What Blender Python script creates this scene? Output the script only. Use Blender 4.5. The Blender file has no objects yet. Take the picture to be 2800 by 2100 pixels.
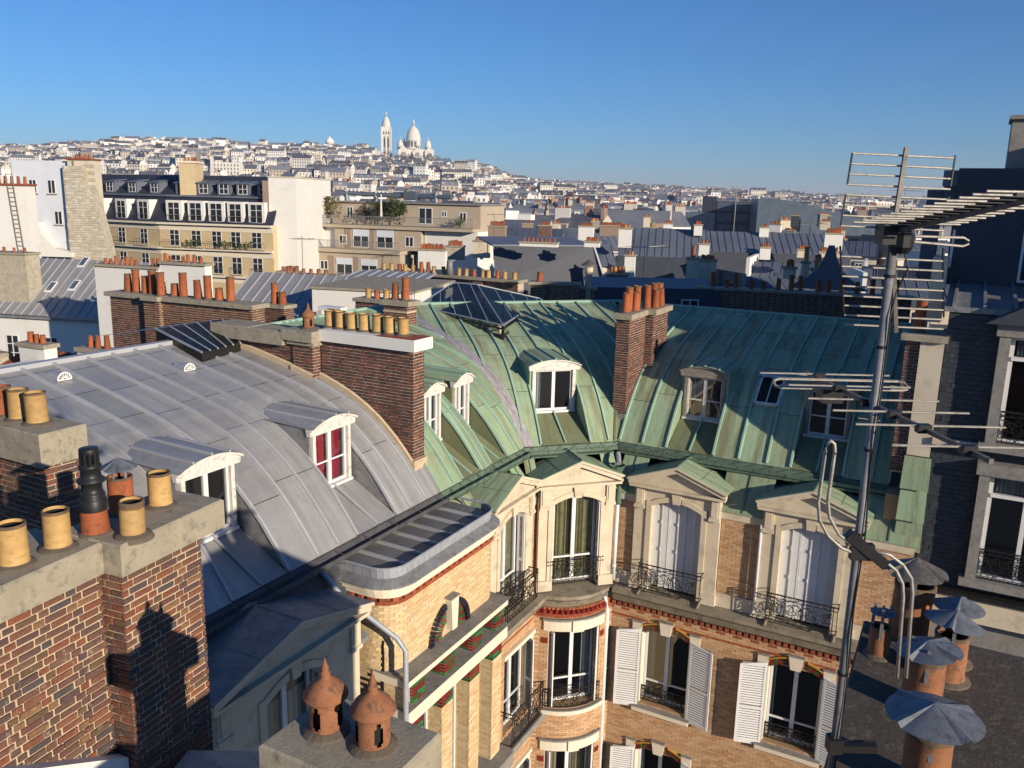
import bpy, math, random
from mathutils import Vector, Matrix
random.seed(11)
R = math.radians
SC = bpy.context.scene
COL = SC.collection

# ------------------------------------------------------------------ camera, sky, sun, exposure
PITCH, ROLL = R(12.45), R(1.3)
_f = Vector((0, math.cos(PITCH), -math.sin(PITCH)))
_u0 = Vector((0, math.sin(PITCH), math.cos(PITCH)))
_r = math.cos(ROLL) * Vector((1, 0, 0)) + math.sin(ROLL) * _u0
_u = -math.sin(ROLL) * Vector((1, 0, 0)) + math.cos(ROLL) * _u0
cam_data = bpy.data.cameras.new('camera')
cam = bpy.data.objects.new('camera', cam_data)
COL.objects.link(cam)
cam.matrix_world = Matrix(((_r.x, _u.x, -_f.x, 0), (_r.y, _u.y, -_f.y, 0), (_r.z, _u.z, -_f.z, 0), (0, 0, 0, 1)))
cam_data.sensor_width = 36.0
cam_data.lens = 36.0 * 2310 / 2800
cam_data.clip_start = 0.1
cam_data.clip_end = 60000
SC.camera = cam

SUN_AZ, SUN_EL = R(132), R(15.0)          # direction the light travels (in plan), elevation
sd = Vector((math.cos(SUN_AZ) * math.cos(SUN_EL), math.sin(SUN_AZ) * math.cos(SUN_EL), -math.sin(SUN_EL)))
W = bpy.data.worlds.new('World'); SC.world = W; W.use_nodes = True
wn = W.node_tree; wn.nodes.clear()
wo = wn.nodes.new('ShaderNodeOutputWorld'); bg = wn.nodes.new('ShaderNodeBackground'); sky = wn.nodes.new('ShaderNodeTexSky')
sky.sky_type = 'NISHITA'; sky.sun_disc = False
sky.sun_elevation = SUN_EL
to_sun = -sd
sky.sun_rotation = math.atan2(to_sun.x, to_sun.y)
sky.altitude = 60; sky.air_density = 1.0; sky.dust_density = 0.0; sky.ozone_density = 9.0
bg.inputs['Strength'].default_value = 0.102
wn.links.new(sky.outputs[0], bg.inputs[0]); wn.links.new(bg.outputs[0], wo.inputs[0])
sun_data = bpy.data.lights.new('sun', 'SUN'); sun_data.energy = 5.0; sun_data.angle = R(0.5); sun_data.color = (1.0, 0.87, 0.70)
sun = bpy.data.objects.new('sun', sun_data); COL.objects.link(sun)
sun.rotation_euler = sd.to_track_quat('-Z', 'Y').to_euler()
SC.cycles.diffuse_bounces = 1; SC.cycles.glossy_bounces = 2; SC.cycles.max_bounces = 8; SC.cycles.transparent_max_bounces = 12
SC.view_settings.view_transform = 'Standard'; SC.view_settings.look = 'None'
HAZE = 0.00012
SC.view_settings.exposure = 0.25; SC.view_settings.gamma = 1.0; SC.view_settings.use_curve_mapping = False

# ------------------------------------------------------------------ materials
MATS = {}
def _nodes(name):
    m = bpy.data.materials.new(name); m.use_nodes = True
    nt = m.node_tree
    return m, nt, nt.nodes['Principled BSDF']
def _mix(nt, fac, a, b, mode='MIX'):
    n = nt.nodes.new('ShaderNodeMix'); n.data_type = 'RGBA'; n.blend_type = mode
    for sock, v in ((0, fac), (6, a), (7, b)):
        if isinstance(v, bpy.types.NodeSocket): nt.links.new(v, n.inputs[sock])
        elif sock == 0: n.inputs[0].default_value = v
        else: n.inputs[sock].default_value = (v[0], v[1], v[2], 1)
    return n.outputs[2]
def _noise(nt, scale, detail=4, rough=.6, vec=None, mapping=None, coord='Object'):
    n = nt.nodes.new('ShaderNodeTexNoise'); n.inputs['Scale'].default_value = scale
    n.inputs['Detail'].default_value = detail; n.inputs['Roughness'].default_value = rough
    tc = nt.nodes.new('ShaderNodeTexCoord'); src = tc.outputs[coord]
    if mapping:
        mp = nt.nodes.new('ShaderNodeMapping'); mp.inputs['Scale'].default_value = mapping
        nt.links.new(src, mp.inputs[0]); src = mp.outputs[0]
    nt.links.new(src, n.inputs['Vector'])
    return n.outputs[0]
def _ramp(nt, fac, stops, interp='LINEAR'):
    n = nt.nodes.new('ShaderNodeValToRGB'); cr = n.color_ramp; cr.interpolation = interp
    while len(cr.elements) > 1: cr.elements.remove(cr.elements[-1])
    for i, (p, c) in enumerate(stops):
        e = cr.elements[0] if i == 0 else cr.elements.new(p)
        e.position = p; e.color = (c[0], c[1], c[2], 1) if hasattr(c, '__len__') else (c, c, c, 1)
    nt.links.new(fac, n.inputs[0])
    return n.outputs[0]
def _rand(nt):
    g = nt.nodes.new('ShaderNodeNewGeometry'); oi = nt.nodes.new('ShaderNodeObjectInfo')
    a = nt.nodes.new('ShaderNodeMath'); a.operation = 'ADD'
    nt.links.new(g.outputs['Random Per Island'], a.inputs[0]); nt.links.new(oi.outputs['Random'], a.inputs[1])
    fr = nt.nodes.new('ShaderNodeMath'); fr.operation = 'FRACT'; nt.links.new(a.outputs[0], fr.inputs[0])
    return fr.outputs[0]
def _bump(nt, p, h, strength, dist):
    b = nt.nodes.new('ShaderNodeBump'); b.inputs['Strength'].default_value = strength; b.inputs['Distance'].default_value = dist
    nt.links.new(h, b.inputs['Height']); nt.links.new(b.outputs[0], p.inputs['Normal'])
def mat(name, base, alt=None, scale=3.0, rough=.8, metal=0.0, bump=.0, bscale=None, spots=None, coord='Object', mapping=None, spot_scale=None, tone=0.0):
    """plain surface: two tones mixed by noise, optional dirt spots, fine bump, small tone shift from piece to piece"""
    m, nt, p = _nodes(name)
    alt = alt or tuple(c * .8 for c in base)
    nz = _noise(nt, scale, 5, .65, mapping=mapping, coord=coord)
    c = _mix(nt, _ramp(nt, nz, [(.35, 0), (.65, 1)]), base, alt)
    if spots:
        n2 = _noise(nt, spot_scale or scale * 2.7, 6, .7, mapping=mapping, coord=coord)
        c = _mix(nt, _ramp(nt, n2, [(.52, 0), (.68, 1)]), c, spots)
    if tone:
        c = _mix(nt, tone, c, _ramp(nt, _rand(nt), [(0, .25), (1, 1.0)]), 'MULTIPLY')
    nt.links.new(c, p.inputs['Base Color'])
    p.inputs['Roughness'].default_value = rough; p.inputs['Metallic'].default_value = metal
    p.inputs['Specular IOR Level'].default_value = .35
    if bump: _bump(nt, p, _noise(nt, bscale or scale * 8, 5, .7, coord=coord), bump, .01)
    MATS[name] = m
    return m
def brick_mat(name, cols, rough=.85, dirt=(.05, .04, .035), dirt_amt=.5, spec=.3, bump=.4, smear=None):
    m, nt, p = _nodes(name)
    rr = _rand(nt)
    c = _ramp(nt, rr, [(i / len(cols), cc) for i, cc in enumerate(cols)], 'CONSTANT')
    n1 = _noise(nt, 22, 5, .7)
    c = _mix(nt, _ramp(nt, n1, [(.45, 0), (.75, dirt_amt)]), c, dirt)
    n2 = _noise(nt, 1.1, 3, .6)
    c = _mix(nt, _ramp(nt, n2, [(.5, 0), (.75, dirt_amt * .6)]), c, dirt)
    nt.links.new(c, p.inputs['Base Color'])
    p.inputs['Roughness'].default_value = rough; p.inputs['Specular IOR Level'].default_value = spec
    if smear:
        n3 = _noise(nt, 7.5, 6, .8)
        c2 = _mix(nt, _ramp(nt, n3, [(.57, 0), (.66, .75)]), c, smear); n4 = _noise(nt, 95, 3, .6)
        c2 = _mix(nt, _ramp(nt, n4, [(.55, 0), (.75, .5)]), c2, dirt); nt.links.new(c2, p.inputs['Base Color'])
    if bump: _bump(nt, p, _noise(nt, 60, 4, .7), bump, .012)
    MATS[name] = m
    return m
def metal_sheet(name, base, alt, stain, stain2, rough=.5, metal=.25, amt=.7, spec=.4, spread=.09):
    """weathered roofing metal: tone by sheet, streaks that run down the slope (uv: x along the eave, y up the slope)"""
    m, nt, p = _nodes(name)
    nz = _noise(nt, .9, 4, .6, coord='UV')
    c = _mix(nt, _ramp(nt, nz, [(.35, 0), (.7, 1)]), base, alt)
    rnd = _rand(nt)
    def shifted(v, lo, hi):                 # some sheets are far more stained than their neighbours
        mr = nt.nodes.new('ShaderNodeMapRange'); mr.inputs[3].default_value = lo; mr.inputs[4].default_value = hi; nt.links.new(rnd, mr.inputs[0])
        ad = nt.nodes.new('ShaderNodeMath'); ad.operation = 'ADD'; nt.links.new(v, ad.inputs[0]); nt.links.new(mr.outputs[0], ad.inputs[1]); return ad.outputs[0]
    st = _noise(nt, 1.0, 5, .7, coord='UV', mapping=(4.2, .32, 1))
    c = _mix(nt, _ramp(nt, shifted(st, -spread, spread), [(.48, 0), (.68, amt)]), c, stain)
    st2 = _noise(nt, 1.0, 5, .75, coord='UV', mapping=(7.5, .5, 1.7))
    c = _mix(nt, _ramp(nt, shifted(st2, spread, -spread), [(.56, 0), (.74, amt * .8)]), c, stain2)
    bl = _noise(nt, 2.6, 6, .75, coord='UV', mapping=(1, .6, 1))
    c = _mix(nt, _ramp(nt, bl, [(.55, 0), (.78, amt * .55)]), c, tuple(x * .55 for x in stain))
    fine = _noise(nt, 14, 6, .75, coord='UV')
    c = _mix(nt, _ramp(nt, fine, [(.4, 0), (.8, .35)]), c, tuple(x * .6 for x in base))
    c = _mix(nt, .42, c, _ramp(nt, rnd, [(0, .4), (1, 1.0)]), 'MULTIPLY')
    nt.links.new(c, p.inputs['Base Color'])
    p.inputs['Roughness'].default_value = rough; p.inputs['Metallic'].default_value = metal; p.inputs['Specular IOR Level'].default_value = spec
    _bump(nt, p, _noise(nt, 1.7, 3, .6, coord='UV'), .35, .06)
    MATS[name] = m
    return m
def glass_mat(name, tint=(.75, .8, .82), gl=(.9, .95, 1), base_reflect=.06, rough=.02):
    m = bpy.data.materials.new(name); m.use_nodes = True; nt = m.node_tree; nt.nodes.clear()
    o = nt.nodes.new('ShaderNodeOutputMaterial'); mx = nt.nodes.new('ShaderNodeMixShader')
    t = nt.nodes.new('ShaderNodeBsdfTransparent'); t.inputs[0].default_value = (*tint, 1)
    g = nt.nodes.new('ShaderNodeBsdfGlossy'); g.inputs[0].default_value = (*gl, 1); g.inputs['Roughness'].default_value = rough
    fr = nt.nodes.new('ShaderNodeFresnel'); ge = nt.nodes.new('ShaderNodeNewGeometry')
    io = nt.nodes.new('ShaderNodeMapRange'); io.inputs[3].default_value = 1.55; io.inputs[4].default_value = 1 / 1.55      # a thin pane looks the same from both sides
    nt.links.new(ge.outputs['Backfacing'], io.inputs[0]); nt.links.new(io.outputs[0], fr.inputs['IOR'])
    ad = nt.nodes.new('ShaderNodeMath'); ad.operation = 'ADD'; ad.inputs[1].default_value = base_reflect; ad.use_clamp = True
    nt.links.new(fr.outputs[0], ad.inputs[0]); nt.links.new(ad.outputs[0], mx.inputs[0])
    nt.links.new(t.outputs[0], mx.inputs[1]); nt.links.new(g.outputs[0], mx.inputs[2]); nt.links.new(mx.outputs[0], o.inputs[0])
    MATS[name] = m
    return m

metal_sheet('zinc', (.47, .465, .45), (.39, .385, .375), (.28, .27, .25), (.50, .50, .49), rough=.42, metal=.2, amt=.65)
metal_sheet('lead_sheet', (.25, .25, .25), (.20, .20, .20), (.15, .145, .14), (.28, .28, .28), rough=.5, metal=.15, amt=.5)
metal_sheet('zinc_batten', (.56, .565, .58), (.50, .505, .52), (.30, .30, .31), (.46, .47, .49), rough=.5, metal=.15, amt=.4)
metal_sheet('copper', (.35, .50, .32), (.43, .51, .31), (.19, .17, .09), (.30, .22, .12), rough=.7, metal=.0, amt=.85, spec=.2, spread=.13)
metal_sheet('copper_apron', (.25, .31, .17), (.21, .21, .11), (.16, .125, .07), (.33, .21, .10), rough=.7, metal=.0, amt=.9, spec=.25)
metal_sheet('copper_batten', (.40, .60, .47), (.35, .55, .42), (.20, .27, .17), (.33, .47, .37), rough=.65, metal=.0, amt=.4, spec=.25)
mat('copper_dark', (.09, .15, .105), (.13, .19, .135), 3, .65, spots=(.06, .065, .045))
mat('lead', (.30, .30, .30), (.20, .20, .21), 2.5, .55, .2, .2, spots=(.14, .14, .14))
mat('gutter_dark', (.10, .10, .105), (.06, .06, .065), 3, .6)
mat('lead_light', (.42, .44, .47), (.33, .35, .38), 5, .5, .2, .1)
mat('valley_metal', (.58, .55, .56), (.22, .19, .20), 4, .6, .1, .2, coord='UV', mapping=(5, .5, 1), spots=(.12, .10, .105), spot_scale=6)
mat('stone', (.70, .60, .44), (.62, .52, .37), 2.2, .85, 0, .15, spots=(.47, .40, .30), spot_scale=2.0)
mat('stone_bright', (.78, .70, .55), (.73, .64, .49), 2.5, .85, 0, .1)
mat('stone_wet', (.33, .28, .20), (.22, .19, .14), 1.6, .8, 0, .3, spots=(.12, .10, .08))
mat('concrete', (.40, .35, .25), (.31, .27, .20), 3.5, .95, 0, .5, 40, spots=(.20, .18, .14), spot_scale=9)
mat('collar', (.17, .135, .10), (.12, .095, .07), 9, .95, 0, .5, 40)
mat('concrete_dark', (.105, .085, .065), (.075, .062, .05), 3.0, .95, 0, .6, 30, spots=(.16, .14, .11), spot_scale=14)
mat('mortar_light', (.60, .47, .31), (.50, .385, .25), 6, .95, 0, .4, 60)
mat('mortar_dark', (.60, .48, .38), (.50, .40, .31), 5, .95, 0, .4, 60, spots=(.27, .22, .17))
mat('mortar_buff', (.42, .27, .15), (.34, .22, .12), 3, .95)
mat('render_white', (.79, .77, .71), (.76, .73, .66), .35, .9, 0, .1, spots=(.72, .68, .61), spot_scale=.8)
mat('render_cream', (.66, .58, .44), (.60, .52, .39), .9, .9, 0, .1, spots=(.52, .45, .34))
mat('white_paint', (.80, .79, .76), (.74, .73, .70), 4, .5)
mat('old_paint', (.74, .71, .65), (.66, .62, .56), 6, .7, 0, .3, 50, spots=(.42, .37, .31), spot_scale=9)
mat('old_wood', (.33, .29, .24), (.22, .19, .15), 9, .85, 0, .6, 40, spots=(.10, .085, .07))
mat('terracotta', (.46, .135, .05), (.38, .105, .04), 5, .75, 0, .15, spots=(.20, .07, .035), tone=.45)
mat('terracotta_old', (.34, .145, .065), (.25, .10, .05), 7, .85, 0, .3, spots=(.11, .065, .045))
mat('ochre_pot', (.60, .38, .14), (.50, .30, .11), 5, .65, 0, .15, spots=(.40, .24, .09), tone=.3, mapping=(1, 1, 2.2), spot_scale=9)
mat('pot_rim', (.20, .125, .065), (.10, .07, .045), 9, .85)
mat('soot', (.012, .011, .01), (.02, .018, .016), 8, .95)
mat('iron', (.020, .018, .017), (.03, .027, .025), 8, .5, .3)
mat('galvanized', (.28, .28, .285), (.20, .205, .21), 9, .6, .3, .15, spots=(.20, .17, .13))
mat('hat_zinc', (.20, .215, .235), (.15, .165, .185), 6, .55, .25, .2, spots=(.10, .105, .115), spot_scale=14)
mat('aluminium', (.44, .415, .37), (.33, .31, .27), 16, .5, .4, spots=(.20, .17, .13))
mat('antenna_boom', (.21, .19, .165), (.13, .115, .10), 12, .6, .5, spots=(.28, .25, .21))
mat('black_plastic', (.013, .013, .014), (.022, .022, .023), 10, .45)
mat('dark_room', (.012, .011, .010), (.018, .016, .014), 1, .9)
mat('curtain_red', (.50, .02, .06), (.40, .015, .045), 3, .8)
mat('curtain_olive', (.36, .32, .13), (.24, .20, .10), 5, .9)
mat('curtain_white', (.55, .55, .52), (.42, .42, .40), 5, .9)
mat('curtain_beige', (.45, .36, .25), (.35, .27, .18), 5, .9)
mat('slate', (.058, .064, .073), (.042, .047, .055), 4, .55, 0, .2, spots=(.10, .11, .12), tone=.35)
mat('slate_far', (.055, .062, .08), (.045, .05, .065), 1.5, .6)
mat('stone_grey', (.30, .28, .25), (.23, .215, .19), 3, .85, 0, .2, spots=(.16, .15, .13))
mat('asphalt', (.05, .05, .05), (.04, .04, .042), .3, .9)
mat('rubble', (.52, .46, .34), (.40, .35, .26), 2, .95, 0, .5, 6, spots=(.28, .24, .18))
brick_mat('brick_near', [(.22, .095, .062), (.17, .085, .065), (.13, .075, .07), (.17, .10, .055), (.26, .105, .06), (.15, .09, .055), (.19, .09, .06), (.21, .10, .07), (.17, .08, .062), (.15, .085, .07), (.24, .085, .052), (.20, .11, .075), (.27, .095, .052), (.14, .075, .065), (.28, .15, .075), (.105, .085, .085)], dirt=(.05, .04, .036), dirt_amt=.7, bump=.8, smear=(.42, .33, .24))
brick_mat('brick_brown', [(.21, .075, .05), (.155, .066, .046), (.125, .058, .042), (.10, .052, .04), (.175, .075, .05), (.135, .055, .04), (.085, .05, .04)], dirt_amt=.5, smear=(.32, .24, .18))
brick_mat('brick_buff', [(.58, .355, .19), (.62, .39, .225), (.53, .31, .16), (.60, .38, .21), (.65, .425, .25), (.48, .265, .14), (.57, .34, .18)], dirt=(.38, .24, .13), dirt_amt=.3, rough=.7, bump=.2)
brick_mat('brick_yellow', [(.70, .52, .28), (.73, .55, .31), (.66, .48, .25), (.75, .58, .35), (.69, .50, .27), (.64, .43, .24)], dirt=(.50, .36, .18), dirt_amt=.25, rough=.55, bump=.15)
brick_mat('brick_red', [(.36, .09, .04), (.40, .11, .05), (.30, .075, .035)], dirt_amt=.3, rough=.65)
brick_mat('glazed_red', [(.20, .02, .015), (.25, .03, .02), (.16, .016, .014)], dirt_amt=.15, rough=.22, spec=.6, bump=.1)
brick_mat('glazed_green', [(.02, .13, .035), (.03, .19, .05), (.015, .10, .03)], dirt_amt=.15, rough=.22, spec=.6, bump=.1)
brick_mat('glazed_blue', [(.012, .012, .03), (.018, .016, .035), (.010, .010, .022)], dirt_amt=.1, rough=.22, spec=.6, bump=.1)
brick_mat('glazed_yellow', [(.55, .30, .05), (.50, .26, .04)], dirt_amt=.15, rough=.3, spec=.5, bump=.1)
glass_mat('pane_glass')
glass_mat('roof_glass', tint=(.22, .24, .23), gl=(.34, .36, .35), base_reflect=.02, rough=.3)

# ------------------------------------------------------------------ objects
def tag(o, label=None, cat=None, group=None, kind=None):
    if label: o['label'] = label
    if cat: o['category'] = cat
    if group: o['group'] = group
    if kind: o['kind'] = kind
    return o
def thing(name, label, cat, loc=(0, 0, 0), rz=0, group=None):
    o = bpy.data.objects.new(name, None); COL.objects.link(o)
    o.location = loc; o.rotation_euler = (0, 0, rz); o.empty_display_size = .1
    return tag(o, label, cat, group, 'thing')
def link_mesh(name, me, parent=None, loc=None, rot=None, scale=None):
    o = bpy.data.objects.new(name, me); COL.objects.link(o)
    if parent is not None: o.parent = parent
    if loc is not None: o.location = loc
    if rot is not None: o.rotation_euler = rot
    if scale is not None: o.scale = scale
    return o
def copy_tree(o, parent=None):
    c = o.copy(); COL.objects.link(c)
    if parent is not None: c.parent = parent
    for ch in o.children: copy_tree(ch, c)
    return c

IDENT = lambda s, o, z: (s, o, z)
class MB:
    """collects faces in frame coordinates (s along a wall, o outwards, z up)"""
    def __init__(self, fr=IDENT):
        self.v = []; self.f = []; self.uv = None; self.fr = fr; self.mi = []; self.cur = 0; self.sm = []; self.smooth = False
    def add(self, pts, faces, local=False):
        n = len(self.v)
        self.v += [tuple(p) if local else self.fr(*p) for p in pts]
        for f in faces:
            self.f.append(tuple(n + i for i in f)); self.mi.append(self.cur); self.sm.append(self.smooth)
        return self
    def box(self, s0, s1, o0, o1, z0, z1):
        p = [(s0, o0, z0), (s1, o0, z0), (s1, o1, z0), (s0, o1, z0), (s0, o0, z1), (s1, o0, z1), (s1, o1, z1), (s0, o1, z1)]
        return self.add(p, [(0, 3, 2, 1), (4, 5, 6, 7), (0, 1, 5, 4), (1, 2, 6, 5), (2, 3, 7, 6), (3, 0, 4, 7)])
    def prism(self, poly, o0, o1):
        """poly of (s, z) extruded in o"""
        n = len(poly)
        p = [(s, o0, z) for s, z in poly] + [(s, o1, z) for s, z in poly]
        return self.add(p, [tuple(range(n)), tuple(range(2 * n - 1, n - 1, -1))] + [(i, (i + 1) % n, n + (i + 1) % n, n + i) for i in range(n)])
    def sprism(self, poly, s0, s1):
        """poly of (o, z) extruded in s"""
        n = len(poly)
        p = [(s0, o, z) for o, z in poly] + [(s1, o, z) for o, z in poly]
        return self.add(p, [tuple(range(n)), tuple(range(2 * n - 1, n - 1, -1))] + [(i, (i + 1) % n, n + (i + 1) % n, n + i) for i in range(n)])
    def zprism(self, poly, z0, z1):
        n = len(poly)
        p = [(s, o, z0) for s, o in poly] + [(s, o, z1) for s, o in poly]
        return self.add(p, [tuple(range(n)), tuple(range(2 * n - 1, n - 1, -1))] + [(i, (i + 1) % n, n + (i + 1) % n, n + i) for i in range(n)])
    def quad(self, a, b, c, d):
        return self.add([a, b, c, d], [(0, 1, 2, 3)])
    def slab(self, a, b, c, d, t):
        """quad thickened downwards"""
        lo = [(p[0], p[1], p[2] - t) for p in (a, b, c, d)]
        return self.add([a, b, c, d] + lo, [(0, 1, 2, 3), (7, 6, 5, 4), (0, 4, 5, 1), (1, 5, 6, 2), (2, 6, 7, 3), (3, 7, 4, 0)])
    def lathe(self, c, prof, n=20, cap=True, a0=0):
        s, o, z = c; pts = []; fs = []
        for r, h in prof:
            for i in range(n):
                t = a0 + 2 * math.pi * i / n
                pts.append((s + r * math.cos(t), o + r * math.sin(t), z + h))
        for k in range(len(prof) - 1):
            for i in range(n):
                j = (i + 1) % n
                fs.append((k * n + i, k * n + j, (k + 1) * n + j, (k + 1) * n + i))
        if cap:
            fs.append(tuple(range(n - 1, -1, -1))); fs.append(tuple((len(prof) - 1) * n + i for i in range(n)))
        return self.add(pts, fs)
    def tube(self, path, r, n=8, closed=False, cap=True):
        pts = [Vector(self.fr(*p)) for p in path]; m = len(pts); out = []; fs = []
        up = Vector((0, 0, 1))
        rr = r if hasattr(r, '__len__') else [r] * m
        for i, p in enumerate(pts):
            a = pts[(i - 1) % m] if (closed or i > 0) else p
            b = pts[(i + 1) % m] if (closed or i < m - 1) else p
            t = (b - a).normalized()
            ref = up if abs(t.dot(up)) < .95 else Vector((1, 0, 0))
            x = t.cross(ref).normalized(); y = t.cross(x).normalized()
            for k in range(n):
                th = 2 * math.pi * (k + .5) / n
                q = p + (x * math.cos(th) + y * math.sin(th)) * rr[i]
                out.append(q)
        for i in range(m if closed else m - 1):
            j = (i + 1) % m
            for k in range(n):
                l = (k + 1) % n
                fs.append((i * n + k, i * n + l, j * n + l, j * n + k))
        if cap and not closed:
            fs.append(tuple(range(n - 1, -1, -1))); fs.append(tuple((m - 1) * n + k for k in range(n)))
        return self.add(out, fs, local=True)
    def bar(self, a, b, w, h=None):
        """rectangular bar between two points"""
        return self.tube([a, b], (w if h is None else max(w, h)) * .7071, 4)
    def mesh(self, name, mats, uvs=None):
        me = bpy.data.meshes.new(name)
        me.from_pydata(self.v, [], self.f)
        for m in (mats if isinstance(mats, (list, tuple)) else [mats]):
            me.materials.append(MATS[m] if isinstance(m, str) else m)
        if any(self.mi): me.polygons.foreach_set('material_index', self.mi)
        if any(self.sm): me.polygons.foreach_set('use_smooth', self.sm)
        if uvs:
            l = me.uv_layers.new(name='UVMap')
            flat = []
            for lp in me.loops: flat += uvs[lp.vertex_index]
            l.data.foreach_set('uv', flat)
        me.validate(); me.update()
        return me
    def build(self, name, mats, parent=None, uvs=None):
        return link_mesh(name, self.mesh(name, mats, uvs), parent)

def unit_box(name, m):
    return MB().box(-.5, .5, -.5, .5, -.5, .5).mesh(name, m)
def lerp(a, b, t): return a + (b - a) * t
def smooth_all(me):
    me.polygons.foreach_set('use_smooth', [True] * len(me.polygons))

# bricks: openings subtracted per course; the largest-showing ones are objects, the others one joined part
def brick_spans(s0, s1, z0, z1, pitch, length, joint, openings, rng, header=False):
    out = []; row = 0; z = z1
    while z - pitch > z0 - 1e-6:
        zb, zt = z - pitch + joint, z
        iv = [(s0, s1)]
        for (a, b, c, d) in openings:
            if zt > c and zb < d:
                nv = []
                for x, y in iv:
                    if b <= x or a >= y: nv.append((x, y)); continue
                    if a > x: nv.append((x, a))
                    if b < y: nv.append((b, y))
                iv = nv
        for x, y in iv:
            pos = x; first = True
            k = 0
            while pos < y - .02:
                L = length if (not header or (k + row) % 2 == 0) else length * .5
                if first and row % 2: L = L * .5
                first = False; k += 1
                e = min(pos + L, y)
                if y - e < .04: e = y
                if e - pos > .03: out.append((pos, e - (joint if e < y else 0), zb, zt))
                pos = e
        z -= pitch; row += 1
    return out
# ------------------------------------------------------------------ the courtyard building: local x = a (along the right facade), y = -b
BANG = R(-28); BO = (1.365, 23.457, 0)
def new_b(name, label, cat, group=None):
    return thing(name, label, cat, BO, BANG, group)
def frame(a0, b0, ea, eb, oa, ob):
    return lambda s, o, z: (a0 + s * ea + o * oa, -(b0 + s * eb + o * ob), z)
q2 = 2 ** -.5
AB = lambda a, b, z: (a, -b, z)
FR = frame(0, 0, 1, 0, 0, 1)                 # right facade
FW = frame(.2, 0, 0, 1, 1, 0)                # left wing facade
FC = frame(.95, .95, q2, -q2, q2, q2)        # chamfered corner
FBAY = frame(1.0, 0, 0, 1, 1, 0)             # projecting bay of the left wing
bld = new_b('apartment_building', 'buff brick courtyard apartment building with stone dormers under green copper and grey zinc roofs', 'building')
_PB = {}
def brick_objects(spans, fr, o_face, depth, m, parent, limit, rng, name='brick', jit=.004, prefer=None, rough=False):
    """largest/nearest ones become objects sharing one mesh per size class, others join"""
    idx = list(range(len(spans)))
    if prefer: idx.sort(key=lambda i: prefer(spans[i]))
    single = set(idx[:limit])
    rest = MB(fr)
    ex = Vector(fr(1, 0, 0)) - Vector(fr(0, 0, 0)); ang = math.atan2(ex.y, ex.x)
    for i, (a, b, c, d) in enumerate(spans):
        pr = rng.uniform(-jit, jit); zz = rng.uniform(-.0015, .0015)
        if i in single:
            w = round(b - a, 2); h = round(d - c, 3); key = (m, w, h, depth)
            if key not in _PB:
                e = .006
                mb = MB(); W2, H2, D = w / 2, h / 2, depth
                p = [(-W2, 0, -H2), (W2, 0, -H2), (W2, 0, H2), (-W2, 0, H2), (-W2 + e, D, -H2 + e), (W2 - e, D, -H2 + e), (W2 - e, D, H2 - e), (-W2 + e, D, H2 - e),
                     (-W2, D - e, -H2), (W2, D - e, -H2), (W2, D - e, H2), (-W2, D - e, H2)]
                mb.add(p, [(4, 5, 6, 7), (0, 1, 9, 8), (1, 2, 10, 9), (2, 3, 11, 10), (3, 0, 8, 11), (8, 9, 5, 4), (9, 10, 6, 5), (10, 11, 7, 6), (11, 8, 4, 7)])
                _PB[key] = mb.mesh('brick', m)
            eo = Vector(fr(0, 1, 0)) - Vector(fr(0, 0, 0))
            flip = (ex.x * eo.y - ex.y * eo.x) < 0
            o = link_mesh(name, _PB[key], parent, fr((a + b) / 2, o_face - depth + pr, (c + d) / 2 + zz), (rng.uniform(-.01, .01), rng.uniform(-.02, .02) if rough else 0, ang + rng.uniform(-.006, .006)))
            kx, kz = (rng.uniform(.94, 1.01), rng.uniform(.90, 1.06)) if rough else (1, 1)
            o.scale = (kx, -1 if flip else 1, kz)
        else:
            if rough: a, b, c, d = a + rng.uniform(-.002, .008), b - rng.uniform(-.002, .008), c + rng.uniform(-.003, .004), d - rng.uniform(-.003, .004)
            rest.box(a, b, o_face - depth + pr, o_face + pr, c, d)
    if rest.f:
        o = rest.build(name + '_courses' if name == 'brick' else name + 's', m, parent); o['kind'] = 'stuff'
    return single
def wall_cells(s0, s1, z0, z1, openings):
    zs = sorted({z0, z1, *[min(max(o[2], z0), z1) for o in openings], *[min(max(o[3], z0), z1) for o in openings]})
    res = []
    for c, d in zip(zs, zs[1:]):
        if d - c < 1e-5: continue
        iv = [(s0, s1)]
        for (a, b, e, f) in openings:
            if e < d - 1e-6 and f > c + 1e-6:
                nv = []
                for x, y in iv:
                    if b <= x or a >= y: nv.append((x, y)); continue
                    if a > x: nv.append((x, a))
                    if b < y: nv.append((b, y))
                iv = nv
        res += [(x, y, c, d) for x, y in iv]
    return res
rng = random.Random(5)

# ---- roofs: profile by distance d from the eave
HD = [0, .33, .66, 1.0, 1.42, 1.8, 2.2, 2.65, 3.1, 3.65, 4.2, 4.8, 5.4, 6.0, 6.6]
HZ = [-6.85, -6.41, -6.0, -5.64, -5.27, -5.01, -4.79, -4.60, -4.44, -4.295, -4.16, -4.025, -3.90, -3.76, -3.62]
def hz(d):
    if d <= 0: return HZ[0] + d * 1.33
    for i in range(len(HD) - 1):
        if d <= HD[i + 1]:
            return lerp(HZ[i], HZ[i + 1], (d - HD[i]) / (HD[i + 1] - HD[i]))
    return HZ[-1] - (d - 6.6) * .3
def arc(d):                               # length along the slope
    n = max(1, int(d / .2)); L = 0
    for i in range(n):
        a, b = d * i / n, d * (i + 1) / n
        L += math.hypot(b - a, hz(b) - hz(a))
    return L
def nrm(d):
    e = .05; dz = (hz(d + e) - hz(max(0, d - e))) / (e + min(e, d)); l = math.hypot(1, dz)
    return (-dz / l, 1 / l)               # (in d, in z)
RW = frame(-.55, 0, 0, 1, 1, 0)
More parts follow.
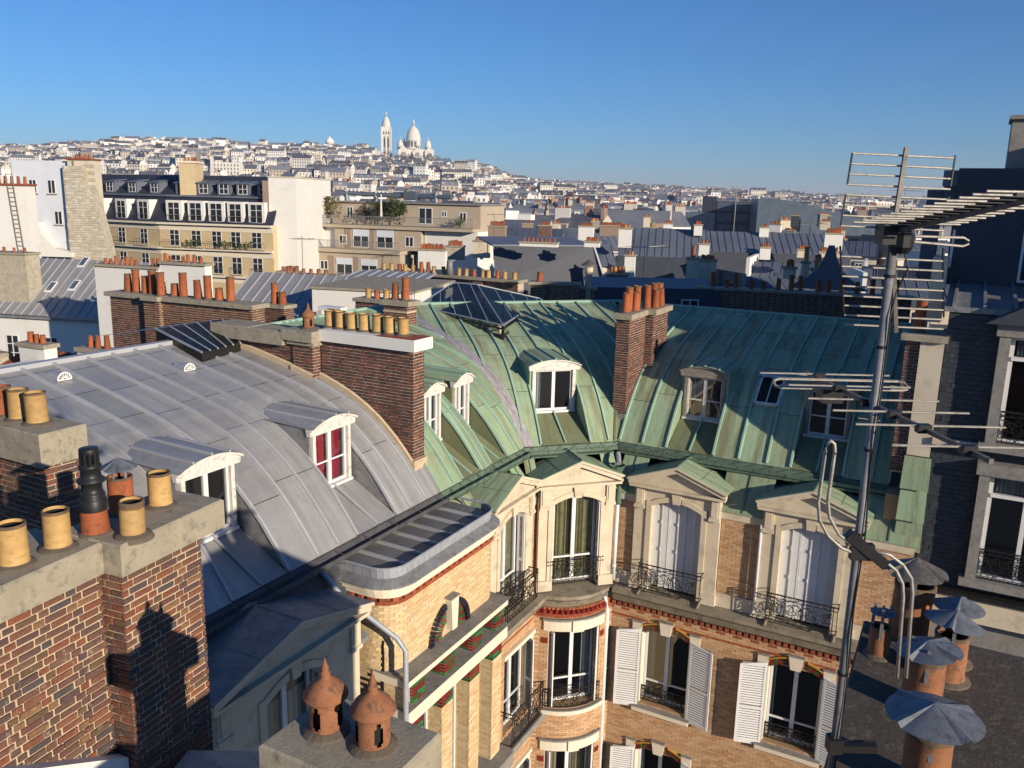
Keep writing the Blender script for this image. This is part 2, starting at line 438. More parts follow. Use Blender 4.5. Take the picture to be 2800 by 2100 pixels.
RR = frame(0, -.99, 1, 0, 0, 1)
RC = frame(.225, .225, q2, -q2, q2, q2)
def sheet(fr, sa, sb, d0, d1, lo, hi, m, parent, name='roof_sheet'):
    """one metal sheet between battens sa..sb and slope distances d0..d1, cut at the valleys lo(d)..hi(d); its lower edge laps 9 mm over the sheet below"""
    ds = [d0] + [x for x in HD if d0 + .02 < x < d1 - .02] + [d1]
    pts = []; uv = []; fs = []
    for k, d in enumerate(ds):
        l, r = max(sa, lo(d)), min(sb, hi(d))
        if r < l: r = l = (sa if lo(d) < sa else sb) if False else min(max(lo(d), sa), sb)
        nd, nz = nrm(d); up = .006 if k == 0 else .003
        sag = -.004
        for t in (0, .5, 1):
            s = lerp(l, r, t); q = up + (sag if t == .5 else 0)
            pts.append((s, -(d + nd * q), hz(d) + nz * q)); uv.append((s, arc(d)))
    n = len(ds)
    for k in range(n - 1):
        for t in (0, 1):
            fs.append((k * 3 + t, k * 3 + t + 1, k * 3 + t + 4, k * 3 + t + 3))
    mb = MB(fr); mb.add(pts, fs)
    me = mb.mesh(name, m, uv)
    return link_mesh(name, me, parent)
def batten(fr, sfun, d0, d1, m, parent, w=.033, h=.055, name='batten'):
    n = max(2, int((d1 - d0) / .3)); pts = []; fs = []; uv = []
    for k in range(n + 1):
        d = lerp(d0, d1, k / n); nd, nz = nrm(d); s = sfun(d)
        for ds_, q in ((-w, 0), (-w * .75, h), (w * .75, h), (w, 0)):
            pts.append((s + ds_, -(d + nd * q), hz(d) + nz * q)); uv.append((s + ds_, arc(d)))
    for k in range(n):
        for t in range(3):
            fs.append((k * 4 + t, k * 4 + t + 1, k * 4 + t + 5, k * 4 + t + 4))
    fs += [(0, 1, 2, 3), (n * 4 + 3, n * 4 + 2, n * 4 + 1, n * 4)]
    return link_mesh(name, MB(fr).add(pts, fs).mesh(name, m, uv), parent)

def lay_roof(fr, lines, lo, hi, dorm, m, mb_, parent, seed, dtop=6.6, rows=(0, 1.05, 2.35, 3.6, 4.9, 6.15, 6.6), lineskip=()):
    """lines: batten positions; dorm: list of (s0, s1) bays whose lower part is cut open up to d = 2.1"""
    rg = random.Random(seed)
    for i in range(len(lines) - 1):
        sa, sb = lines[i], lines[i + 1]; mid = (sa + sb) / 2
        dm = [d for d in dorm if d[0] - .01 <= sa and sb <= d[1] + .01]
        start = 1.9 if dm else 0.0
        sh = rg.uniform(-.18, .18) if not dm else 0
        rr = [start] + [r + sh for r in rows[1:-1] if r + sh > start + .35] + [dtop]
        for d0, d1 in zip(rr, rr[1:]):
            ok = any(max(sa, lo(d)) < min(sb, hi(d)) - .03 for d in (d0, (d0 + d1) / 2, d1))
            if ok: sheet(fr, sa, sb, d0 + (.009 if d0 > start else 0), d1, lo, hi, m, parent)
    for i, s in enumerate(lines):
        dm = [d for d in dorm if d[0] + .02 < s < d[1] - .02]
        start = 2.7 if dm else 0.03
        ds = [start + k * .05 for k in range(int((dtop - start) / .05) + 1)]
        ds = [d for d in ds if lo(d) + .02 < s < hi(d) - .02]
        if len(ds) > 4: batten(fr, lambda d, s=s: s, ds[0], ds[-1], mb_, parent)
NEG = lambda d: -99.0
POS = lambda d: 99.0
# zinc wing
zinc_roof = tag(MB(AB).box(-7.15, -6.95, 4.0, 15.6, -3.70, -3.57).build('roof', 'zinc_batten', bld), 'grey zinc mansard roof with raised battens')
ZL = [5.42, 6.0, 6.61, 7.11, 7.80, 8.49, 9.08, 9.69, 10.48, 11.17, 11.86, 12.5, 13.1, 13.7, 14.4, 15.1, 15.6]
ZD = [(7.11, 8.49), (10.48, 11.86), (13.7, 15.1)]
lay_roof(RW, ZL, NEG, POS, ZD, 'zinc', 'zinc_batten', zinc_roof, 3)
# copper roofs
copper_roof = tag(MB(AB).tube([(-7.15, 4.0, -3.62), (-7.15, -1.73, -3.62)], .06, 6).build('roof', 'copper_batten', bld), 'green copper mansard roof streaked brown')
GL_ = [5.4, 4.75, 4.38, 3.46, 3.2, 2.95, 2.05, 1.55, 1.0, .3, -.4, -1.1, -1.8]
GL = sorted(GL_)
GD = [(3.46, 4.38), (2.05, 2.95)]
lay_roof(RW, GL, lambda d: 1 - .414 * d + .09, POS, GD, 'copper', 'copper_batten', copper_roof, 4)
CLN = [-3.9, -3.2, -2.5, -1.8, -1.1, -.62, .13, .88, 1.45, 2.1, 2.8, 3.5, 4.2]
lay_roof(RC, CLN, lambda d: -1.096 - .414 * d + .09, lambda d: 1.718 + .414 * d - .05, [(-.62, .88)], 'copper', 'copper_batten', copper_roof, 5)
RL = [-1.3, -.6, .1, .8, 1.5, 2.19, 2.9, 3.6, 4.24, 4.94, 5.69, 6.31, 7.0, 7.62, 8.3, 8.72]
lay_roof(RR, RL, lambda d: 1.44 - .414 * d + .05, POS, [(2.9, 4.24), (6.31, 7.62)], 'copper', 'copper_batten', copper_roof, 6)
# valley flashings
def valley(fr, sfun, w0, w1, m, parent, d1=6.2):
    n = 16; pts = []; fs = []; uv = []
    for k in range(n + 1):
        d = d1 * k / n; s = sfun(d); w = lerp(w0, w1, k / n); nd, nz = nrm(d)
        for t, q in ((-1, .02), (-.5, .045), (0, .018), (.5, .045), (1, .02)):
            pts.append((s + t * w, -(d + nd * q), hz(d) + nz * q)); uv.append((t * .3, arc(d)))
    for k in range(n):
        for t in range(4): fs.append((k * 5 + t, k * 5 + t + 1, k * 5 + t + 6, k * 5 + t + 5))
    return link_mesh('valley_flashing', MB(fr).add(pts, fs).mesh('valley_flashing', m, uv), parent)
valley(RC, lambda d: -1.05 - .414 * d, .23, .16, 'valley_metal', copper_roof)
valley(RC, lambda d: 1.70 + .414 * d, .12, .06, 'copper_apron', copper_roof)
# ridge rolls and the far slopes
MB(AB).tube([(-.55 - 6.6, -1.73, -3.6), (-1.29, -7.59, -3.6)], .055, 6).build('ridge_roll', 'copper_batten', copper_roof)
MB(AB).tube([(-1.29, -7.59, -3.6), (8.72, -7.59, -3.6)], .055, 6).build('ridge_roll', 'copper_batten', copper_roof)
mb = MB(AB)
mb.quad((-7.15, 15.6, -3.63), (-7.15, -1.73, -3.63), (-12, -1.73, -6.5), (-12, 15.6, -6.5))
mb.quad((-7.15, -1.73, -3.63), (-1.29, -7.59, -3.63), (-1.29, -13, -6.5), (-12, -1.73, -6.5))
mb.quad((-1.29, -7.59, -3.63), (8.72, -7.59, -3.63), (8.72, -13, -6.5), (-1.29, -13, -6.5))
mb.build('back_slope', 'copper_dark', copper_roof)
# bodies below the roofs (solid core, keeps light out)
mb = MB(AB)
mb.zprism([(-6.8, 15.6), (-1.4, 15.6), (-1.4, 1.2), (-1.4, .4), (.5, -1.6), (1.2, -1.9), (8.7, -1.9), (8.7, -7.2), (-1.3, -7.2), (-6.8, -1.7)], -26.5, -6.75)
mb.build('core', 'dark_room', bld)
MB(AB).box(8.70, 9.55, -7.6, -.42, -26.5, -6.9).build('gable_wall', 'brick_buff', bld)

# gutters with hooks
def gutter(fr, s0, s1, m, drop=.0, step=.42):
    g = MB(fr)
    g.sprism([(-.02, -6.86), (.02, -6.88), (.05, -7.0), (.24, -7.0), (.24, -6.93), (.26, -6.93), (.26, -7.02), (.03, -7.03), (-.03, -6.95)], s0, s1)
    go = g.build('gutter', m, bld)
    s = s0 + .2
    while s < s1:
        hk = MB(fr); hk.tube([(s, 0, -6.87), (s, .262, -6.925), (s, .268, -7.10), (s, .02, -7.17)], .007, 4)
        hk.build('gutter_hook', 'antenna_boom', go); s += step
    return go
gutter(RR, 1.44, 8.72, 'copper_dark'); gutter(RC, -1.09, 1.71, 'copper_dark'); gutter(RW, 1.0, 5.4, 'copper_dark'); gutter(RW, 5.42, 15.6, 'gutter_dark', step=.9)
# deck between the gutter and the facade
def deck(fr, s0, s1, o_in, o_out, z_in, z_out, m):
    mb = MB(fr); mb.slab((s0, o_in, z_in), (s1, o_in, z_in), (s1, o_out, z_out), (s0, o_out, z_out), .03)
    return mb.build('deck_sheet', m, bld)

# ---- copper / zinc dormers cut into the slope
def dormer(fr, s0, s1, zs, style):
    """front wall at d = 1.2 between s0 and s1; apron below runs straight to the gutter, cheeks fill between it and the curved roof"""
    m_sheet, m_trim, m_frame, m_hood = style[:4]; curtain = style[4]
    D = 1.22; z_sill, z_head = -6.14, -4.92; c = (s0 + s1) / 2; hw = (s1 - s0) / 2; p = .13
    root = MB(fr).prism([(s0 + p - .06, z_sill - .06), (s1 - p + .06, z_sill - .06), (s1 - p + .06, z_sill), (s0 + p - .06, z_sill)], -D - .05, -D + .09).build('dormer', m_frame, bld)
    ap = MB(fr); n = 2; uv = []
    for k in range(n):
        a, b = lerp(s0 + .02, s1 - .02, k / n) + .006, lerp(s0 + .02, s1 - .02, (k + 1) / n) - .006
        ap.add([(a, 0.0, -6.84), (b, 0.0, -6.84), (b, -D, z_sill - .03), (a, -D, z_sill - .03)], [(0, 1, 2, 3)])
        uv += [(a, 0), (b, 0), (b, 1.4), (a, 1.4)]
    link_mesh('apron_sheet', ap.mesh('apron_sheet', style[5], uv), root)
    MB(fr).tube([(c, -.02, -6.80), (c, -D + .05, z_sill - .0)], .03, 4).build('batten', m_trim, root)
    for s in (s0, s1):
        ck = []; n = 9
        for k in range(n + 1):
            d = 2.25 * k / n
            ck.append((d, hz(d) + .03))
        sgn = 1 if s == s0 else -1
        poly = [(-d, z) for d, z in ck] + [(-2.25, z_sill - .1), (-D, z_sill - .1)]
        chm = MB(fr).sprism(poly, s - .012, s + .012)
        o = chm.build('cheek', style[6], root)
        batten(fr, lambda d, s=s: s, .02, 2.2, m_trim, root, .035, .06)
    # front: posts, window, head board with curved pediment
    for s in (s0 + p - .05, s1 - p - .04):
        MB(fr).box(s, s + .09, -D - .10, -D + .05, z_sill, z_head + .05).build('post', style[7], root)
    MB(fr).box(s0 - .0, s0 + p - .05, -D - 1.2, -D, z_sill - .1, z_head + .16).build('side_wall', style[6], root)
    MB(fr).box(s1 - p + .05, s1, -D - 1.2, -D, z_sill - .1, z_head + .16).build('side_wall', style[6], root)
    n = 12; top = []
    for k in range(n + 1):
        t = k / n; s = lerp(s0 - .06, s1 + .06, t); top.append((s, z_head + .16 + .17 * math.sin(math.pi * t) ** .8))
    MB(fr).prism([(s1 + .03, z_head), (s0 - .03, z_head)] + top, -D - .02, -D + .09).build('head_board', style[7], root)
    MB(fr).prism([(s, z - .045) for s, z in reversed(top)] + top, -D + .05, -D + .15).build('head_moulding', style[7], root)
    # hood of two sheets with a ridge that runs back into the roof
    hd = MB(fr); uv = []
    for k in range(n + 1):
        s, z = top[k]
        zb = z - .11; dback = 1.6
        while hz(dback) < zb + .14 and dback < 4.2: dback += .05
        hd.add([(s, -D + .19, z + .01), (s, -dback, zb + .16)], []); uv += [(s, 0), (s, 2)]
    hd.f = [(2 * k, 2 * k + 2, 2 * k + 3, 2 * k + 1) for k in range(n)]; hd.mi = [0] * n; hd.sm = [False] * n
    link_mesh('hood', hd.mesh('hood', style[8], uv), root)
    for t in (.22, .5, .78):
        k = t * n; i = int(k); s, z = lerp(top[i][0], top[min(n, i + 1)][0], k - i), lerp(top[i][1], top[min(n, i + 1)][1], k - i)
        dbk = 1.6
        while hz(dbk) < z + .03 and dbk < 4.2: dbk += .05
        MB(fr).tube([(s, -D + .17, z + .03), (s, -dbk, z + .06)], .028, 4).build('hood_batten', m_trim, root)
    w0, w1 = s0 + p + .03, s1 - p - .03
    wn_ = MB(fr)
    fw = .055
    wn_.box(w0, w1, -D - .09, -D - .03, z_sill + .0, z_sill + fw); wn_.box(w0, w1, -D - .09, -D - .03, z_head - fw, z_head)
    for s in (w0, (w0 + w1) / 2 - .045, (w0 + w1) / 2 + .005, w1 - fw):
        wn_.box(s, s + fw * .9, -D - .092, -D - .028, z_sill + .001, z_head - .001)
    if style[9]:
        wn_.box(w0 + .03, w1 - .03, -D - .075, -D - .045, (z_sill + z_head) / 2 - .1, (z_sill + z_head) / 2 - .065)
    win = wn_.build('window', m_frame, bld)
    for a, b in ((w0, (w0 + w1) / 2), ((w0 + w1) / 2, w1)):
        MB(fr).quad((a + .04, -D - .06, z_sill + .04), (b - .04, -D - .06, z_sill + .04), (b - .04, -D - .06, z_head - .04), (a + .04, -D - .06, z_head - .04)).build('pane', 'pane_glass', win)
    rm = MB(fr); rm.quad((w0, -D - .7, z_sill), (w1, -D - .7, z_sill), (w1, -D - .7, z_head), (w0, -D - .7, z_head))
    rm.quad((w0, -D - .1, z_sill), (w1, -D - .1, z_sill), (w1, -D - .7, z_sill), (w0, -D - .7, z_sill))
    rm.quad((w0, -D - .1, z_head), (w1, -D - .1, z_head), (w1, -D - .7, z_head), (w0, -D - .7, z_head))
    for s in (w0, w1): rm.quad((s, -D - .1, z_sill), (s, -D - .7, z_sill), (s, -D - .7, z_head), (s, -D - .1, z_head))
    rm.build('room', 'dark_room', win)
    if curtain:
        drape(fr, win, curtain[0], w0 + .03 + (w1 - w0) * curtain[1], w0 + (w1 - w0) * curtain[2] - .03, -D - .17, z_sill + .03, z_head - .03, amp=.045)
    return root
def drape(fr, parent, m, s0, s1, o, z0, z1, folds=None, amp=.03):
    n = max(8, int((s1 - s0) / .02)); pts = []; fs = []
    for k in range(n + 1):
        s = lerp(s0, s1, k / n); q = o + amp * math.sin(s * 55 + 1.3 * math.sin(s * 17))
        pts += [(s, q, z0), (s, q, z1)]
    for k in range(n): fs.append((2 * k, 2 * k + 2, 2 * k + 3, 2 * k + 1))
    return MB(fr).add(pts, fs).build('curtain', m, parent)
ZST = ['zinc', 'zinc_batten', 'white_paint', 'zinc', ('curtain_red', 0, 1), 'zinc', 'lead', 'old_paint', 'zinc', True]
dormer(RW, 7.11, 8.49, 0, ZST)
dormer(RW, 10.48, 11.86, 0, ZST[:4] + [None] + ZST[5:9] + [False])
dormer(RW, 13.7, 15.1, 0, ZST[:4] + [None] + ZST[5:9] + [False])
GST = ['copper', 'copper_batten', 'white_paint', 'copper', None, 'copper_apron', 'copper_apron', 'old_paint', 'copper', True]
dormer(RW, 3.46, 4.38, 0, GST); dormer(RW, 2.05, 2.95, 0, GST)
dormer(RC, -.62, .88, 0, ['copper', 'copper_batten', 'white_paint', 'copper', ('curtain_white', 0, .22), 'copper_apron', 'copper', 'old_paint', 'copper', False])
dormer(RR, 2.9, 4.24, 0, ['copper', 'copper_batten', 'old_paint', 'copper', ('curtain_beige', 0, .5), 'copper_apron', 'copper', 'old_wood', 'copper', True])
dormer(RR, 6.31, 7.62, 0, ['copper', 'copper_batten', 'old_paint', 'copper', None, 'copper_apron', 'copper', 'old_wood', 'copper', True])
# small top-hung roof light between the two right dormers
def roof_light():
    d0, d1, s0, s1 = 1.15, 2.05, 4.98, 5.66
    def pt(s, d, q): nd, nz = nrm(d); return (s, -(d + nd * q), hz(d) + nz * q)
    fr_ = MB(RR)
    for a, b, c, d in ((s0, s0 + .06, d0, d1), (s1 - .06, s1, d0, d1), ((s0 + s1) / 2 - .015, (s0 + s1) / 2 + .015, d0, d1), (s0, s1, d0, d0 + .05), (s0, s1, d1 - .05, d1)):
        P = [pt(a, c, 0), pt(b, c, 0), pt(b, d, 0), pt(a, d, 0), pt(a, c, .09), pt(b, c, .09), pt(b, d, .09), pt(a, d, .09)]
        fr_.add(P, [(4, 5, 6, 7), (0, 1, 5, 4), (1, 2, 6, 5), (2, 3, 7, 6), (3, 0, 4, 7)])
    o = fr_.build('roof_light', 'old_paint', bld)
    MB(RR).quad(pt(s0 + .04, d0, .06), pt(s1 - .04, d0, .06), pt(s1 - .04, d1, .06), pt(s0 + .04, d1, .06)).build('pane', 'roof_glass', o)
    mb = MB(RR); n = 10; pts = []
    for k in range(n + 1):
        s = lerp(s0 - .12, s1 + .1, k / n); w = .04 * math.sin(k * 2.1)
        pts += [pt(s, d1 - .12 + w, .11), pt(s, d1 + .12, .05)]
    mb.add(pts, [(2 * k, 2 * k + 2, 2 * k + 3, 2 * k + 1) for k in range(n)]).build('flashing', 'lead_light', o)
roof_light()
# half-round vents in the zinc
def vent(s, d):
    nd, nz = nrm(d); mb = MB(RW); n = 10; pts = []; fs = []
    base = hz(d)
    for k in range(n + 1):
        t = math.pi * k / n
        pts += [(s + .15 * math.cos(t), -d, base + .02 + .15 * math.sin(t)), (s + .13 * math.cos(t), -d - .42, base + .03 + .13 * math.sin(t))]
    fs = [(2 * k, 2 * k + 2, 2 * k + 3, 2 * k + 1) for k in range(n)]
    o = mb.add(pts, fs).build('roof_vent', 'lead_light', zinc_roof)
    g = MB(RW)
    for k in range(8):
        t = math.pi * (k + .5) / 8
        g.bar((s + .035 * math.cos(t), -d + .012, base + .02 + .035 * math.sin(t)), (s + .14 * math.cos(t), -d + .012, base + .02 + .14 * math.sin(t)), .016)
    g.tube([(s + .15 * math.cos(math.pi * k / 12), -d + .012, base + .02 + .15 * math.sin(math.pi * k / 12)) for k in range(13)], .018, 6)
    g.bar((s - .15, -d + .012, base + .02), (s + .15, -d + .012, base + .02), .018)
    g.build('grille', 'white_paint', zinc_roof)
vent(10.8, 5.6); vent(8.25, 4.9)
# ------------------------------------------------------------------ facades of the courtyard building
def arch_z(t, z_spring, rise): return z_spring + rise * (1 - (2 * t - 1) ** 2)
def casement(fr, c, hw, o, z0, z_spring, rise, m='white_paint', rail=.28, curtains=(), glass='pane_glass', name='window', parent=None):
    """pair of casements with an arched head, dark room behind"""
    n = 10; f = .06
    w = MB(fr)
    w.box(c - hw, c - hw + f, o - .06, o, z0, z_spring + .02); w.box(c + hw - f, c + hw, o - .06, o, z0, z_spring + .02)
    w.box(c - .055, c + .055, o - .055, o + .012, z0 + .002, z_spring + rise - .01)
    w.box(c - hw + .004, c + hw - .004, o - .058, o - .002, z0 + .001, z0 + .09)
    if rail:
        zr = z0 + (z_spring - z0) * rail
        w.box(c - hw + .004, c + hw - .004, o - .05, o - .006, zr, zr + .05)
    for k in range(n):
        a, b = k / n, (k + 1) / n
        za, zb = arch_z(a, z_spring, rise), arch_z(b, z_spring, rise)
        sa, sb = lerp(c - hw, c + hw, a), lerp(c - hw, c + hw, b)
        w.prism([(sa, za - f), (sb, zb - f), (sb, zb), (sa, za)], o - .06, o)
    win = w.build(name, m, parent or bld)
    for a, b in ((c - hw + f * .6, c - .04), (c + .04, c + hw - f * .6)):
        pl = [(a, o - .03, z0 + .05), (b, o - .03, z0 + .05)] + [(lerp(b, a, k / 5), o - .03, arch_z((lerp(b, a, k / 5) - c + hw) / (2 * hw), z_spring, rise) - .03) for k in range(6)]
        MB(fr).add(pl, [tuple(range(len(pl)))]).build('pane', glass, win)
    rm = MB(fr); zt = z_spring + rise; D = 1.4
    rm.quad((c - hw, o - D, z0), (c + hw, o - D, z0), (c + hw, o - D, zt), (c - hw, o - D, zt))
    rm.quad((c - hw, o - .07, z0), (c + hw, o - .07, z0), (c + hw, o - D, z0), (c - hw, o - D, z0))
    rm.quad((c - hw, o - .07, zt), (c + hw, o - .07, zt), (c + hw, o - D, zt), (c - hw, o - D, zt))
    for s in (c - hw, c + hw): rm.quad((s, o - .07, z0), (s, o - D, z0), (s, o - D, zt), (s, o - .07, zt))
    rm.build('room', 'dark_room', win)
    for m_, t0, t1 in curtains:
        drape(fr, win, m_, c - hw + 2 * hw * t0, c - hw + 2 * hw * t1, o - .16, z0 + .03, z_spring + .02)
    return win
def scroll(cx, cz, r, turns, start, sgn, n=22):
    return [(cx + sgn * (r * (1 - .8 * k / n)) * math.cos(start + turns * 2 * math.pi * k / n), cz + (r * (1 - .8 * k / n)) * math.sin(start + turns * 2 * math.pi * k / n)) for k in range(n + 1)]
def railing(fr, s0, s1, ofun, z0, z1, ret=0.0, parent=None, knobs=False):
    mb = MB(fr); T = .011
    def line(pts, r=T, n=4): mb.tube([(s, ofun(s), z) for s, z in pts], r, n)
    n = 8
    row = lambda z: [(lerp(s0, s1, k / n), z) for k in range(n + 1)]
    line(row(z1), .019, 6); line(row(z1 - .11), .012); line(row(z0), .015); line(row(z0 + .10), .010)
    w = s1 - s0; c = (s0 + s1) / 2; h = z1 - z0
    for s in (s0, s0 + .10, s1 - .10, s1): line([(s, z0 - .03), (s, z1 + .01)], .013)
    for k in range(int(w / .085)):                      # small rings between the double bars
        s = s0 + .06 + k * .085
        if s < s1 - .04 and k % 2 == 0:
            line([(s + .032 * math.cos(t * math.pi / 5), z0 + .05 + .032 * math.sin(t * math.pi / 5)) for t in range(11)], .007)
            line([(s + .038 * math.cos(t * math.pi / 5), z1 - .055 + .038 * math.sin(t * math.pi / 5)) for t in range(11)], .007)
    zc = (z0 + .10 + z1 - .11) / 2; hh = (h - .21) / 2
    for m_ in (-1, 1):                                  # scrolls, mirrored about the middle
        for dx, dz, r, tr, st in ((.10, .35, .5, 1.4, -2.2), (.10, -.45, .42, 1.3, 2.2), (.30, .1, .62, 1.6, 3.1), (.44, -.4, .42, 1.3, 1.5), (.52, .42, .42, 1.4, -1.0), (.68, -.05, .6, 1.6, 0.3), (.80, .5, .3, 1.2, 2.8), (.82, -.5, .32, 1.2, -2.0)):
            pts = scroll(c + m_ * dx * w * .5, zc + dz * hh, r * hh, tr, st, m_)
            line(pts, .009)
        line([(c + m_ * t * w * .42, zc + hh * .75 * math.sin(t * 7.5)) for t in [i / 18 for i in range(19)]], .010)
    line([(c + .06 * math.cos(t * math.pi / 6), zc + .09 * math.sin(t * math.pi / 6)) for t in range(13)], .010)
    line([(c, z0 + .1), (c, zc - .09)], .010); line([(c, zc + .09), (c, z1 - .11)], .010)
    if ret:
        for s in (s0, s1):
            for z, r in ((z1, .017), (z1 - .11, .011), (z0, .013)):
                mb.tube([(s, ofun(s), z), (s, ofun(s) - ret, z)], r, 4)
    if knobs:
        for s, e in ((s0, -1), (s1, 1)):
            for z in (z1, z1 - .11, z0, z0 + .10):
                mb.tube([(s, ofun(s), z), (s + e * .08, ofun(s), z)], .012, 4); mb.tube([(s + e * .05, ofun(s), z), (s + e * .07, ofun(s), z), (s + e * .10, ofun(s), z)], [.012, .03, .012], 6)
    return mb.build('railing', 'iron', parent or bld)
def shutter(fr, hinge, sgn, z0, z1, w, o, ang, name='shutter', arch=0.0):
    """louvred leaf hinged at s = hinge, opening towards sgn, swung out by ang"""
    ca, sa = math.cos(ang), math.sin(ang)
    g = lambda u, t, z: fr(hinge + sgn * (u * ca - t * sa), o + u * sa + t * ca, z)
    mb = MB(g); t = .035
    top = lambda u: z1 + arch * (1 - (u / w)) ** 1.0 * .0 + arch * (u / w)
    for a, b in ((0, .065), (w - .065, w)):
        mb.prism([(a, z0), (b, z0), (b, top(b)), (a, top(a))], 0, t)
    mb.box(.066, w - .066, .001, t - .001, z0 + .001, z0 + .10)
    mb.prism([(.066, z1 - .10), (w - .066, z1 - .10), (w - .066, top(w - .066)), (.066, top(.066))], .001, t - .001)
    zm = z0 + (z1 - z0) * .44
    mb.box(.066, w - .066, .001, t - .001, zm - .045, zm + .045)
    ob = mb.build(name, 'white_paint', bld)
    sl = None; z = z0 + .125; k = 0
    while z < z1 - .12:
        if abs(z - zm) > .065:
            m = MB(g); m.add([(.066, .030, z - .022), (w - .066, .030, z - .022), (w - .066, .012, z + .016), (.066, .012, z + .016), (.066, .036, z - .018), (w - .066, .036, z - .018), (w - .066, .018, z + .022), (.066, .018, z + .022)],
                             [(4, 5, 6, 7), (0, 3, 2, 1), (0, 1, 5, 4), (3, 7, 6, 2)])
            m.build('slat', 'white_paint', ob)
        z += .072
    MB(g).quad((.06, .004, z0 + .05), (w - .06, .004, z0 + .05), (w - .06, .004, z1 - .05), (.06, .004, z1 - .05)).build('backing', 'old_wood', ob)
    return ob
def closed_shutters(fr, c, hw, o, z0, z_spring, rise, leaves=6):
    for k in range(leaves):
        a, b = lerp(c - hw, c + hw, k / leaves) + .004, lerp(c - hw, c + hw, (k + 1) / leaves) - .004
        mb = MB(fr)
        za, zb = arch_z((a - c + hw) / 2 / hw, z_spring, rise) - .02, arch_z((b - c + hw) / 2 / hw, z_spring, rise) - .02
        oo = o + (.018 if k % 2 else 0)
        mb.prism([(a, z0), (a + .03, z0), (a + .03, za), (a, za)], oo - .03, oo); mb.prism([(b - .03, z0), (b, z0), (b, zb), (b - .03, zb)], oo - .03, oo)
        z = z0 + .04
        mb.box(a + .03, b - .03, oo - .028, oo - .018, z0, min(za, zb))
        while z < min(za, zb) - .05:
            mb.sprism([(oo - .02, z + .030), (oo - .002, z), (oo - .002, z + .008), (oo - .016, z + .034)], a + .031, b - .031); z += .042
        for zz in (z0 + .25, z0 + 1.1, z0 + 1.9): mb.box(a - .012, a + .012, oo, oo + .014, zz, zz + .09)
        mb.build('shutter', 'white_paint', bld)
    MB(fr).box(c - hw - .1, c + hw + .1, o - .12, o - .05, z0 - .05, z_spring + rise + .1).build('backing', 'dark_room', bld)
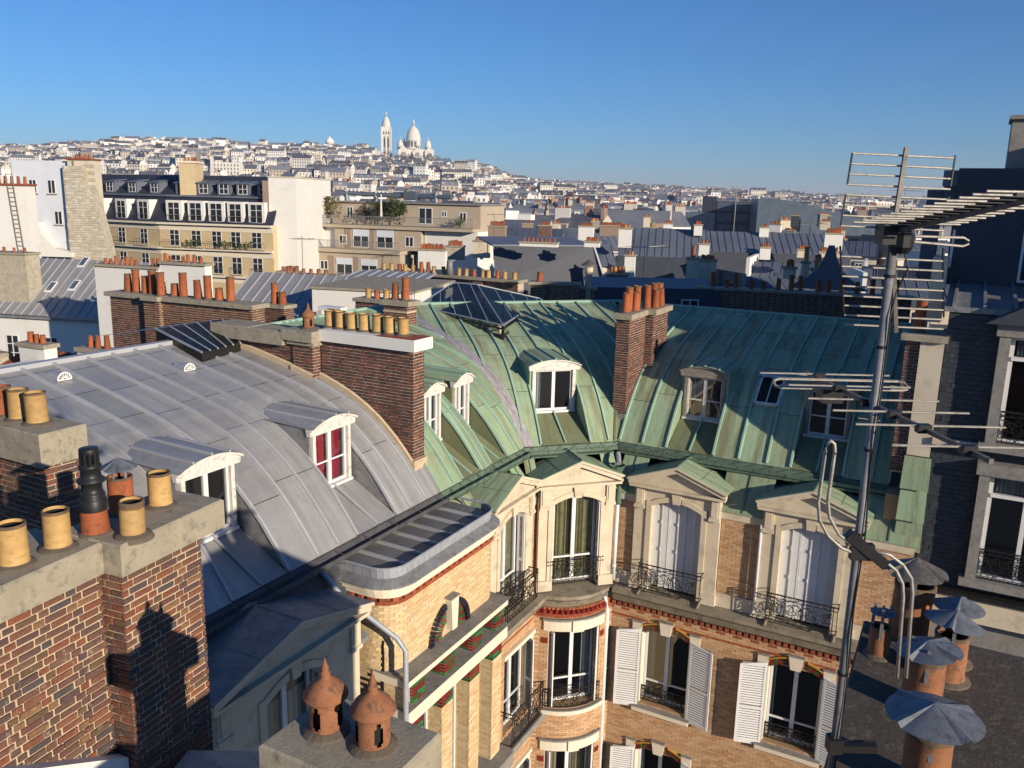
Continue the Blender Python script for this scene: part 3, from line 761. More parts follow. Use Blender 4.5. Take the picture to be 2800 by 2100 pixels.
def lucarne(fr, c, fill, o=0.0, hwid=1.2, rm='copper', seam='copper_dark'):
    z0, zs, rise, hw = -10.68, -8.22, .20, .70
    dp = .95; ze = -7.70
    root = MB(fr)
    root.box(c - hwid, c - hw, o - dp, o, z0, ze); root.box(c + hw, c + hwid, o - dp, o, z0, ze)
    n = 10
    for k in range(n):
        a, b = k / n, (k + 1) / n
        sa, sb = lerp(c - hw, c + hw, a), lerp(c - hw, c + hw, b)
        root.prism([(sa, arch_z(a, zs, rise)), (sb, arch_z(b, zs, rise)), (sb, ze), (sa, ze)], o - dp, o)
    root.box(c - hwid - .03, c - hw + .001, o - dp, o + .07, z0 - .06, z0 + .24); root.box(c + hw - .001, c + hwid + .03, o - dp, o + .07, z0 - .06, z0 + .24)
    body = root.build('lucarne', 'stone', bld)
    # raised surround of the opening, keystone, consoles, cornice, pediment
    sur = MB(fr); q = .15
    for e in (-1, 1): sur.box(min(c + e * hw, c + e * (hw + q)), max(c + e * hw, c + e * (hw + q)), o - .01, o + .035, z0 + .241, zs)
    for k in range(n):
        a, b = k / n, (k + 1) / n
        if .44 < (a + b) / 2 < .56: continue
        sa, sb = lerp(c - hw - q * (1 - 2 * a), c + hw, a) if False else lerp(c - hw, c + hw, a), lerp(c - hw, c + hw, b)
        sur.prism([(sa, arch_z(a, zs, rise)), (sb, arch_z(b, zs, rise)), (sb, arch_z(b, zs, rise) + .15), (sa, arch_z(a, zs, rise) + .15)], o - .01, o + .035)
    for e in (-1, 1): sur.box(min(c + e * hw, c + e * (hw + q)), max(c + e * hw, c + e * (hw + q)), o - .011, o + .034, zs, zs + .14)
    sur.build('surround', 'stone', body)
    MB(fr).prism([(c - .10, arch_z(.5, zs, rise) - .03), (c + .10, arch_z(.5, zs, rise) - .03), (c + .145, ze - .001), (c - .145, ze - .001)], o - .01, o + .075).build('keystone', 'stone', body)
    for e in (-1, 1):
        cs = MB(fr); x = c + e * (hwid - .15)
        cs.box(x - .13, x + .13, o - .01, o + .06, -8.25, ze - .002); cs.box(x - .15, x + .15, o - .01, o + .085, -8.33, -8.25)
        cs.prism([(x - .085, -8.19), (x + .085, -8.19), (x + .085, ze - .07), (x - .085, ze - .07)], o + .0, o + .085)
        cs.build('console', 'stone', body)
    W2 = hwid + .13; ap = -6.98; eL = -7.50
    MB(fr).box(c - W2, c + W2, o - .02, o + .17, ze - .001, ze + .07).build('cornice', 'stone', body)
    MB(fr).prism([(c - W2 + .06, ze + .07), (c + W2 - .06, ze + .07), (c + W2 - .06, eL - .02), (c, ap - .1), (c - W2 + .06, eL - .02)], o - dp, o + .03).build('tympanum', 'stone', body)
    for e in (-1, 1):
        rk = MB(fr)
        rk.prism([(c + e * (W2 + .02), ze + .07), (c + e * (W2 + .02), eL + .02), (c, ap), (c, ap - .15)], o + .03, o + .19)
        rk.prism([(c + e * (W2 + .05), eL - .01), (c + e * (W2 + .05), eL + .05), (c, ap + .03), (c, ap - .03)], o + .19, o + .24)
        rk.build('raking_cornice', 'stone_bright' if False else 'stone', body)
        rf = MB(fr); uv = []
        A, B, C_, D_ = (c + e * (W2 + .06), o + .225, eL + .055), (c, o + .225, ap + .05), (c, o - 1.0, ap + .03), (c + e * (W2 + .06), o - 1.0, eL + .035)
        rf.slab(A, B, C_, D_, .03); uv = [(0, 0), (0, 1.4), (1.6, 1.4), (1.6, 0)] * 2
        link_mesh('roof_sheet', rf.mesh('roof_sheet', rm, uv), body)
        MB(fr).tube([(c + e * W2 * .5, o + .21, (eL + ap) / 2 + .06), (c + e * W2 * .5, o - .98, (eL + ap) / 2 + .04)], .012, 4).build('seam', seam, body)
    MB(fr).tube([(c, o + .22, ap + .05), (c, o - 1.0, ap + .03)], .022, 5).build('ridge_roll', seam, body)
    if fill == 'shutters':
        closed_shutters(fr, c, hw, o - .22, z0 + .02, zs, rise)
        railing(fr, c - hw - .17, c + hw + .17, lambda s: o + .30, z0 + .10, z0 + .83, ret=.28)
    else:
        casement(fr, c, hw - .04, o - .26, z0 + .03, zs, rise, curtains=[('curtain_olive', .03, .46), ('curtain_olive', .52, .97)], rail=.3)
        for e in (-1, 1):                    # shutters folded into the jambs
            shutter(fr, c + e * (hw - .02), -e, z0 + .1, zs - .02, .22, o - .22, R(85))
        railing(fr, c - hw - .05, c + hw + .05, lambda s: o + .03, z0 + .12, z0 + .80, knobs=True)
    return body
lucarne(FR, 3.62, 'shutters'); lucarne(FR, 7.12, 'shutters'); lucarne(FC, .12, 'curtain', o=.06, hwid=1.12)
lucarne(FW, 3.05, 'curtain', o=.0, hwid=1.15)
# brick panels and copper aprons between the lucarnes
def panel(fr, s0, s1, o=-.10):
    MB(fr).box(s0, s1, o - .35, o - .02, -10.75, -8.05).build('panel_wall', 'mortar_buff', bld)
    MB(fr).box(s0, s1, o - .02, o + .04, -8.22, -8.02).build('panel_cap', 'stone', bld)
    MB(fr).box(s0, s1, o - .02, o + .05, -10.75, -10.36).build('panel_plinth', 'stone', bld)
    sp = brick_spans(s0 + .02, s1 - .02, -10.36, -8.22, .066, .225, .007, [], rng)
    brick_objects(sp, fr, o, .03, 'brick_buff', bld, 0, rng)
    mb = MB(fr); uv = [(s0, 0), (s1, 0), (s1, 1.4), (s0, 1.4)] * 2
    mb.slab((s0 - .1, o + .06, -8.0), (s1 + .1, o + .06, -8.0), (s1 + .1, o - .75, -7.05), (s0 - .1, o - .75, -7.05), .03)
    link_mesh('apron_sheet', mb.mesh('apron_sheet', 'copper', uv), bld)
    for s in (s0 + (s1 - s0) * .5,): MB(fr).tube([(s, o + .06, -7.97), (s, o - .75, -7.02)], .012, 4).build('seam', 'copper_dark', bld)
panel(FR, 4.82, 5.92); panel(FR, 1.88, 2.42); panel(FR, 8.32, 9.5); panel(FC, 1.18, 1.40); panel(FC, -1.12, -1.0); panel(FW, 1.62, 1.9); panel(FW, 4.2, 4.9)
deck(FR, 1.6, 8.72, -.86, -.72, -7.02, -7.07, 'copper_dark'); deck(FC, -1.0, 1.5, -1.0, -.72, -7.02, -7.07, 'copper_dark'); deck(FW, 1.2, 5.0, -.62, -.5, -7.02, -7.06, 'copper_dark')

# ---- right facade below the ledge
wins = [(3.56, -11.95), (7.10, -11.95), (3.56, -15.75), (7.10, -15.75)]
ops = [(c - .71, c + .71, zt - 2.33, zt) for c, zt in wins]
RS0, RS1, RZ0, RZ1 = 1.86, 9.5, -19.6, -11.26
wl = MB(FR)
for a, b, c, d in wall_cells(RS0, RS1, RZ0, RZ1, ops): wl.box(a, b, -.45, -.012, c, d)
wall_r = wl.build('wall', 'mortar_buff', bld)
lint = [(c - 1.02, c + 1.02, zt - .14, zt + .38) for c, zt in wins]
spans = brick_spans(RS0, RS1, RZ0, RZ1 - .40, .068, .23, .008, ops + [(c - .93, c + .93, zt - .13, zt + .16) for c, zt in wins], rng)
brick_objects(spans, FR, 0, .04, 'brick_buff', wall_r, 120, rng, prefer=lambda b: abs(b[0] - 7.5) + abs(b[2] + 13.2) * 1.0)
# red bands and frieze under the ledge, dentils
sp = brick_spans(RS0, RS1, RZ1 - .40, RZ1 - .13, .067, .23, .007, [], rng)
fz = [b for b in sp]
redf = lambda i, b: (RZ1 - .28 < b[2] < RZ1 - .2 and i % 2 == 0)
brick_objects([b for i, b in enumerate(fz) if not redf(i, b)], FR, 0, .04, 'brick_buff', bld, 0, rng)
brick_objects([b for i, b in enumerate(fz) if redf(i, b)], FR, .003, .04, 'brick_red', bld, 0, rng)
bd = brick_spans(RS0, RS1, RZ1 - .47, RZ1 - .40, .068, .23, .006, [], rng)
brick_objects(bd, FR, .006, .045, 'brick_red', bld, 40, rng, name='frieze_brick')
def dentils(fr, s0, s1, z, step=.172, m='brick_red', ofun=None):
    k = 0; s = s0
    me = MB().box(-.05, .05, -.0, .09, -.055, .055).mesh('dentil', m)
    ex = Vector(fr(1, 0, 0)) - Vector(fr(0, 0, 0)); eo = Vector(fr(0, 1, 0)) - Vector(fr(0, 0, 0)); flip = (ex.x * eo.y - ex.y * eo.x) < 0
    while s < s1 - .05:
        o = ofun(s) if ofun else 0
        ob = link_mesh('dentil', me, bld, fr(s, o - .005, z), (0, 0, math.atan2(ex.y, ex.x)), (1, -1 if flip else 1, 1)); s += step
dentils(FR, 1.98, 9.5, RZ1 - .055)
MB(FR).box(RS0, RS1, -.02, .03, RZ1 - .135, RZ1 - .108).build('string_course', 'brick_red', bld)

def window_dressing(fr, c, zt, ofun=lambda s: 0):
    """arch of striped glazed bricks with keystone, springers, sill"""
    hw = .71; zs, rise = zt - .12, .20
    for e in (-1, 1):
        MB(fr).prism([(c + e * hw, zs - .02), (c + e * (hw + .27), zs + .02), (c + e * (hw + .27), zs + .30), (c + e * (hw - .02), zs + .30)], -.08, .05).build('springer', 'stone_bright', bld)
        MB(fr).box(min(c + e * (hw - .03), c + e * (hw + .29)), max(c + e * (hw - .03), c + e * (hw + .29)), -.02, .07, zs + .301, zs + .345).build('springer_cap', 'stone_grey', bld)
    MB(fr).prism([(c - .13, zt - .02), (c + .13, zt - .02), (c + .19, zt + .36), (c - .19, zt + .36)], -.1, .08).build('keystone', 'stone_bright', bld)
    MB(fr).box(c - .21, c + .21, -.02, .10, zt + .361, zt + .40).build('keystone_cap', 'stone_grey', bld)
    n = 22
    for k in range(n):
        t = (k + .5) / n
        if .38 < t < .62: continue
        s = lerp(c - hw, c + hw, t); z = arch_z(t, zs, rise); col = 'glazed_green' if k % 3 == 0 else ('glazed_red' if k % 3 == 1 else 'glazed_red')
        sl = -4 * rise * (2 * t - 1) / (2 * hw) * 1.0
        x, zz = 1, sl; l = math.hypot(x, zz); x, zz = x / l, zz / l; nx, nz = -zz, x; h = hw / n * .9
        for q0, q1 in (((0, .19),) if col == 'glazed_green' else ((0, .09), (.098, .19))):
            pl = [(s - x * h + nx * q0, z - zz * h + nz * q0), (s + x * h + nx * q0, z + zz * h + nz * q0), (s + x * h + nx * q1, z + zz * h + nz * q1), (s - x * h + nx * q1, z - zz * h + nz * q1)]
            MB(fr).prism(pl, -.22, .015).build('voussoir', col, bld)
    bk = MB(fr)
    for k in range(n):
        t0, t1 = k / n, (k + 1) / n
        s0, s1 = lerp(c - hw, c + hw, t0), lerp(c - hw, c + hw, t1); z0, z1 = arch_z(t0, zs, rise), arch_z(t1, zs, rise)
        bk.prism([(s0, z0), (s1, z1), (s1, z1 + .2), (s0, z0 + .2)], -.3, .004)
    bk.build('arch_bed', 'mortar_buff', bld)
    for k in range(10):
        t0, t1 = k / 10, (k + 1) / 10
        if .35 < (t0 + t1) / 2 < .65: continue
        s0, s1 = lerp(c - hw, c + hw, t0), lerp(c - hw, c + hw, t1) - .004; z0, z1 = arch_z(t0, zs, rise) + .198, arch_z(t1, zs, rise) + .198
        MB(fr).prism([(s0, z0), (s1, z1), (s1, z1 + .045), (s0, z0 + .045)], -.05, .055).build('hood_brick', 'glazed_yellow', bld)
    zb = zt - 2.33
    MB(fr).box(c - .85, c + .83, -.3, .14, zb - .24, zb - .10).build('sill', 'stone_bright', bld)
    MB(fr).slab((c - .87, .16, zb - .085), (c + .85, .16, zb - .085), (c + .85, -.3, zb - .02), (c - .87, -.3, zb - .02), .02).build('sill_cover', 'stone_grey', bld)
    MB(fr).box(c - hw - .001, c - hw + .03, -.4, .012, zb, zs).build('jamb', 'stone_bright', bld); MB(fr).box(c + hw - .03, c + hw + .001, -.4, .012, zb, zs).build('jamb', 'stone_bright', bld)
for i, (c, zt) in enumerate(wins):
    window_dressing(FR, c, zt)
    casement(FR, c, .67, -.28, zt - 2.31, zt - .14, .18, rail=.26, curtains=[('curtain_beige', .02, .2)] if i == 0 else [('curtain_white', .02, .1)])
    railing(FR, c - .66, c + .66, lambda s: -.10, zt - 2.26, zt - 1.83)
    shutter(FR, c - .72, -1, zt - 2.48, zt + .0, .70, .02, R(16), arch=-.12)
    shutter(FR, c + .72, 1, zt - 2.48, zt + .0, .70, .02, R(13), arch=-.12)

# ---- chamfered corner with bow
BOW0, BOW1 = -1.0, 1.22
def bow(s):
    t = (s - .12) / 1.12
    return max(0.0, .42 * (1 - t * t))
def curved(fr, s0, s1, o0, o1, z0, z1, m, name, n=12, of=bow):
    mb = MB(fr)
    for k in range(n):
        a, b = lerp(s0, s1, k / n), lerp(s0, s1, (k + 1) / n)
        mb.add([(a, of(a) + o0, z0), (b, of(b) + o0, z0), (b, of(b) + o1, z0), (a, of(a) + o1, z0), (a, of(a) + o0, z1), (b, of(b) + o0, z1), (b, of(b) + o1, z1), (a, of(a) + o1, z1)],
               [(3, 2, 6, 7), (4, 5, 6, 7), (0, 1, 2, 3)] + ([(0, 3, 7, 4)] if k == 0 else []) + ([(1, 2, 6, 5)] if k == n - 1 else []))
    return mb.build(name, m, bld)
bz = [(-11.88, -14.28), (-15.68, -18.1)]
CO = [(.12 - .78, .12 + .78, z1, z0) for z0, z1 in bz]
mb = MB(FC)
for a, b, c, d in wall_cells(-1.15, 1.45, -19.6, -11.2, CO):
    n = max(1, int((b - a) / .18))
    for k in range(n):
        x, y = lerp(a, b, k / n), lerp(a, b, (k + 1) / n)
        mb.add([(x, -.5, c), (y, -.5, c), (y, bow(y) - .014, c), (x, bow(x) - .014, c), (x, -.5, d), (y, -.5, d), (y, bow(y) - .014, d), (x, bow(x) - .014, d)], [(3, 2, 6, 7), (4, 5, 6, 7), (0, 1, 2, 3), (0, 3, 7, 4), (1, 2, 6, 5)])
wall_c = mb.build('wall', 'mortar_buff', bld)
bowfr = lambda s, o, z: FC(s, o + bow(s), z)
sp = brick_spans(-1.1, 1.42, -19.6, -11.55, .068, .225, .008, [(a - .0, b + .0, c, d + .36) for a, b, c, d in CO], rng)
brick_objects(sp, bowfr, 0, .04, 'brick_buff', wall_c, 0, rng)
sp = brick_spans(-1.05, 1.4, -11.55, -11.2, .06, .11, .008, [], rng)
brick_objects([b for i, b in enumerate(sp)], bowfr, .008, .05, 'brick_red', wall_c, 60, rng, name='frieze_brick')
dentils(bowfr, -.95, 1.2, -11.30, .15, 'glazed_red')
for z0, z1 in bz:
    curved(FC, .12 - .92, .12 + .92, -.3, .07, z0, z0 + .30, 'stone_bright', 'lintel')
    curved(FC, .12 - .95, .12 + .95, -.2, .10, z0 + .301, z0 + .36, 'stone_grey', 'lintel_cap')
    curved(FC, .12 - .17, .12 + .17, -.3, .12, z0 - .01, z0 + .33, 'stone_bright', 'keystone', 4)
    curved(FC, .12 - .98, .12 + .98, -.4, .14, z1 - .20, z1 - .08, 'stone_bright', 'sill')
    curved(FC, .12 - .95, .12 + .95, -.4, .12, z1 - .079, z1 - .06, 'stone_grey', 'sill_cover')
    casement(FC, .12, .66, .02, z1, z0 - .12, .02, rail=.3, curtains=[('curtain_white', .78, .98)] if z0 > -12 else [('curtain_beige', .02, .3), ('curtain_beige', .6, .98)])
    for e in (-1, 1):
        shutter(FC, .12 + e * .70, -e, z1 + .04, z0 - .04, .34, .02, R(80))
        MB(FC).box(.12 + e * .74 - .04, .12 + e * .74 + .04, -.3, bow(.12 + e * .78) - .03, z1, z0).build('jamb', 'stone_bright', bld)
        for zz in (z0 - .42,):
            MB(bowfr).box(.12 + e * .88 - .08, .12 + e * .88 + .08, -.02, .02, zz, zz + .17).build('glazed_block', 'glazed_red', bld)
    railing(FC, .12 - .84, .12 + .84, lambda s: bow(s) + .05, z1 + .02, z1 + .56)

# ---- left wing wall, window, ledge railing
WO = [(1.92, 3.35, -14.35, -12.0), (1.92, 3.35, -18.2, -15.8)]
mb = MB(FW)
for a, b, c, d in wall_cells(1.5, 5.0, -19.6, -11.2, WO): mb.box(a, b, -.45, -.012, c, d)
wall_w = mb.build('wall', 'mortar_buff', bld)
sp = brick_spans(1.6, 4.95, -19.6, -11.2, .068, .225, .008, WO, rng)
brick_objects(sp, FW, 0, .04, 'brick_buff', wall_w, 0, rng)
brick_objects(brick_spans(1.6, 4.95, -11.62, -11.55, .068, .225, .008, [], rng), FW, .006, .04, 'brick_red', wall_w, 0, rng)
for z0, z1 in ((-14.35, -12.0), (-18.2, -15.8)):
    casement(FW, 2.63, .68, -.22, z0, z1 - .06, .03, rail=.3)
    shutter(FW, 1.93, 1, z0 + .04, z1 - .04, .34, -.12, R(70))
    MB(FW).box(1.7, 3.5, -.3, .10, z1, z1 + .12).build('lintel', 'stone_bright', bld)
    MB(FW).box(1.62, 1.93, -.1, .03, z1 - .35, z1 + .0).build('springer', 'stone_bright', bld); MB(FW).box(1.64, 1.9, -.1, .02, z1 - .55, z1 - .36).build('glazed_block', 'glazed_red', bld)
    MB(FW).box(1.5, 3.6, -.3, .42, z0 - .32, z0 - .12).build('sill', 'stone_grey', bld)
    railing(FW, 1.55, 3.5, lambda s: .36, z0 - .1, z0 + .85, ret=.36)
railing(FW, 2.1, 3.9, lambda s: .30, -10.66, -9.85, ret=.28)

# ---- ledge that runs round the court
pts = [(.2 + .42, 4.95), (.2 + .42, 1.62)]
ins = [(-.3, 4.95), (-.3, 1.62)]
for k in range(13):
    s = lerp(-.95, 1.25, k / 12); o = bow(s) + .12
    x, y, _ = FC(s, o, 0); pts.append((x, -y)); xi, yi, _ = FC(s, -.6, 0); ins.append((xi, -yi))
pts += [(2.0, .32), (9.5, .32)]; ins += [(2.0, -.5), (9.5, -.5)]
mb = MB(AB); n = len(pts)
P = []
for (a, b), (c, d) in zip(pts, ins): P += [(c, d, -10.72), (a, b, -10.80), (a, b, -10.90), (a - (a - c) * .12, b - (b - d) * .12, -11.0), (a - (a - c) * .22, b - (b - d) * .22, -11.20), (c, d, -11.20)]
for k in range(n - 1):
    for t in range(5): mb.f.append((k * 6 + t, k * 6 + t + 1, k * 6 + t + 7, k * 6 + t + 6))
mb.v = [AB(*p) for p in P]; mb.mi = [0] * len(mb.f); mb.sm = [False] * len(mb.f)
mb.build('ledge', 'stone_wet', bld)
for s in (2.75, 4.45, 6.25, 7.95):          # feet of the balcony rails
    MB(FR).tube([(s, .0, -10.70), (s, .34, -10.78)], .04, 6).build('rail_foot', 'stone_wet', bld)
# ---- downpipes
def pipe(path, r, m, name='downpipe', fr=AB, joints=True):
    o = MB(fr); o.smooth = True; o.tube(path, r, 12); ob = o.build(name, m, bld)
    if joints:
        for p, q in zip(path, path[1:]):
            L = math.dist(p, q); k = 1
            while k * 1.8 < L:
                c = [lerp(p[i], q[i], k * 1.8 / L) for i in range(3)]; e = [lerp(p[i], q[i], min(1, (k * 1.8 + .06) / L)) for i in range(3)]
                MB(fr).tube([c, e], r * 1.18, 10).build('pipe_collar', m, ob); k += 1
    return ob
pipe([(1.95, .10, -8.35), (1.93, .10, -10.62)], .058, 'white_paint')
h = MB(AB); h.lathe((1.95, .06, -8.42), [(.06, 0), (.09, .25), (.06, .55), (.05, .62)], 8); h.build('pipe_shoe', 'copper_dark', bld)
h = MB(AB); h.lathe((1.80, -.12, -7.42), [(.06, -.25), (.14, -.06), (.24, .14), (.23, .15), (.1, .02)], 10, cap=False); h.build('rain_hopper', 'copper_dark', bld)
MB(AB).tube([(1.70, -.40, -7.02), (1.86, -.1, -7.22)], .07, 10).build('gutter_spout', 'lead_light', bld)
pipe([(1.80, .30, -11.10), (1.80, .24, -11.35), (1.82, .12, -11.6), (1.82, .12, -19.5)], .06, 'white_paint')
pipe([(1.60, .36, -11.15), (1.74, .26, -11.42)], .055, 'white_paint', joints=False)
pipe([(5.90, .03, -8.15), (5.90, .04, -10.55), (5.86, .16, -10.68)], .035, 'white_paint', joints=False)
# ------------------------------------------------------------------ projecting bay of the left wing
def bay():
    b0, b1 = 4.9, 9.15; a1 = 1.0
    # flat zinc roof with battens, upstand and lead skirt, rounded near and far corners
    def outline(off, n=6, rc=.5):
        rc = rc + off
        pts = [(-.75, b0 - off)]
        for k in range(n + 1):
            t = math.pi / 2 * k / n; pts.append((.8 + off - rc + rc * math.sin(t), b0 - off + rc - rc * math.cos(t)))
        for k in range(n + 1):
            t = math.pi / 2 * k / n; pts.append((.8 + off - rc + rc * math.cos(t), b1 + off - rc + rc * math.sin(t)))
        pts.append((-.75, b1 + off))
        return pts
    root = MB(AB).zprism(outline(-.02), -7.6, -7.235).build('bay_roof', 'lead', bld)
    lines = [lerp(b0 + .05, b1 - .1, k / 7) for k in range(8)]
    for k in range(7):
        a_, b_ = lines[k], lines[k + 1]
        o0, o1 = (.45 if k == 0 else .74), (.45 if k == 6 else .74)
        me = MB(AB).slab((-.72, a_ + .02, -7.19), (-.72, b_ - .02, -7.19), (o1, b_ - .02, -7.225), (o0, a_ + .02, -7.225), .01).mesh('roof_sheet', 'lead_sheet', [(a_, 0), (b_, 0), (b_, 1.5), (a_, 1.5)] * 2)
        link_mesh('roof_sheet', me, root)
        if k: 
            mb = MB(AB); mb.sprism([(-.72, 0), (0, 0)], 0, 0) if False else None
            mb.slab((-.72, a_ - .03, -7.13), (-.72, a_ + .03, -7.13), (.74, a_ + .03, -7.17), (.74, a_ - .03, -7.17), .06); mb.build('batten', 'zinc_batten', root)
    # upstand panels
    up = outline(0); mb = MB(AB)
    for k in range(1, len(up) - 1):
        p, q = up[k], up[k + 1]
        L = math.dist(p, q); m = max(1, int(L / .2))
        for i in range(m):
            a, b = [lerp(p[j], q[j], i / m) for j in (0, 1)], [lerp(p[j], q[j], (i + .96) / m) for j in (0, 1)]
            ux = MB(AB); ux.zprism([(a[0], a[1]), (b[0], b[1]), (b[0] - .03, b[1]), (a[0] - .03, a[1])], -7.30, -7.10) if abs(a[0] - b[0]) < .05 else ux.zprism([(a[0], a[1]), (b[0], b[1]), (b[0] - .02, b[1] - .025), (a[0] - .02, a[1] - .025)], -7.30, -7.10)
            ux.build('upstand_panel', 'lead_light', root)
    capm = MB(AB); capm.tube([(p[0], p[1], -7.09) for p in up], .03, 6); capm.build('upstand_roll', 'lead_light', root)
    sk = outline(.01); so = outline(.20); mb = MB(AB); n = len(sk)
    mb.add([(p[0], p[1], -7.28) for p in sk] + [(p[0], p[1], -7.40) for p in so] + [(p[0], p[1], -7.43) for p in so], [(k, k + 1, n + k + 1, n + k) for k in range(n - 1)] + [(n + k, n + k + 1, 2 * n + k + 1, 2 * n + k) for k in range(n - 1)])
    mb.build('skirt', 'lead', root)
    def band(off, z0, z1, m, name): return MB(AB).zprism(outline(off), z0, z1).build(name, m, bld)
    band(.17, -7.47, -7.43, 'stone_bright', 'cornice'); band(.13, -7.56, -7.47, 'stone_bright', 'cornice'); band(.08, -7.66, -7.56, 'stone_bright', 'cornice')
    wallm = MB(AB); ol = outline(.0)
    # wall as outline down to the ground with the front opening zone recessed
    MB(AB).zprism(outline(-.012), -8.6, -7.66).build('wall', 'mortar_light', bld)
    MB(AB).zprism([(-.5, b0 + .02), (.55, b0 + .02), (.55, b1 - .05), (-.5, b1 - .05)], -19.6, -8.6).build('bay_core', 'dark_room', bld)
    # bricks wrap the outline: straight front + curved near corner
    L = []; 
    for p, q in zip(ol, ol[1:]): L.append(math.dist(p, q))
    tot = sum(L)
    def pos(u):
        for (p, q), l in zip(zip(ol, ol[1:]), L):
            if u <= l or (p, q) == (ol[-2], ol[-1]):
                t = u / l; dx, dy = (q[0] - p[0]) / l, (q[1] - p[1]) / l
                return (lerp(p[0], q[0], t), lerp(p[1], q[1], t), dy, -dx)
            u -= l
    def wrap(s, o, z):
        x, y, nx, ny = pos(min(max(s, 0), tot)); return (x + nx * o, -(y + ny * o), z)
    uf = 1.2
    zf0, zf1 = -9.28, -7.845
    # opening: arch (tympanum) centred on b = 7.15
    s_of_b = lambda b: L[0] + sum(L[1:7]) + (b - (b0 + .5))
    ac = s_of_b(7.1); R_ = .66
    arch_ops = []
    for k in range(10):
        z_ = -9.28 + R_ * k / 10; w = math.sqrt(max(0, R_ ** 2 - (R_ * k / 10) ** 2)); arch_ops.append((ac - w, ac + w, z_, z_ + R_ / 10))
    sp = brick_spans(uf, tot, zf0, zf1, .066, .215, .007, arch_ops, rng)
    w_ = MB(AB).zprism(outline(-.012), -9.28, -8.6).build('wall', 'mortar_light', bld)
    brick_objects(sp, wrap, 0, .03, 'brick_yellow', w_, 0, rng)
    # yellow front bricks nearest the camera as single pieces
    single = brick_spans(s_of_b(5.6), s_of_b(8.3), -7.98, -7.80, .066, .215, .007, [], rng)
    # red frieze: slanted bricks
    for k in range(int((tot - uf) / .115)):
        u = uf + k * .115
        x = MB(wrap); x.prism([(u, -7.75), (u + .1, -7.75), (u + .1, -7.665), (u, -7.665)], -.03, .012 if k % 2 else .07); x.build('frieze_brick', 'brick_red', bld)
        x = MB(wrap); x.prism([(u + .03, -7.84), (u + .138, -7.84), (u + .138, -7.757), (u + .03, -7.757)], -.03, .03); x.build('frieze_brick', 'brick_red', bld)
    x = MB(wrap)
    n = 60
    # arch ring of dark glazed bricks, fan of striped bricks inside, keystone
    for k in range(26):
        t0, t1 = math.pi * k / 26 + .012, math.pi * (k + 1) / 26 - .012
        if 1.38 < (t0 + t1) / 2 < 1.76: continue
        MB(wrap).prism([(ac + R_ * math.cos(t0), -9.28 + R_ * math.sin(t0)), (ac + (R_ + .13) * math.cos(t0), -9.28 + (R_ + .13) * math.sin(t0)), (ac + (R_ + .13) * math.cos(t1), -9.28 + (R_ + .13) * math.sin(t1)), (ac + R_ * math.cos(t1), -9.28 + R_ * math.sin(t1))], -.05, .085).build('arch_brick', 'glazed_blue', bld)
    for k in range(20):
        t0, t1 = math.pi * k / 20 + .012, math.pi * (k + 1) / 20 - .012
        if 1.38 < (t0 + t1) / 2 < 1.76: continue
        for j, (r0, r1) in enumerate(((.30, .415), (.42, .535), (.54, .655))):
            MB(wrap).prism([(ac + r0 * math.cos(t0), -9.28 + r0 * math.sin(t0)), (ac + r1 * math.cos(t0), -9.28 + r1 * math.sin(t0)), (ac + r1 * math.cos(t1), -9.28 + r1 * math.sin(t1)), (ac + r0 * math.cos(t1), -9.28 + r0 * math.sin(t1))], -.12, .022).build('fan_brick', ('glazed_green', 'glazed_red')[(k + j) % 2], bld)
    MB(wrap).prism([(ac + .72 * math.cos(math.pi * k / 16), -9.28 + .70 * math.sin(math.pi * k / 16)) for k in range(17)], -.10, .004).build('fan_bed', 'mortar_light', bld)
    MB(wrap).prism([(ac - .10, -9.15), (ac + .10, -9.15), (ac + .15, -8.42), (ac - .15, -8.42)], -.06, .17).build('keystone', 'stone_bright', bld)
    MB(wrap).prism([(ac - .17, -8.42), (ac + .17, -8.42), (ac + .17, -8.385), (ac - .17, -8.385)], -.06, .19).build('keystone_cap', 'stone_grey', bld)
    # two stone bands with zinc tops, striped piers between them, brick piers below
    fb0, fb1 = b0 + .08, b1 - .02
    for z, h, nm in ((-9.30, .17, 'band'), (-9.98, .34, 'band')):
        MB(AB).box(.3, 1.13, fb0, fb1, z - h, z).build(nm, 'stone_bright', bld)
        MB(AB).slab((.3, fb0 - .03, z + .035), (.3, fb1 + .03, z + .035), (1.18, fb1 + .03, z + .012), (1.18, fb0 - .03, z + .012), .012).build('band_cover', 'stone_grey', bld)
    def striped(b_lo, b_hi, z0, z1, cols, a=1.06, depth=.5):
        """pier of single bricks, colour by course"""
        hgt = (z1 - z0) / len(cols)
        MB(AB).box(a - depth, a - .012, b_lo + .012, b_hi - .012, z0, z1).build('pier_core', 'stone_bright', bld)
        for i, c in enumerate(cols):
            zb = z0 + i * hgt
            n = 2
            sh = .0 if i % 2 else .35
            cuts = [b_lo, lerp(b_lo, b_hi, .5 + (sh - .175) * .8), b_hi]
            for x, y in zip(cuts, cuts[1:]):
                cc = c if rng.random() < .75 else ('glazed_green' if c == 'glazed_red' else 'glazed_red')
                if c.startswith('brick'): cc = c
                MB(AB).box(a - .1, a, x, y - .008, zb, zb + hgt - .008).build('pier_brick', cc, bld)
            cuts = [a - depth, a - depth * (.5 + (sh - .175) * .6), a - .008]
            for x, y in zip(cuts, cuts[1:]):
                MB(AB).box(x, y - .008 if y < a - .02 else a - .102, b_hi - .09, b_hi, zb, zb + hgt - .008).build('pier_brick', c, bld)
    G, D_ = 'glazed_green', 'glazed_red'
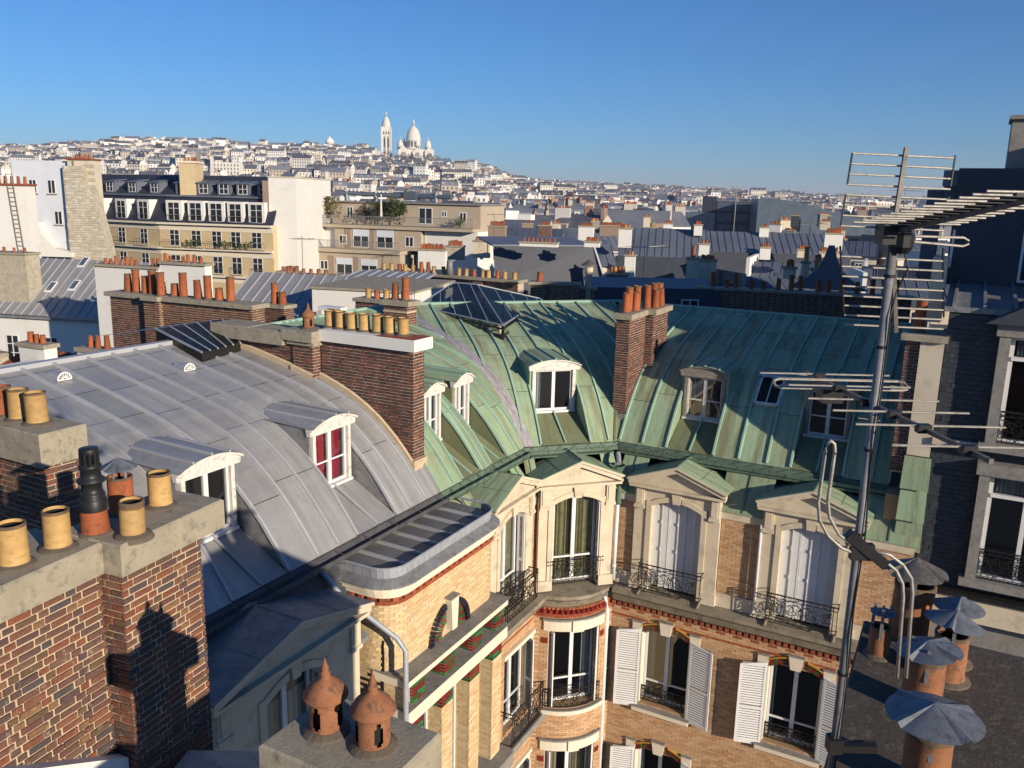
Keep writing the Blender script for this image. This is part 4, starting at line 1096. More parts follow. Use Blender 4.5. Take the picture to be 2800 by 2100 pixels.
    for lo in (5.05, 6.1, 7.25, 8.4):
        striped(lo, lo + .42, -9.98, -9.47, [G, D_, D_, D_, G, G, G])
        striped(lo + .02, lo + .46, -10.72, -10.33, [G, D_, D_, D_, D_], a=1.03, depth=.5)
        zb, i = -10.72, 0
        pb0, pb1, pa = lo + .02, lo + .46, 1.03
        MB(AB).box(pa - .5, pa - .01, pb0 + .01, pb1 - .01, -13.4, -10.72).build('pier_core', 'mortar_light', bld)
        fa = frame(pa, 0, 0, 1, 1, 0); fbk = frame(0, pb1, 1, 0, 0, 1)
        brick_objects(brick_spans(pb0, pb1, -13.4, -10.72, .068, .22, .007, [], rng), fa, 0, .03, 'brick_yellow', bld, 0, rng)
        brick_objects(brick_spans(pa - .5, pa - .012, -13.4, -10.72, .068, .22, .007, [], rng), fbk, 0, .03, 'brick_yellow', bld, 0, rng)
    # windows between the piers, sill band at the foot
    for lo, hi in ((5.5, 6.12), (6.55, 7.27), (7.7, 8.42)):
        MB(AB).box(.60, .66, lo, hi, -13.3, -13.2).build('window', 'white_paint', bld)
        w = MB(AB)
        w.box(.60, .66, lo, lo + .05, -13.2, -10.4); w.box(.60, .66, hi - .05, hi, -13.2, -10.4); w.box(.61, .67, (lo + hi) / 2 - .03, (lo + hi) / 2 + .03, -13.2, -10.4)
        wo_ = w.build('window', 'white_paint', bld)
        MB(AB).quad((.63, lo, -13.3), (.63, hi, -13.3), (.63, hi, -10.3), (.63, lo, -10.3)).build('pane', 'pane_glass', wo_)
        w2 = MB(AB); w2.box(.62, .66, lo, hi, -9.97, -9.45); w2.build('transom_window', 'pane_glass', bld)
    MB(AB).box(.2, 1.35, fb0 - .05, fb1, -13.75, -13.4).build('band', 'stone_grey', bld)
    MB(AB).box(.2, 1.05, fb0, fb1, -19.6, -13.75).build('wall', 'brick_yellow', bld)
    # near end of the bay, below the rounded corner
    nb = brick_spans(-.5, .98, -13.4, -9.28, .066, .215, .007, [], rng)
    brick_objects(nb, frame(0, b1 - .05, 1, 0, 0, 1), 0, .03, 'brick_yellow', bld, 0, rng)
    MB(AB).box(-.5, .97, b1 - .35, b1 - .062, -19.6, -9.28).build('wall', 'mortar_light', bld)
bay()
# lead pipe round the near corner of the bay
pipe([(-.55, 9.72, -7.10), (-.35, 9.68, -7.2), (-.10, 9.55, -7.62), (.95, 9.2, -8.38), (1.12, 9.15, -8.62), (1.12, 9.15, -14)], .055, 'lead_light')
pipe([(.05, 9.62, -8.9), (.05, 9.62, -14)], .05, 'lead_light')
# zinc box gutter end
MB(AB).sprism([(9.45, -8.45), (9.9, -8.15), (9.92, -8.25), (9.5, -8.62)], -.05, .35) if False else None

# ---- the shaded stone lucarne and slate cheek at the lower left of the wing
lc = lucarne(FW, 11.6, 'curtain', o=.35, hwid=1.75, rm='lead', seam='lead')
MB(FW).box(9.35, 15.6, -.6, -.05, -19.6, -8.6).build('wall', 'render_cream', bld)
deck(FW, 9.2, 15.6, -.70, -.04, -7.1, -8.55, 'slate')
MB(FW).sprism([(-.12, -8.30), (.16, -8.42), (.16, -8.52), (-.12, -8.52)], 9.3, 9.85).build('box_gutter', 'lead', bld)

# ------------------------------------------------------------------ chimneys
def hollow(mb, c, prof_out, wall=.02, n=20, depth=.25):
    top = prof_out[-1]
    mb.smooth = True
    mb.lathe(c, prof_out[:-1], n, cap=False)
    mb.cur = 2; mb.lathe(c, [prof_out[-2], (top[0], lerp(prof_out[-2][1], top[1], .5)), top, (top[0] - wall, top[1])], n, cap=False); mb.cur = 0
    mb.cur = 1; mb.lathe(c, [(top[0] - wall, top[1] - .03), (top[0] - wall - .004, top[1] - depth)], n, cap=False); mb.cur = 0
    mb.lathe(c, [(top[0] - wall, top[1]), (top[0] - wall, top[1] - .03)], n, cap=False)
    mb.smooth = False
_POT = {}
def pot_mesh(kind, m):
    if (kind, m) in _POT: return _POT[(kind, m)]
    mb = MB()
    if kind == 'straight':
        hollow(mb, (0, 0, 0), [(.130, -.02), (.128, .02), (.118, .05), (.116, .33), (.120, .345), (.120, .37)], .018, 24, .33)
    elif kind == 'grooved':
        hollow(mb, (0, 0, 0), [(.130, -.02), (.118, .04), (.116, .28), (.110, .285), (.116, .295), (.120, .30), (.120, .36)], .018, 24, .33)
    elif kind == 'taper':
        hollow(mb, (0, 0, 0), [(.135, -.02), (.130, .03), (.098, .52), (.104, .53), (.104, .56)], .016, 16, .4)
    elif kind == 'tall':
        hollow(mb, (0, 0, 0), [(.125, -.02), (.120, .03), (.112, .66), (.120, .67), (.120, .72)], .016, 16, .4)
    elif kind == 'short':
        hollow(mb, (0, 0, 0), [(.13, -.02), (.125, .02), (.105, .34), (.112, .35), (.112, .38)], .016, 16, .3)
    elif kind == 'base':
        hollow(mb, (0, 0, 0), [(.150, -.02), (.145, .0), (.131, .26), (.129, .285), (.128, .30)], .02, 24, .2)
    s = MB(); 
    _POT[(kind, m)] = mb.mesh('chimney_pot', [m, 'soot', 'pot_rim'])
    return _POT[(kind, m)]
def pot(parent, p, kind, m, sc=1.0, tilt=0.0, name='chimney_pot', collar=True):
    o = link_mesh(name, pot_mesh(kind, m), parent, p, (rng.uniform(-.03, .03) + tilt, rng.uniform(-.03, .03), rng.uniform(0, 6)), (sc * rng.uniform(.97, 1.03),) * 3)
    if collar:
        key = 'collar'
        if key not in _POT: _POT[key] = MB().lathe((0, 0, 0), [(.19, -.03), (.165, .012), (.12, .035), (.10, .036)], 18, cap=False).mesh('mortar_collar', 'collar')
        link_mesh('mortar_collar', _POT[key], parent, p, None, (sc,) * 3)
    return o
def lantern_cowl(parent, p, sc=1.0, rot=0.0, m='terracotta_old'):
    n, nzz = 48, 14; r, h = .118, .27; mb = MB()
    pts = []; fs = []
    for j in range(nzz + 1):
        for i in range(n):
            t = 2 * math.pi * i / n; rr = r * (1.06 if j == 0 else 1.0)
            pts.append((rr * math.cos(t), rr * math.sin(t), h * j / nzz))
    for j in range(nzz):
        for i in range(n):
            u = ((i + .5) / n * 4) % 1 - .5; v = ((j + .5) / nzz - .52) / .34
            w = .16 * (1 - abs(v)) ** .5 + (.05 if abs(abs(v) - .45) < .16 else 0) if abs(v) < 1 else 0
            if abs(u) < w: continue
            k = (i + 1) % n; fs.append((j * n + i, j * n + k, (j + 1) * n + k, (j + 1) * n + i))
    mb.smooth = True; mb.add(pts, fs)
    mb.lathe((0, 0, 0), [(r - .014, .005), (r - .014, h)], 24, cap=False) if False else None
    o = link_mesh('lantern_cowl', mb.mesh('lantern_cowl', m), parent, p, (0, 0, rot), (sc,) * 3)
    hat = MB(); hat.smooth = True
    hat.lathe((0, 0, 0), [(.10, .265), (.150, .262), (.158, .272), (.157, .283), (.135, .30), (.125, .335), (.085, .375), (.045, .405), (.030, .418), (.038, .43), (.034, .45), (.022, .46), (.030, .472), (.018, .50), (.002, .555)], 28)
    link_mesh('cowl_hat', hat.mesh('cowl_hat', m), parent, p, (0, 0, rot), (sc,) * 3)
    inn = MB(); inn.lathe((0, 0, 0), [(.085, 0), (.085, .26)], 16); link_mesh('flue', inn.mesh('flue', 'soot'), parent, p, None, (sc,) * 3)
    cb = MB(); cb.lathe((0, 0, 0), [(.19, -.03), (.165, .012), (.125, .035), (.1, .036)], 18, cap=False); link_mesh('mortar_collar', cb.mesh('mortar_collar', 'collar'), parent, p, None, (sc,) * 3)
    return o
def chim_block(parent, s0, s1, o0, o1, z0, z1, fr, m, mortar, faces, limit, pitch=.075, length=.23, joint=.012, header=False, depth=.03):
    MB(fr).box(s0 + .015, s1 - .015, o0 + .015, o1 - .015, z0, z1).build('core', mortar, parent)
    lim = limit
    for f in faces:
        if f == 'o+': sp = brick_spans(s0, s1, z0, z1, pitch, length, joint, [], rng, header); g = fr; of = o1
        elif f == 's+': sp = brick_spans(o0, o1 - .015, z0, z1, pitch, length, joint, [], rng, header); g = (lambda s, o, z: fr(o, s, z)); of = s1
        elif f == 's-': sp = brick_spans(o0, o1 - .015, z0, z1, pitch, length, joint, [], rng, header); g = (lambda s, o, z: fr(-o, s, z)); of = -s0
        elif f == 'o-': sp = brick_spans(s0 + .015, s1 - .015, z0, z1, pitch, length, joint, [], rng, header); g = (lambda s, o, z: fr(s, -o, z)); of = -o0
        brick_objects(sp, g, of, depth, m, parent, lim, rng, prefer=lambda b: -b[3], rough=True)
        lim = max(0, lim - len(sp))
def cap_slab(parent, s0, s1, o0, o1, z0, z1, fr, m, name='cap'):
    e = .015; mb = MB(fr)
    a = [(s0, o0), (s1, o0), (s1, o1), (s0, o1)]; i = [(s0 + e, o0 + e), (s1 - e, o0 + e), (s1 - e, o1 - e), (s0 + e, o1 - e)]
    P = [(x, y, z0) for x, y in a] + [(x, y, z1 - e) for x, y in a] + [(x, y, z1) for x, y in i]
    mb.add(P, [(3, 2, 1, 0), (0, 1, 5, 4), (1, 2, 6, 5), (2, 3, 7, 6), (3, 0, 4, 7), (4, 5, 9, 8), (5, 6, 10, 9), (6, 7, 11, 10), (7, 4, 8, 11), (8, 9, 10, 11)])
    return mb.build(name, m, parent)

# big brick stack on the seam between zinc and copper
big = new_b('chimney_stack', 'tall dark brick chimney stack with white slab cap and row of ochre pots', 'chimney')
chim_block(big, -3.75, -1.05, 5.30, 5.75, -6.9, -3.46, AB, 'brick_brown', 'mortar_dark', ['o+', 's+'], 300, .074, .225, .015, True)
chim_block(big, -4.42, -3.78, 5.25, 6.02, -5.4, -3.48, AB, 'brick_brown', 'mortar_dark', ['o+', 's+'], 60, .074, .225, .015, True)
chim_block(big, -6.75, -4.45, 5.45, 5.98, -5.2, -3.62, AB, 'brick_brown', 'mortar_dark', ['o+'], 0, .074, .225, .015, True)
cap_slab(big, -3.72, -.93, 5.12, 5.88, -3.46, -3.19, AB, 'render_white')
MB(AB).slab((-2.05, 5.14, -3.183), (-.95, 5.14, -3.183), (-.95, 5.86, -3.183), (-2.05, 5.86, -3.183), .006).build('cap_cover', 'brick_red', big)
cap_slab(big, -4.62, -3.66, 5.10, 6.18, -3.48, -3.22, AB, 'concrete')
cap_slab(big, -4.52, -3.70, 5.16, 6.10, -3.58, -3.48, AB, 'concrete')
cap_slab(big, -7.0, -5.72, 5.3, 6.18, -3.62, -3.28, AB, 'concrete'); cap_slab(big, -5.71, -4.60, 5.3, 6.18, -3.63, -3.29, AB, 'concrete')
for a, b in ((-3.72, 5.42), (-3.38, 5.44), (-3.02, 5.46), (-2.66, 5.44), (-2.28, 5.42), (-1.92, 5.44), (-1.55, 5.42)):
    pot(big, AB(a, b, -3.18), 'straight', 'ochre_pot', 1.12)
pot(big, AB(-3.75, 5.18, -3.2), 'straight', 'ochre_pot', 1.1)
lantern_cowl(big, AB(-4.12, 5.75, -3.22), 1.15, .4)
# mortar fillet along the roof
def fillet(parent, b, a0, a1, m='mortar_light', t=.05, h=.12):
    mb = MB(AB); n = 20
    for k in range(n):
        x, y = lerp(a0, a1, k / n), lerp(a0, a1, (k + 1) / n)
        zx, zy = hz(-.55 - x), hz(-.55 - y)
        mb.add([(x, b, zx - .05), (y, b, zy - .05), (y, b + t, zy - .05), (x, b + t, zx - .05), (x, b, zx + h + .03), (y, b, zy + h + .03), (y, b + t, zy + h), (x, b + t, zx + h)], [(3, 2, 6, 7), (4, 5, 6, 7)])
    mb.build('mortar_fillet', m, parent)
fillet(big, 5.752, -3.78, -.98); fillet(big, 6.022, -4.45, -3.75); fillet(big, 5.985, -6.75, -4.45)
MB(AB).box(-1.05, -.98, 5.28, 5.80, -6.9, -6.05).build('mortar_fillet', 'mortar_light', big)

rc = new_b('chimney_stack', 'stepped red-brown brick chimney with cluster of tall terracotta pots on green roof', 'chimney')
chim_block(rc, 1.03, 1.45, -2.88, -1.5, -6.6, -3.36, AB, 'brick_brown', 'mortar_dark', ['o+', 's+'], 200, .074, .225, .015, True)
chim_block(rc, 1.22, 1.68, -4.3, -2.9, -6.0, -3.34, AB, 'brick_brown', 'mortar_dark', ['o+', 's+'], 100, .074, .225, .015, True)
cap_slab(rc, .95, 1.53, -2.92, -1.40, -3.36, -3.20, AB, 'concrete'); cap_slab(rc, 1.14, 1.78, -4.42, -2.82, -3.35, -3.19, AB, 'concrete')
for i, (a, b, k) in enumerate(((1.22, -1.75, 'taper'), (1.16, -2.1, 'tall'), (1.34, -2.2, 'taper'), (1.24, -2.55, 'tall'), (1.42, -2.98, 'tall'), (1.58, -3.25, 'taper'), (1.42, -3.55, 'tall'), (1.56, -3.85, 'taper'), (1.40, -4.1, 'tall'))):
    pot(rc, AB(a, b, -3.19), k, 'terracotta', 1.0)
MB(AB).box(1.0, 1.47, -1.5, -1.40, -6.75, -6.15).build('flashing', 'lead', rc)

sc_ = new_b('chimney_stack', 'small square brick chimney with two orange pots left of glass roof', 'chimney')
chim_block(sc_, -6.35, -5.45, -.75, -.25, -4.6, -3.40, AB, 'brick_brown', 'mortar_dark', ['o+', 's+'], 60, .074, .225, .015, True)
cap_slab(sc_, -6.45, -5.33, -.85, -.15, -3.40, -3.24, AB, 'concrete')
pot(sc_, AB(-6.08, -.5, -3.24), 'taper', 'terracotta', .95); pot(sc_, AB(-5.68, -.5, -3.24), 'tall', 'terracotta', 1.0)
MB(AB).box(-6.36, -5.44, -.76, -.24, -3.62, -3.56).build('band', 'mortar_light', sc_)

# glazed lantern roof over the stair
gl = new_b('glass_roof', 'hipped glass lantern roof on dark posts above the green copper roof', 'skylight')
G0, G1, G2, T1, T2 = (-6.7, -2.63, -3.72), (-2.74, -1.57, -3.90), (-4.47, -7.87, -3.80), (-7.29, -5.87, -3.20), (-6.19, -5.81, -3.20)
G3 = (-9.4, -9.0, -3.78)
L3 = lambda p, q, t: tuple(lerp(p[i], q[i], t) for i in range(3))
def gface(bots, tops):
    for (a, b), (c, d) in zip(zip(bots, bots[1:]), zip(tops, tops[1:])):
        pl = [a, b, d] + ([c] if math.dist(c, a) > .02 else [])
        if math.dist(b, d) < .02: pl = [a, b, c]
        MB(AB).add(pl, [tuple(range(len(pl)))]).build('pane', 'roof_glass', gl)
    for a, c in list(zip(bots, tops))[1:-1]: MB(AB).tube([a, c], .018, 4).build('glazing_bar', 'lead_light', gl)
def up(u): return L3(G0, T1, u) if u <= 1 else L3(T1, T2, u - 1)
ts, us = (0, .11, .29, .47, .66, .84, 1), (0, .41, .62, .85, 1.19, 1.7, 2)
gface([L3(G0, G1, t) for t in ts], [up(u) for u in us])
gface([L3(G1, G2, t) for t in (0, .2, .42, .66, .85, 1)], [L3(T2, G2, t) for t in (0, .25, .48, .72, .88, 1)])
gface([L3(G2, G3, t) for t in (0, .25, .5, .75, 1)], [L3(T2, T1, t) for t in (0, .25, .5, .75, 1)])
gface([L3(G3, G0, t) for t in (0, .3, .6, 1)], [L3(T1, G0, t) for t in (0, .3, .6, 1)])
for p, q, r in ((G0, T1, .03), (T1, T2, .04), (T2, G2, .03), (G1, T2, .022), (G0, G1, .025), (G1, G2, .025)): MB(AB).tube([p, q], r, 5).build('edge_bar', 'lead_light', gl)
for p, q, n in ((G0, G1, 4), (G1, G2, 4)):
    for k in range(n + 1):
        x = L3(p, q, (k + .03) / (n + .06)); MB(AB).tube([(x[0], x[1], x[2] - 1.1), x], .035, 4).build('post', 'iron', gl)
    MB(AB).tube([(p[0], p[1], p[2] - .36), (q[0], q[1], q[2] - .36)], .06, 4).build('rail', 'iron', gl); MB(AB).tube([(p[0], p[1], p[2] - .12), (q[0], q[1], q[2] - .12)], .03, 4).build('rail', 'iron', gl)
for p, q in ((G0, G1), (G1, G2)):
    MB(AB).add([(p[0], p[1], p[2] - .30), (q[0], q[1], q[2] - .30), (q[0], q[1], q[2] - 1.3), (p[0], p[1], p[2] - 1.3)], [(0, 1, 2, 3)]).build('skirt', 'copper_dark', gl)
ins = lambda p: (lerp(p[0], -5.8, .1), lerp(p[1], -5.0, .1))
MB(AB).zprism([ins(G0), ins(G1), ins(G2), ins(G3)], -5.4, -4.02).build('shaft', 'render_cream', gl)

# slanting skylight by the zinc ridge
sk = new_b('roof_light', 'slanting patent-glazed roof light on the zinc ridge beside brick chimney', 'skylight')
S = [(-7.65, 7.3), (-5.75, 7.6), (-5.95, 6.2), (-7.63, 5.2)]
SZ = [-3.36, -3.70, -3.70, -3.36]
def spnt(u, v): 
    x = [lerp(lerp(S[0][i], S[1][i], u), lerp(S[3][i], S[2][i], u), v) for i in (0, 1)]
    return (x[0], x[1], lerp(SZ[0], SZ[1], u))
for k in range(5):
    MB(AB).quad(spnt(0, k / 5), spnt(1, k / 5), spnt(1, (k + 1) / 5), spnt(0, (k + 1) / 5)).build('pane', 'roof_glass', sk)
for k in range(6): MB(AB).tube([spnt(0, k / 5), spnt(1, k / 5)], .028, 4).build('glazing_bar', 'lead_light', sk)
MB(AB).add([spnt(0, 0), spnt(1, 0), (S[1][0], S[1][1], -4.1), (S[0][0], S[0][1], -3.9), spnt(1, 1), (S[2][0], S[2][1], -4.1)], [(0, 1, 2, 3), (1, 4, 5, 2)]).build('side', 'iron', sk)
MB(AB).quad((-7.65, 7.3, -3.36), (-7.63, 5.2, -3.36), (-9.6, 4.9, -3.7), (-9.6, 7.8, -3.7)).build('far_side', 'lead', sk)

# ------------------------------------------------------------------ foreground chimneys of the roof the camera stands on
NF = frame(3.82, 15.9, .104, .994, .994, -.104)
nr = new_b('chimney_stack', 'large mottled brick chimney in left foreground with stone cap and yellow pots', 'chimney')
chim_block(nr, .2, 1.14, -.62, -.12, -5.9, -3.15, NF, 'brick_near', 'mortar_light', ['o+', 's+', 's-'], 170, .068, .206, .015, True)
chim_block(nr, 1.17, 3.8, -.85, -.32, -5.75, -3.15, NF, 'brick_near', 'mortar_light', ['o+'], 130, .068, .206, .015, True)
cap_slab(nr, 0, 1.24, -.72, 0, -3.15, -2.87, NF, 'concrete'); cap_slab(nr, 1.241, 4.0, -.98, -.2, -3.15, -2.872, NF, 'concrete')
for p, k, m in (((3.56, 17.77), 'straight', 'ochre_pot'), ((3.55, 17.40), 'straight', 'ochre_pot'), ((3.84, 16.92), 'grooved', 'ochre_pot'), ((3.47, 16.33), 'straight', 'ochre_pot')):
    pot(nr, AB(p[0], p[1], -2.87), k, m, .90)
bp = AB(3.52, 17.04, -2.87)
pot(nr, bp, 'base', 'terracotta', .80)
bc = MB(); bc.smooth = True
bc.lathe((0, 0, 0), [(.128, .24), (.130, .34), (.118, .36), (.112, .37), (.118, .40), (.108, .42), (.098, .43), (.095, .52), (.128, .53), (.130, .555), (.10, .575), (.095, .60), (.088, .66), (.104, .67), (.104, .70), (.085, .71), (.083, .715)], 24, cap=False)
bc.lathe((0, 0, 0), [(.088, .82), (.090, .86), (.086, .87), (.001, .872)], 24, cap=False)
bc.smooth = False
for k in range(10):
    t = 2 * math.pi * k / 10; bc.box(.075 * math.cos(t) - .014, .075 * math.cos(t) + .014, .075 * math.sin(t) - .014, .075 * math.sin(t) + .014, .70, .83)
bc.lathe((0, 0, 0), [(.055, .70), (.055, .83)], 12)
link_mesh('flue_cowl', bc.mesh('flue_cowl', 'black_plastic'), nr, bp, None, (.86, .86, .86))
def zinc_hat(parent, p, r, h, seed, m='hat_zinc', pleats=6, tilt=(0, 0)):
    rg = random.Random(seed); n = 60; ph = rg.uniform(0, 6); mb = MB(); pts = [(0, 0, h)]; fs = []
    rings = (.25, .5, .75, 1.0)
    for q in rings:
        for i in range(n):
            t = 2 * math.pi * i / n; w = abs(((t - ph) * pleats / 2 / math.pi) % 1 - .5) * 2      # 1 on a pleat
            lift = max(0, (w - .86) / .14) * .035 * q
            step = (((t - ph) * pleats / 2 / math.pi) % 1) * .006 * q
            pts.append((r * q * math.cos(t) * (1 + .02 * math.sin(3 * t + seed)), r * q * math.sin(t), h * (1 - q) + lift + step))
    for i in range(n): fs.append((0, 1 + i, 1 + (i + 1) % n))
    for k in range(len(rings) - 1):
        for i in range(n):
            j = (i + 1) % n; fs.append((1 + k * n + i, 1 + k * n + j, 1 + (k + 1) * n + j, 1 + (k + 1) * n + i))
    return link_mesh('zinc_hat', mb.add(pts, fs).mesh('zinc_hat', m), parent, p, (tilt[0], tilt[1], 0))
hp = AB(3.31, 16.62, -2.87)
pot(nr, hp, 'straight', 'terracotta', .9)
zinc_hat(nr, AB(3.31, 16.62, -2.45), .155, .10, 3)
st = MB(); st.bar((-.09, 0, .3), (-.06, 0, .46), .02); st.bar((.09, 0, .3), (.06, 0, .46), .02); link_mesh('hat_strap', st.mesh('hat_strap', 'galvanized'), nr, hp)

r2 = new_b('chimney_stack', 'brick chimney with thick stone cap and three yellow pots at left edge', 'chimney')
chim_block(r2, -2.2, .30, 14.98, 15.42, -6.9, -3.27, AB, 'brick_near', 'mortar_light', ['o+', 's+'], 220, .072, .22, .014, True)
cap_slab(r2, -2.3, .40, 14.90, 15.52, -3.27, -2.86, AB, 'concrete')
for a in (-.10, -.46, -.82): pot(r2, AB(a, 15.2, -2.86), 'straight', 'ochre_pot' if a > -.8 else 'terracotta', 1.05)

ln = new_b('chimney_stack', 'square lichen-spotted chimney slab carrying two terracotta lantern cowls', 'chimney')
chim_block(ln, 6.62, 7.25, 17.68, 18.05, -6.5, -3.42, AB, 'brick_near', 'mortar_light', ['o+', 's+', 's-'], 90, .077, .23, .014)
cap_slab(ln, 6.5, 7.36, 17.55, 18.18, -3.42, -3.15, AB, 'concrete')
lantern_cowl(ln, AB(6.745, 17.87, -3.15), .86, .9); lantern_cowl(ln, AB(7.08, 17.85, -3.15), .86, .2)

hc = new_b('chimney_stack', 'wide dark cement chimney slab with pots under pleated zinc hats', 'chimney')
HZ0 = -3.2
MB(AB).box(9.61, 13.6, 14.75, 19.4, -9.5, HZ0 - .25).build('core', 'brick_brown', hc)
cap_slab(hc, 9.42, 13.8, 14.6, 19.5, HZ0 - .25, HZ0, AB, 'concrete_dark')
chim_block(hc, 9.46, 9.60, 14.77, 18.9, -7.0, HZ0 - .26, AB, 'brick_brown', 'mortar_dark', ['s-'], 60, .077, .23, .014)
def hatted(a, b, sc, r, h, seed, m='hat_zinc', pm='terracotta_old', hh=.42, pleats=4, tilt=(0, 0)):
    p = AB(a, b, HZ0); pot(hc, p, 'straight', pm, sc)
    zinc_hat(hc, AB(a, b, HZ0 + hh), r, h, seed, m, pleats, tilt)
    for t in (.6, 2.7, 4.8):
        s_ = MB(); s_.bar((.115 * sc * math.cos(t), .115 * sc * math.sin(t), .25 * sc), (.10 * sc * math.cos(t), .10 * sc * math.sin(t), hh + .05), .022)
        link_mesh('hat_strap', s_.mesh('hat_strap', 'galvanized'), hc, p)
hatted(9.94, 16.58, 1.05, .25, .09, 1, hh=.46); hatted(9.88, 15.72, 1.02, .20, .07, 2, tilt=(0, -.12)); hatted(10.02, 15.22, .9, .19, .10, 3, tilt=(-.1, .12)); hatted(10.05, 14.95, .8, .165, .09, 4)
hatted(9.74, 14.75, 1.2, .225, .12, 5, 'antenna_boom', 'terracotta_old', .54, 3); hatted(9.57, 15.12, .62, .085, .035, 6, hh=.33)
dm = MB(); dm.smooth = True; dm.lathe((0, 0, 0), [(.16, 0), (.155, .32), (.145, .41), (.11, .48), (.06, .51), (0.001, .52)], 24)
link_mesh('dome_cowl', dm.mesh('dome_cowl', 'galvanized'), hc, AB(9.92, 17.25, HZ0))

# ------------------------------------------------------------------ aerial mast and its aerials
def mast():
    X, Y = 1.72, 3.9
    m = thing('antenna_mast', 'galvanized steel mast pole standing at right with clamps', 'mast', (X, Y, -3.2))
    t = MB(); t.smooth = True; t.tube([(0, 0, 0), (0, 0, 3.06)], .0205, 16); t.build('pole', 'galvanized', m)
    for z in (.86, 1.62, 2.05, 2.55, 2.88): MB().lathe((0, 0, z), [(.0265, 0), (.0265, .014)], 14).build('tape_band', 'black_plastic', m)
    MB().box(-.03, .22, -.02, .02, .42, .46).build('wall_bracket', 'iron', m)
    c = MB(); c.box(-.035, .035, -.035, .035, .42, .50); c.build('bracket_clamp', 'iron', m)
    b = MB(); b.tube([(0, 0, .46), (.26, .1, .40)], .018, 6); b.build('bracket_arm', 'iron', m)
    cb_ = MB(); cb_.tube([(.03, -.03, 3.02), (.06, -.05, 2.93), (.03, -.026, 2.82)] + [(.012 + .006 * math.sin(k * 1.3), -.027 - .004 * math.cos(k * 2.1), 2.7 - k * .18) for k in range(14)] + [(.03, -.03, .1), (.08, -.02, 0)], .0045, 6); cb_.build('cable', 'black_plastic', m)
    # UHF aerial with corner reflector
    u = thing('tv_antenna', 'UHF television aerial with tilted rod reflector screens atop the mast', 'antenna', (X, Y, -.11), 0, 'television aerials')
    bm = MB(); e = (.03, -1.05, .155); bm.tube([(0, .05, -.01), e], .0125, 4); bm.build('boom', 'antenna_boom', u)
    n = 13
    for k in range(n):
        t_ = .10 + .9 * k / n; cx, cy, cz = [e[i] * t_ for i in range(3)]; L = lerp(.235, .16, k / n)
        MB().tube([(cx - L, cy, cz + .022), (cx + L, cy, cz + .022)], .0048, 6).build('director', 'aluminium', u)
        MB().box(cx - .07, cx + .07, cy - .012, cy + .012, cz + .008, cz + .02).build('director_clip', 'black_plastic', u)
    fd = MB(); fd.tube([(.08, -.03, -.02), (.30, -.03, -.022), (.325, -.03, -.035), (.325, -.03, -.05), (.30, -.03, -.06), (.08, -.03, -.045)], .006, 6); fd.build('dipole', 'aluminium', u)
    bx = MB(); bx.box(-.07, .05, -.05, .05, -.06, .03); bx.lathe((.03, -.02, -.07), [(.03, -.03), (.05, 0), (.05, .05), (.03, .08)], 10); bx.build('junction_box', 'black_plastic', u)
    # screens: (bottom, top) of each
    for (z0, y0, x0), (z1, y1, x1), nrod, nm in (((.0, .05, .015), (.375, .14, .07), 8, 'u'), ((-.06, .05, .02), (-.48, .12, .115), 9, 'l')):
        MB().tube([(x0, y0, z0), (x1, y1, z1)], .0125, 4).build('screen_arm', 'antenna_boom', u)
        for k in range(nrod):
            t_ = (k + .35) / nrod; x, y, z = lerp(x0, x1, t_), lerp(y0, y1, t_), lerp(z0, z1, t_)
            if nm == 'l' and k == 0: continue
            MB().tube([(x - .238, y + .015, z), (x + .238, y + .015, z - .012)], .0048, 6).build('screen_rod', 'aluminium', u)
        for k0, k1 in ((0, 3), (4, 7)):
            for sx in (-.238, .238):
                a = [lerp(p, q, (k0 + .35) / nrod) for p, q in ((x0, x1), (y0, y1), (z0, z1))]; b_ = [lerp(p, q, (k1 + .35) / nrod) for p, q in ((x0, x1), (y0, y1), (z0, z1))]
                MB().tube([(a[0] + sx, a[1] + .015, a[2]), (b_[0] + sx, b_[1] + .015, b_[2])], .005, 6).build('screen_edge', 'black_plastic', u)
    # VHF aerial
    v = thing('tv_antenna', 'long VHF television aerial with wide thin rods crossing the mast middle', 'antenna', (X, Y, -.93), 0, 'television aerials')
    MB().tube([(-.06, .80, 0), (.09, -.85, 0)], .013, 4).build('boom', 'antenna_boom', v)
    for y, L, dx in ((.66, .355, 0), (.36, .335, 0), (.06, .315, .02), (-.17, .31, .05), (-.41, .32, .07), (-.72, .33, .1)):
        MB().tube([(dx - L, y, .018), (dx + L, y, .018)], .0052, 6).build('element_rod', 'aluminium', v)
        MB().box(dx - .028 - .03, dx + .028 - .03, y - .02, y + .02, -.012, .024).build('element_clip', 'black_plastic', v)
    MB().tube([(-.30, .50, .02), (.33, .50, .02), (.36, .49, .015), (.372, .47, .0), (.36, .45, -.012), (.33, .44, -.015), (-.30, .44, -.015), (-.33, .45, -.01), (-.335, .47, 0), (-.33, .49, .012)], .008, 6, closed=True).build('dipole', 'aluminium', v)
    MB().box(-.09, .02, .42, .52, -.09, -.02).build('junction_box', 'black_plastic', v)
    # FM loops
    f = thing('radio_antenna', 'bent tubular FM loop aerial clamped to lower mast, curling both ways', 'antenna', (X, Y, -1.66))
    MB().box(-.05, .06, -.06, -.02, -.03, .05).build('clamp', 'black_plastic', f); MB().bar((-.07, -.04, .10), (.12, -.05, -.05), .05).build('clamp_arm', 'black_plastic', f)
    def loop(pts, off):
        sm = MB(); sm.smooth = True; sm.tube(pts, .0085, 8); sm.build('loop_tube', 'aluminium', f)
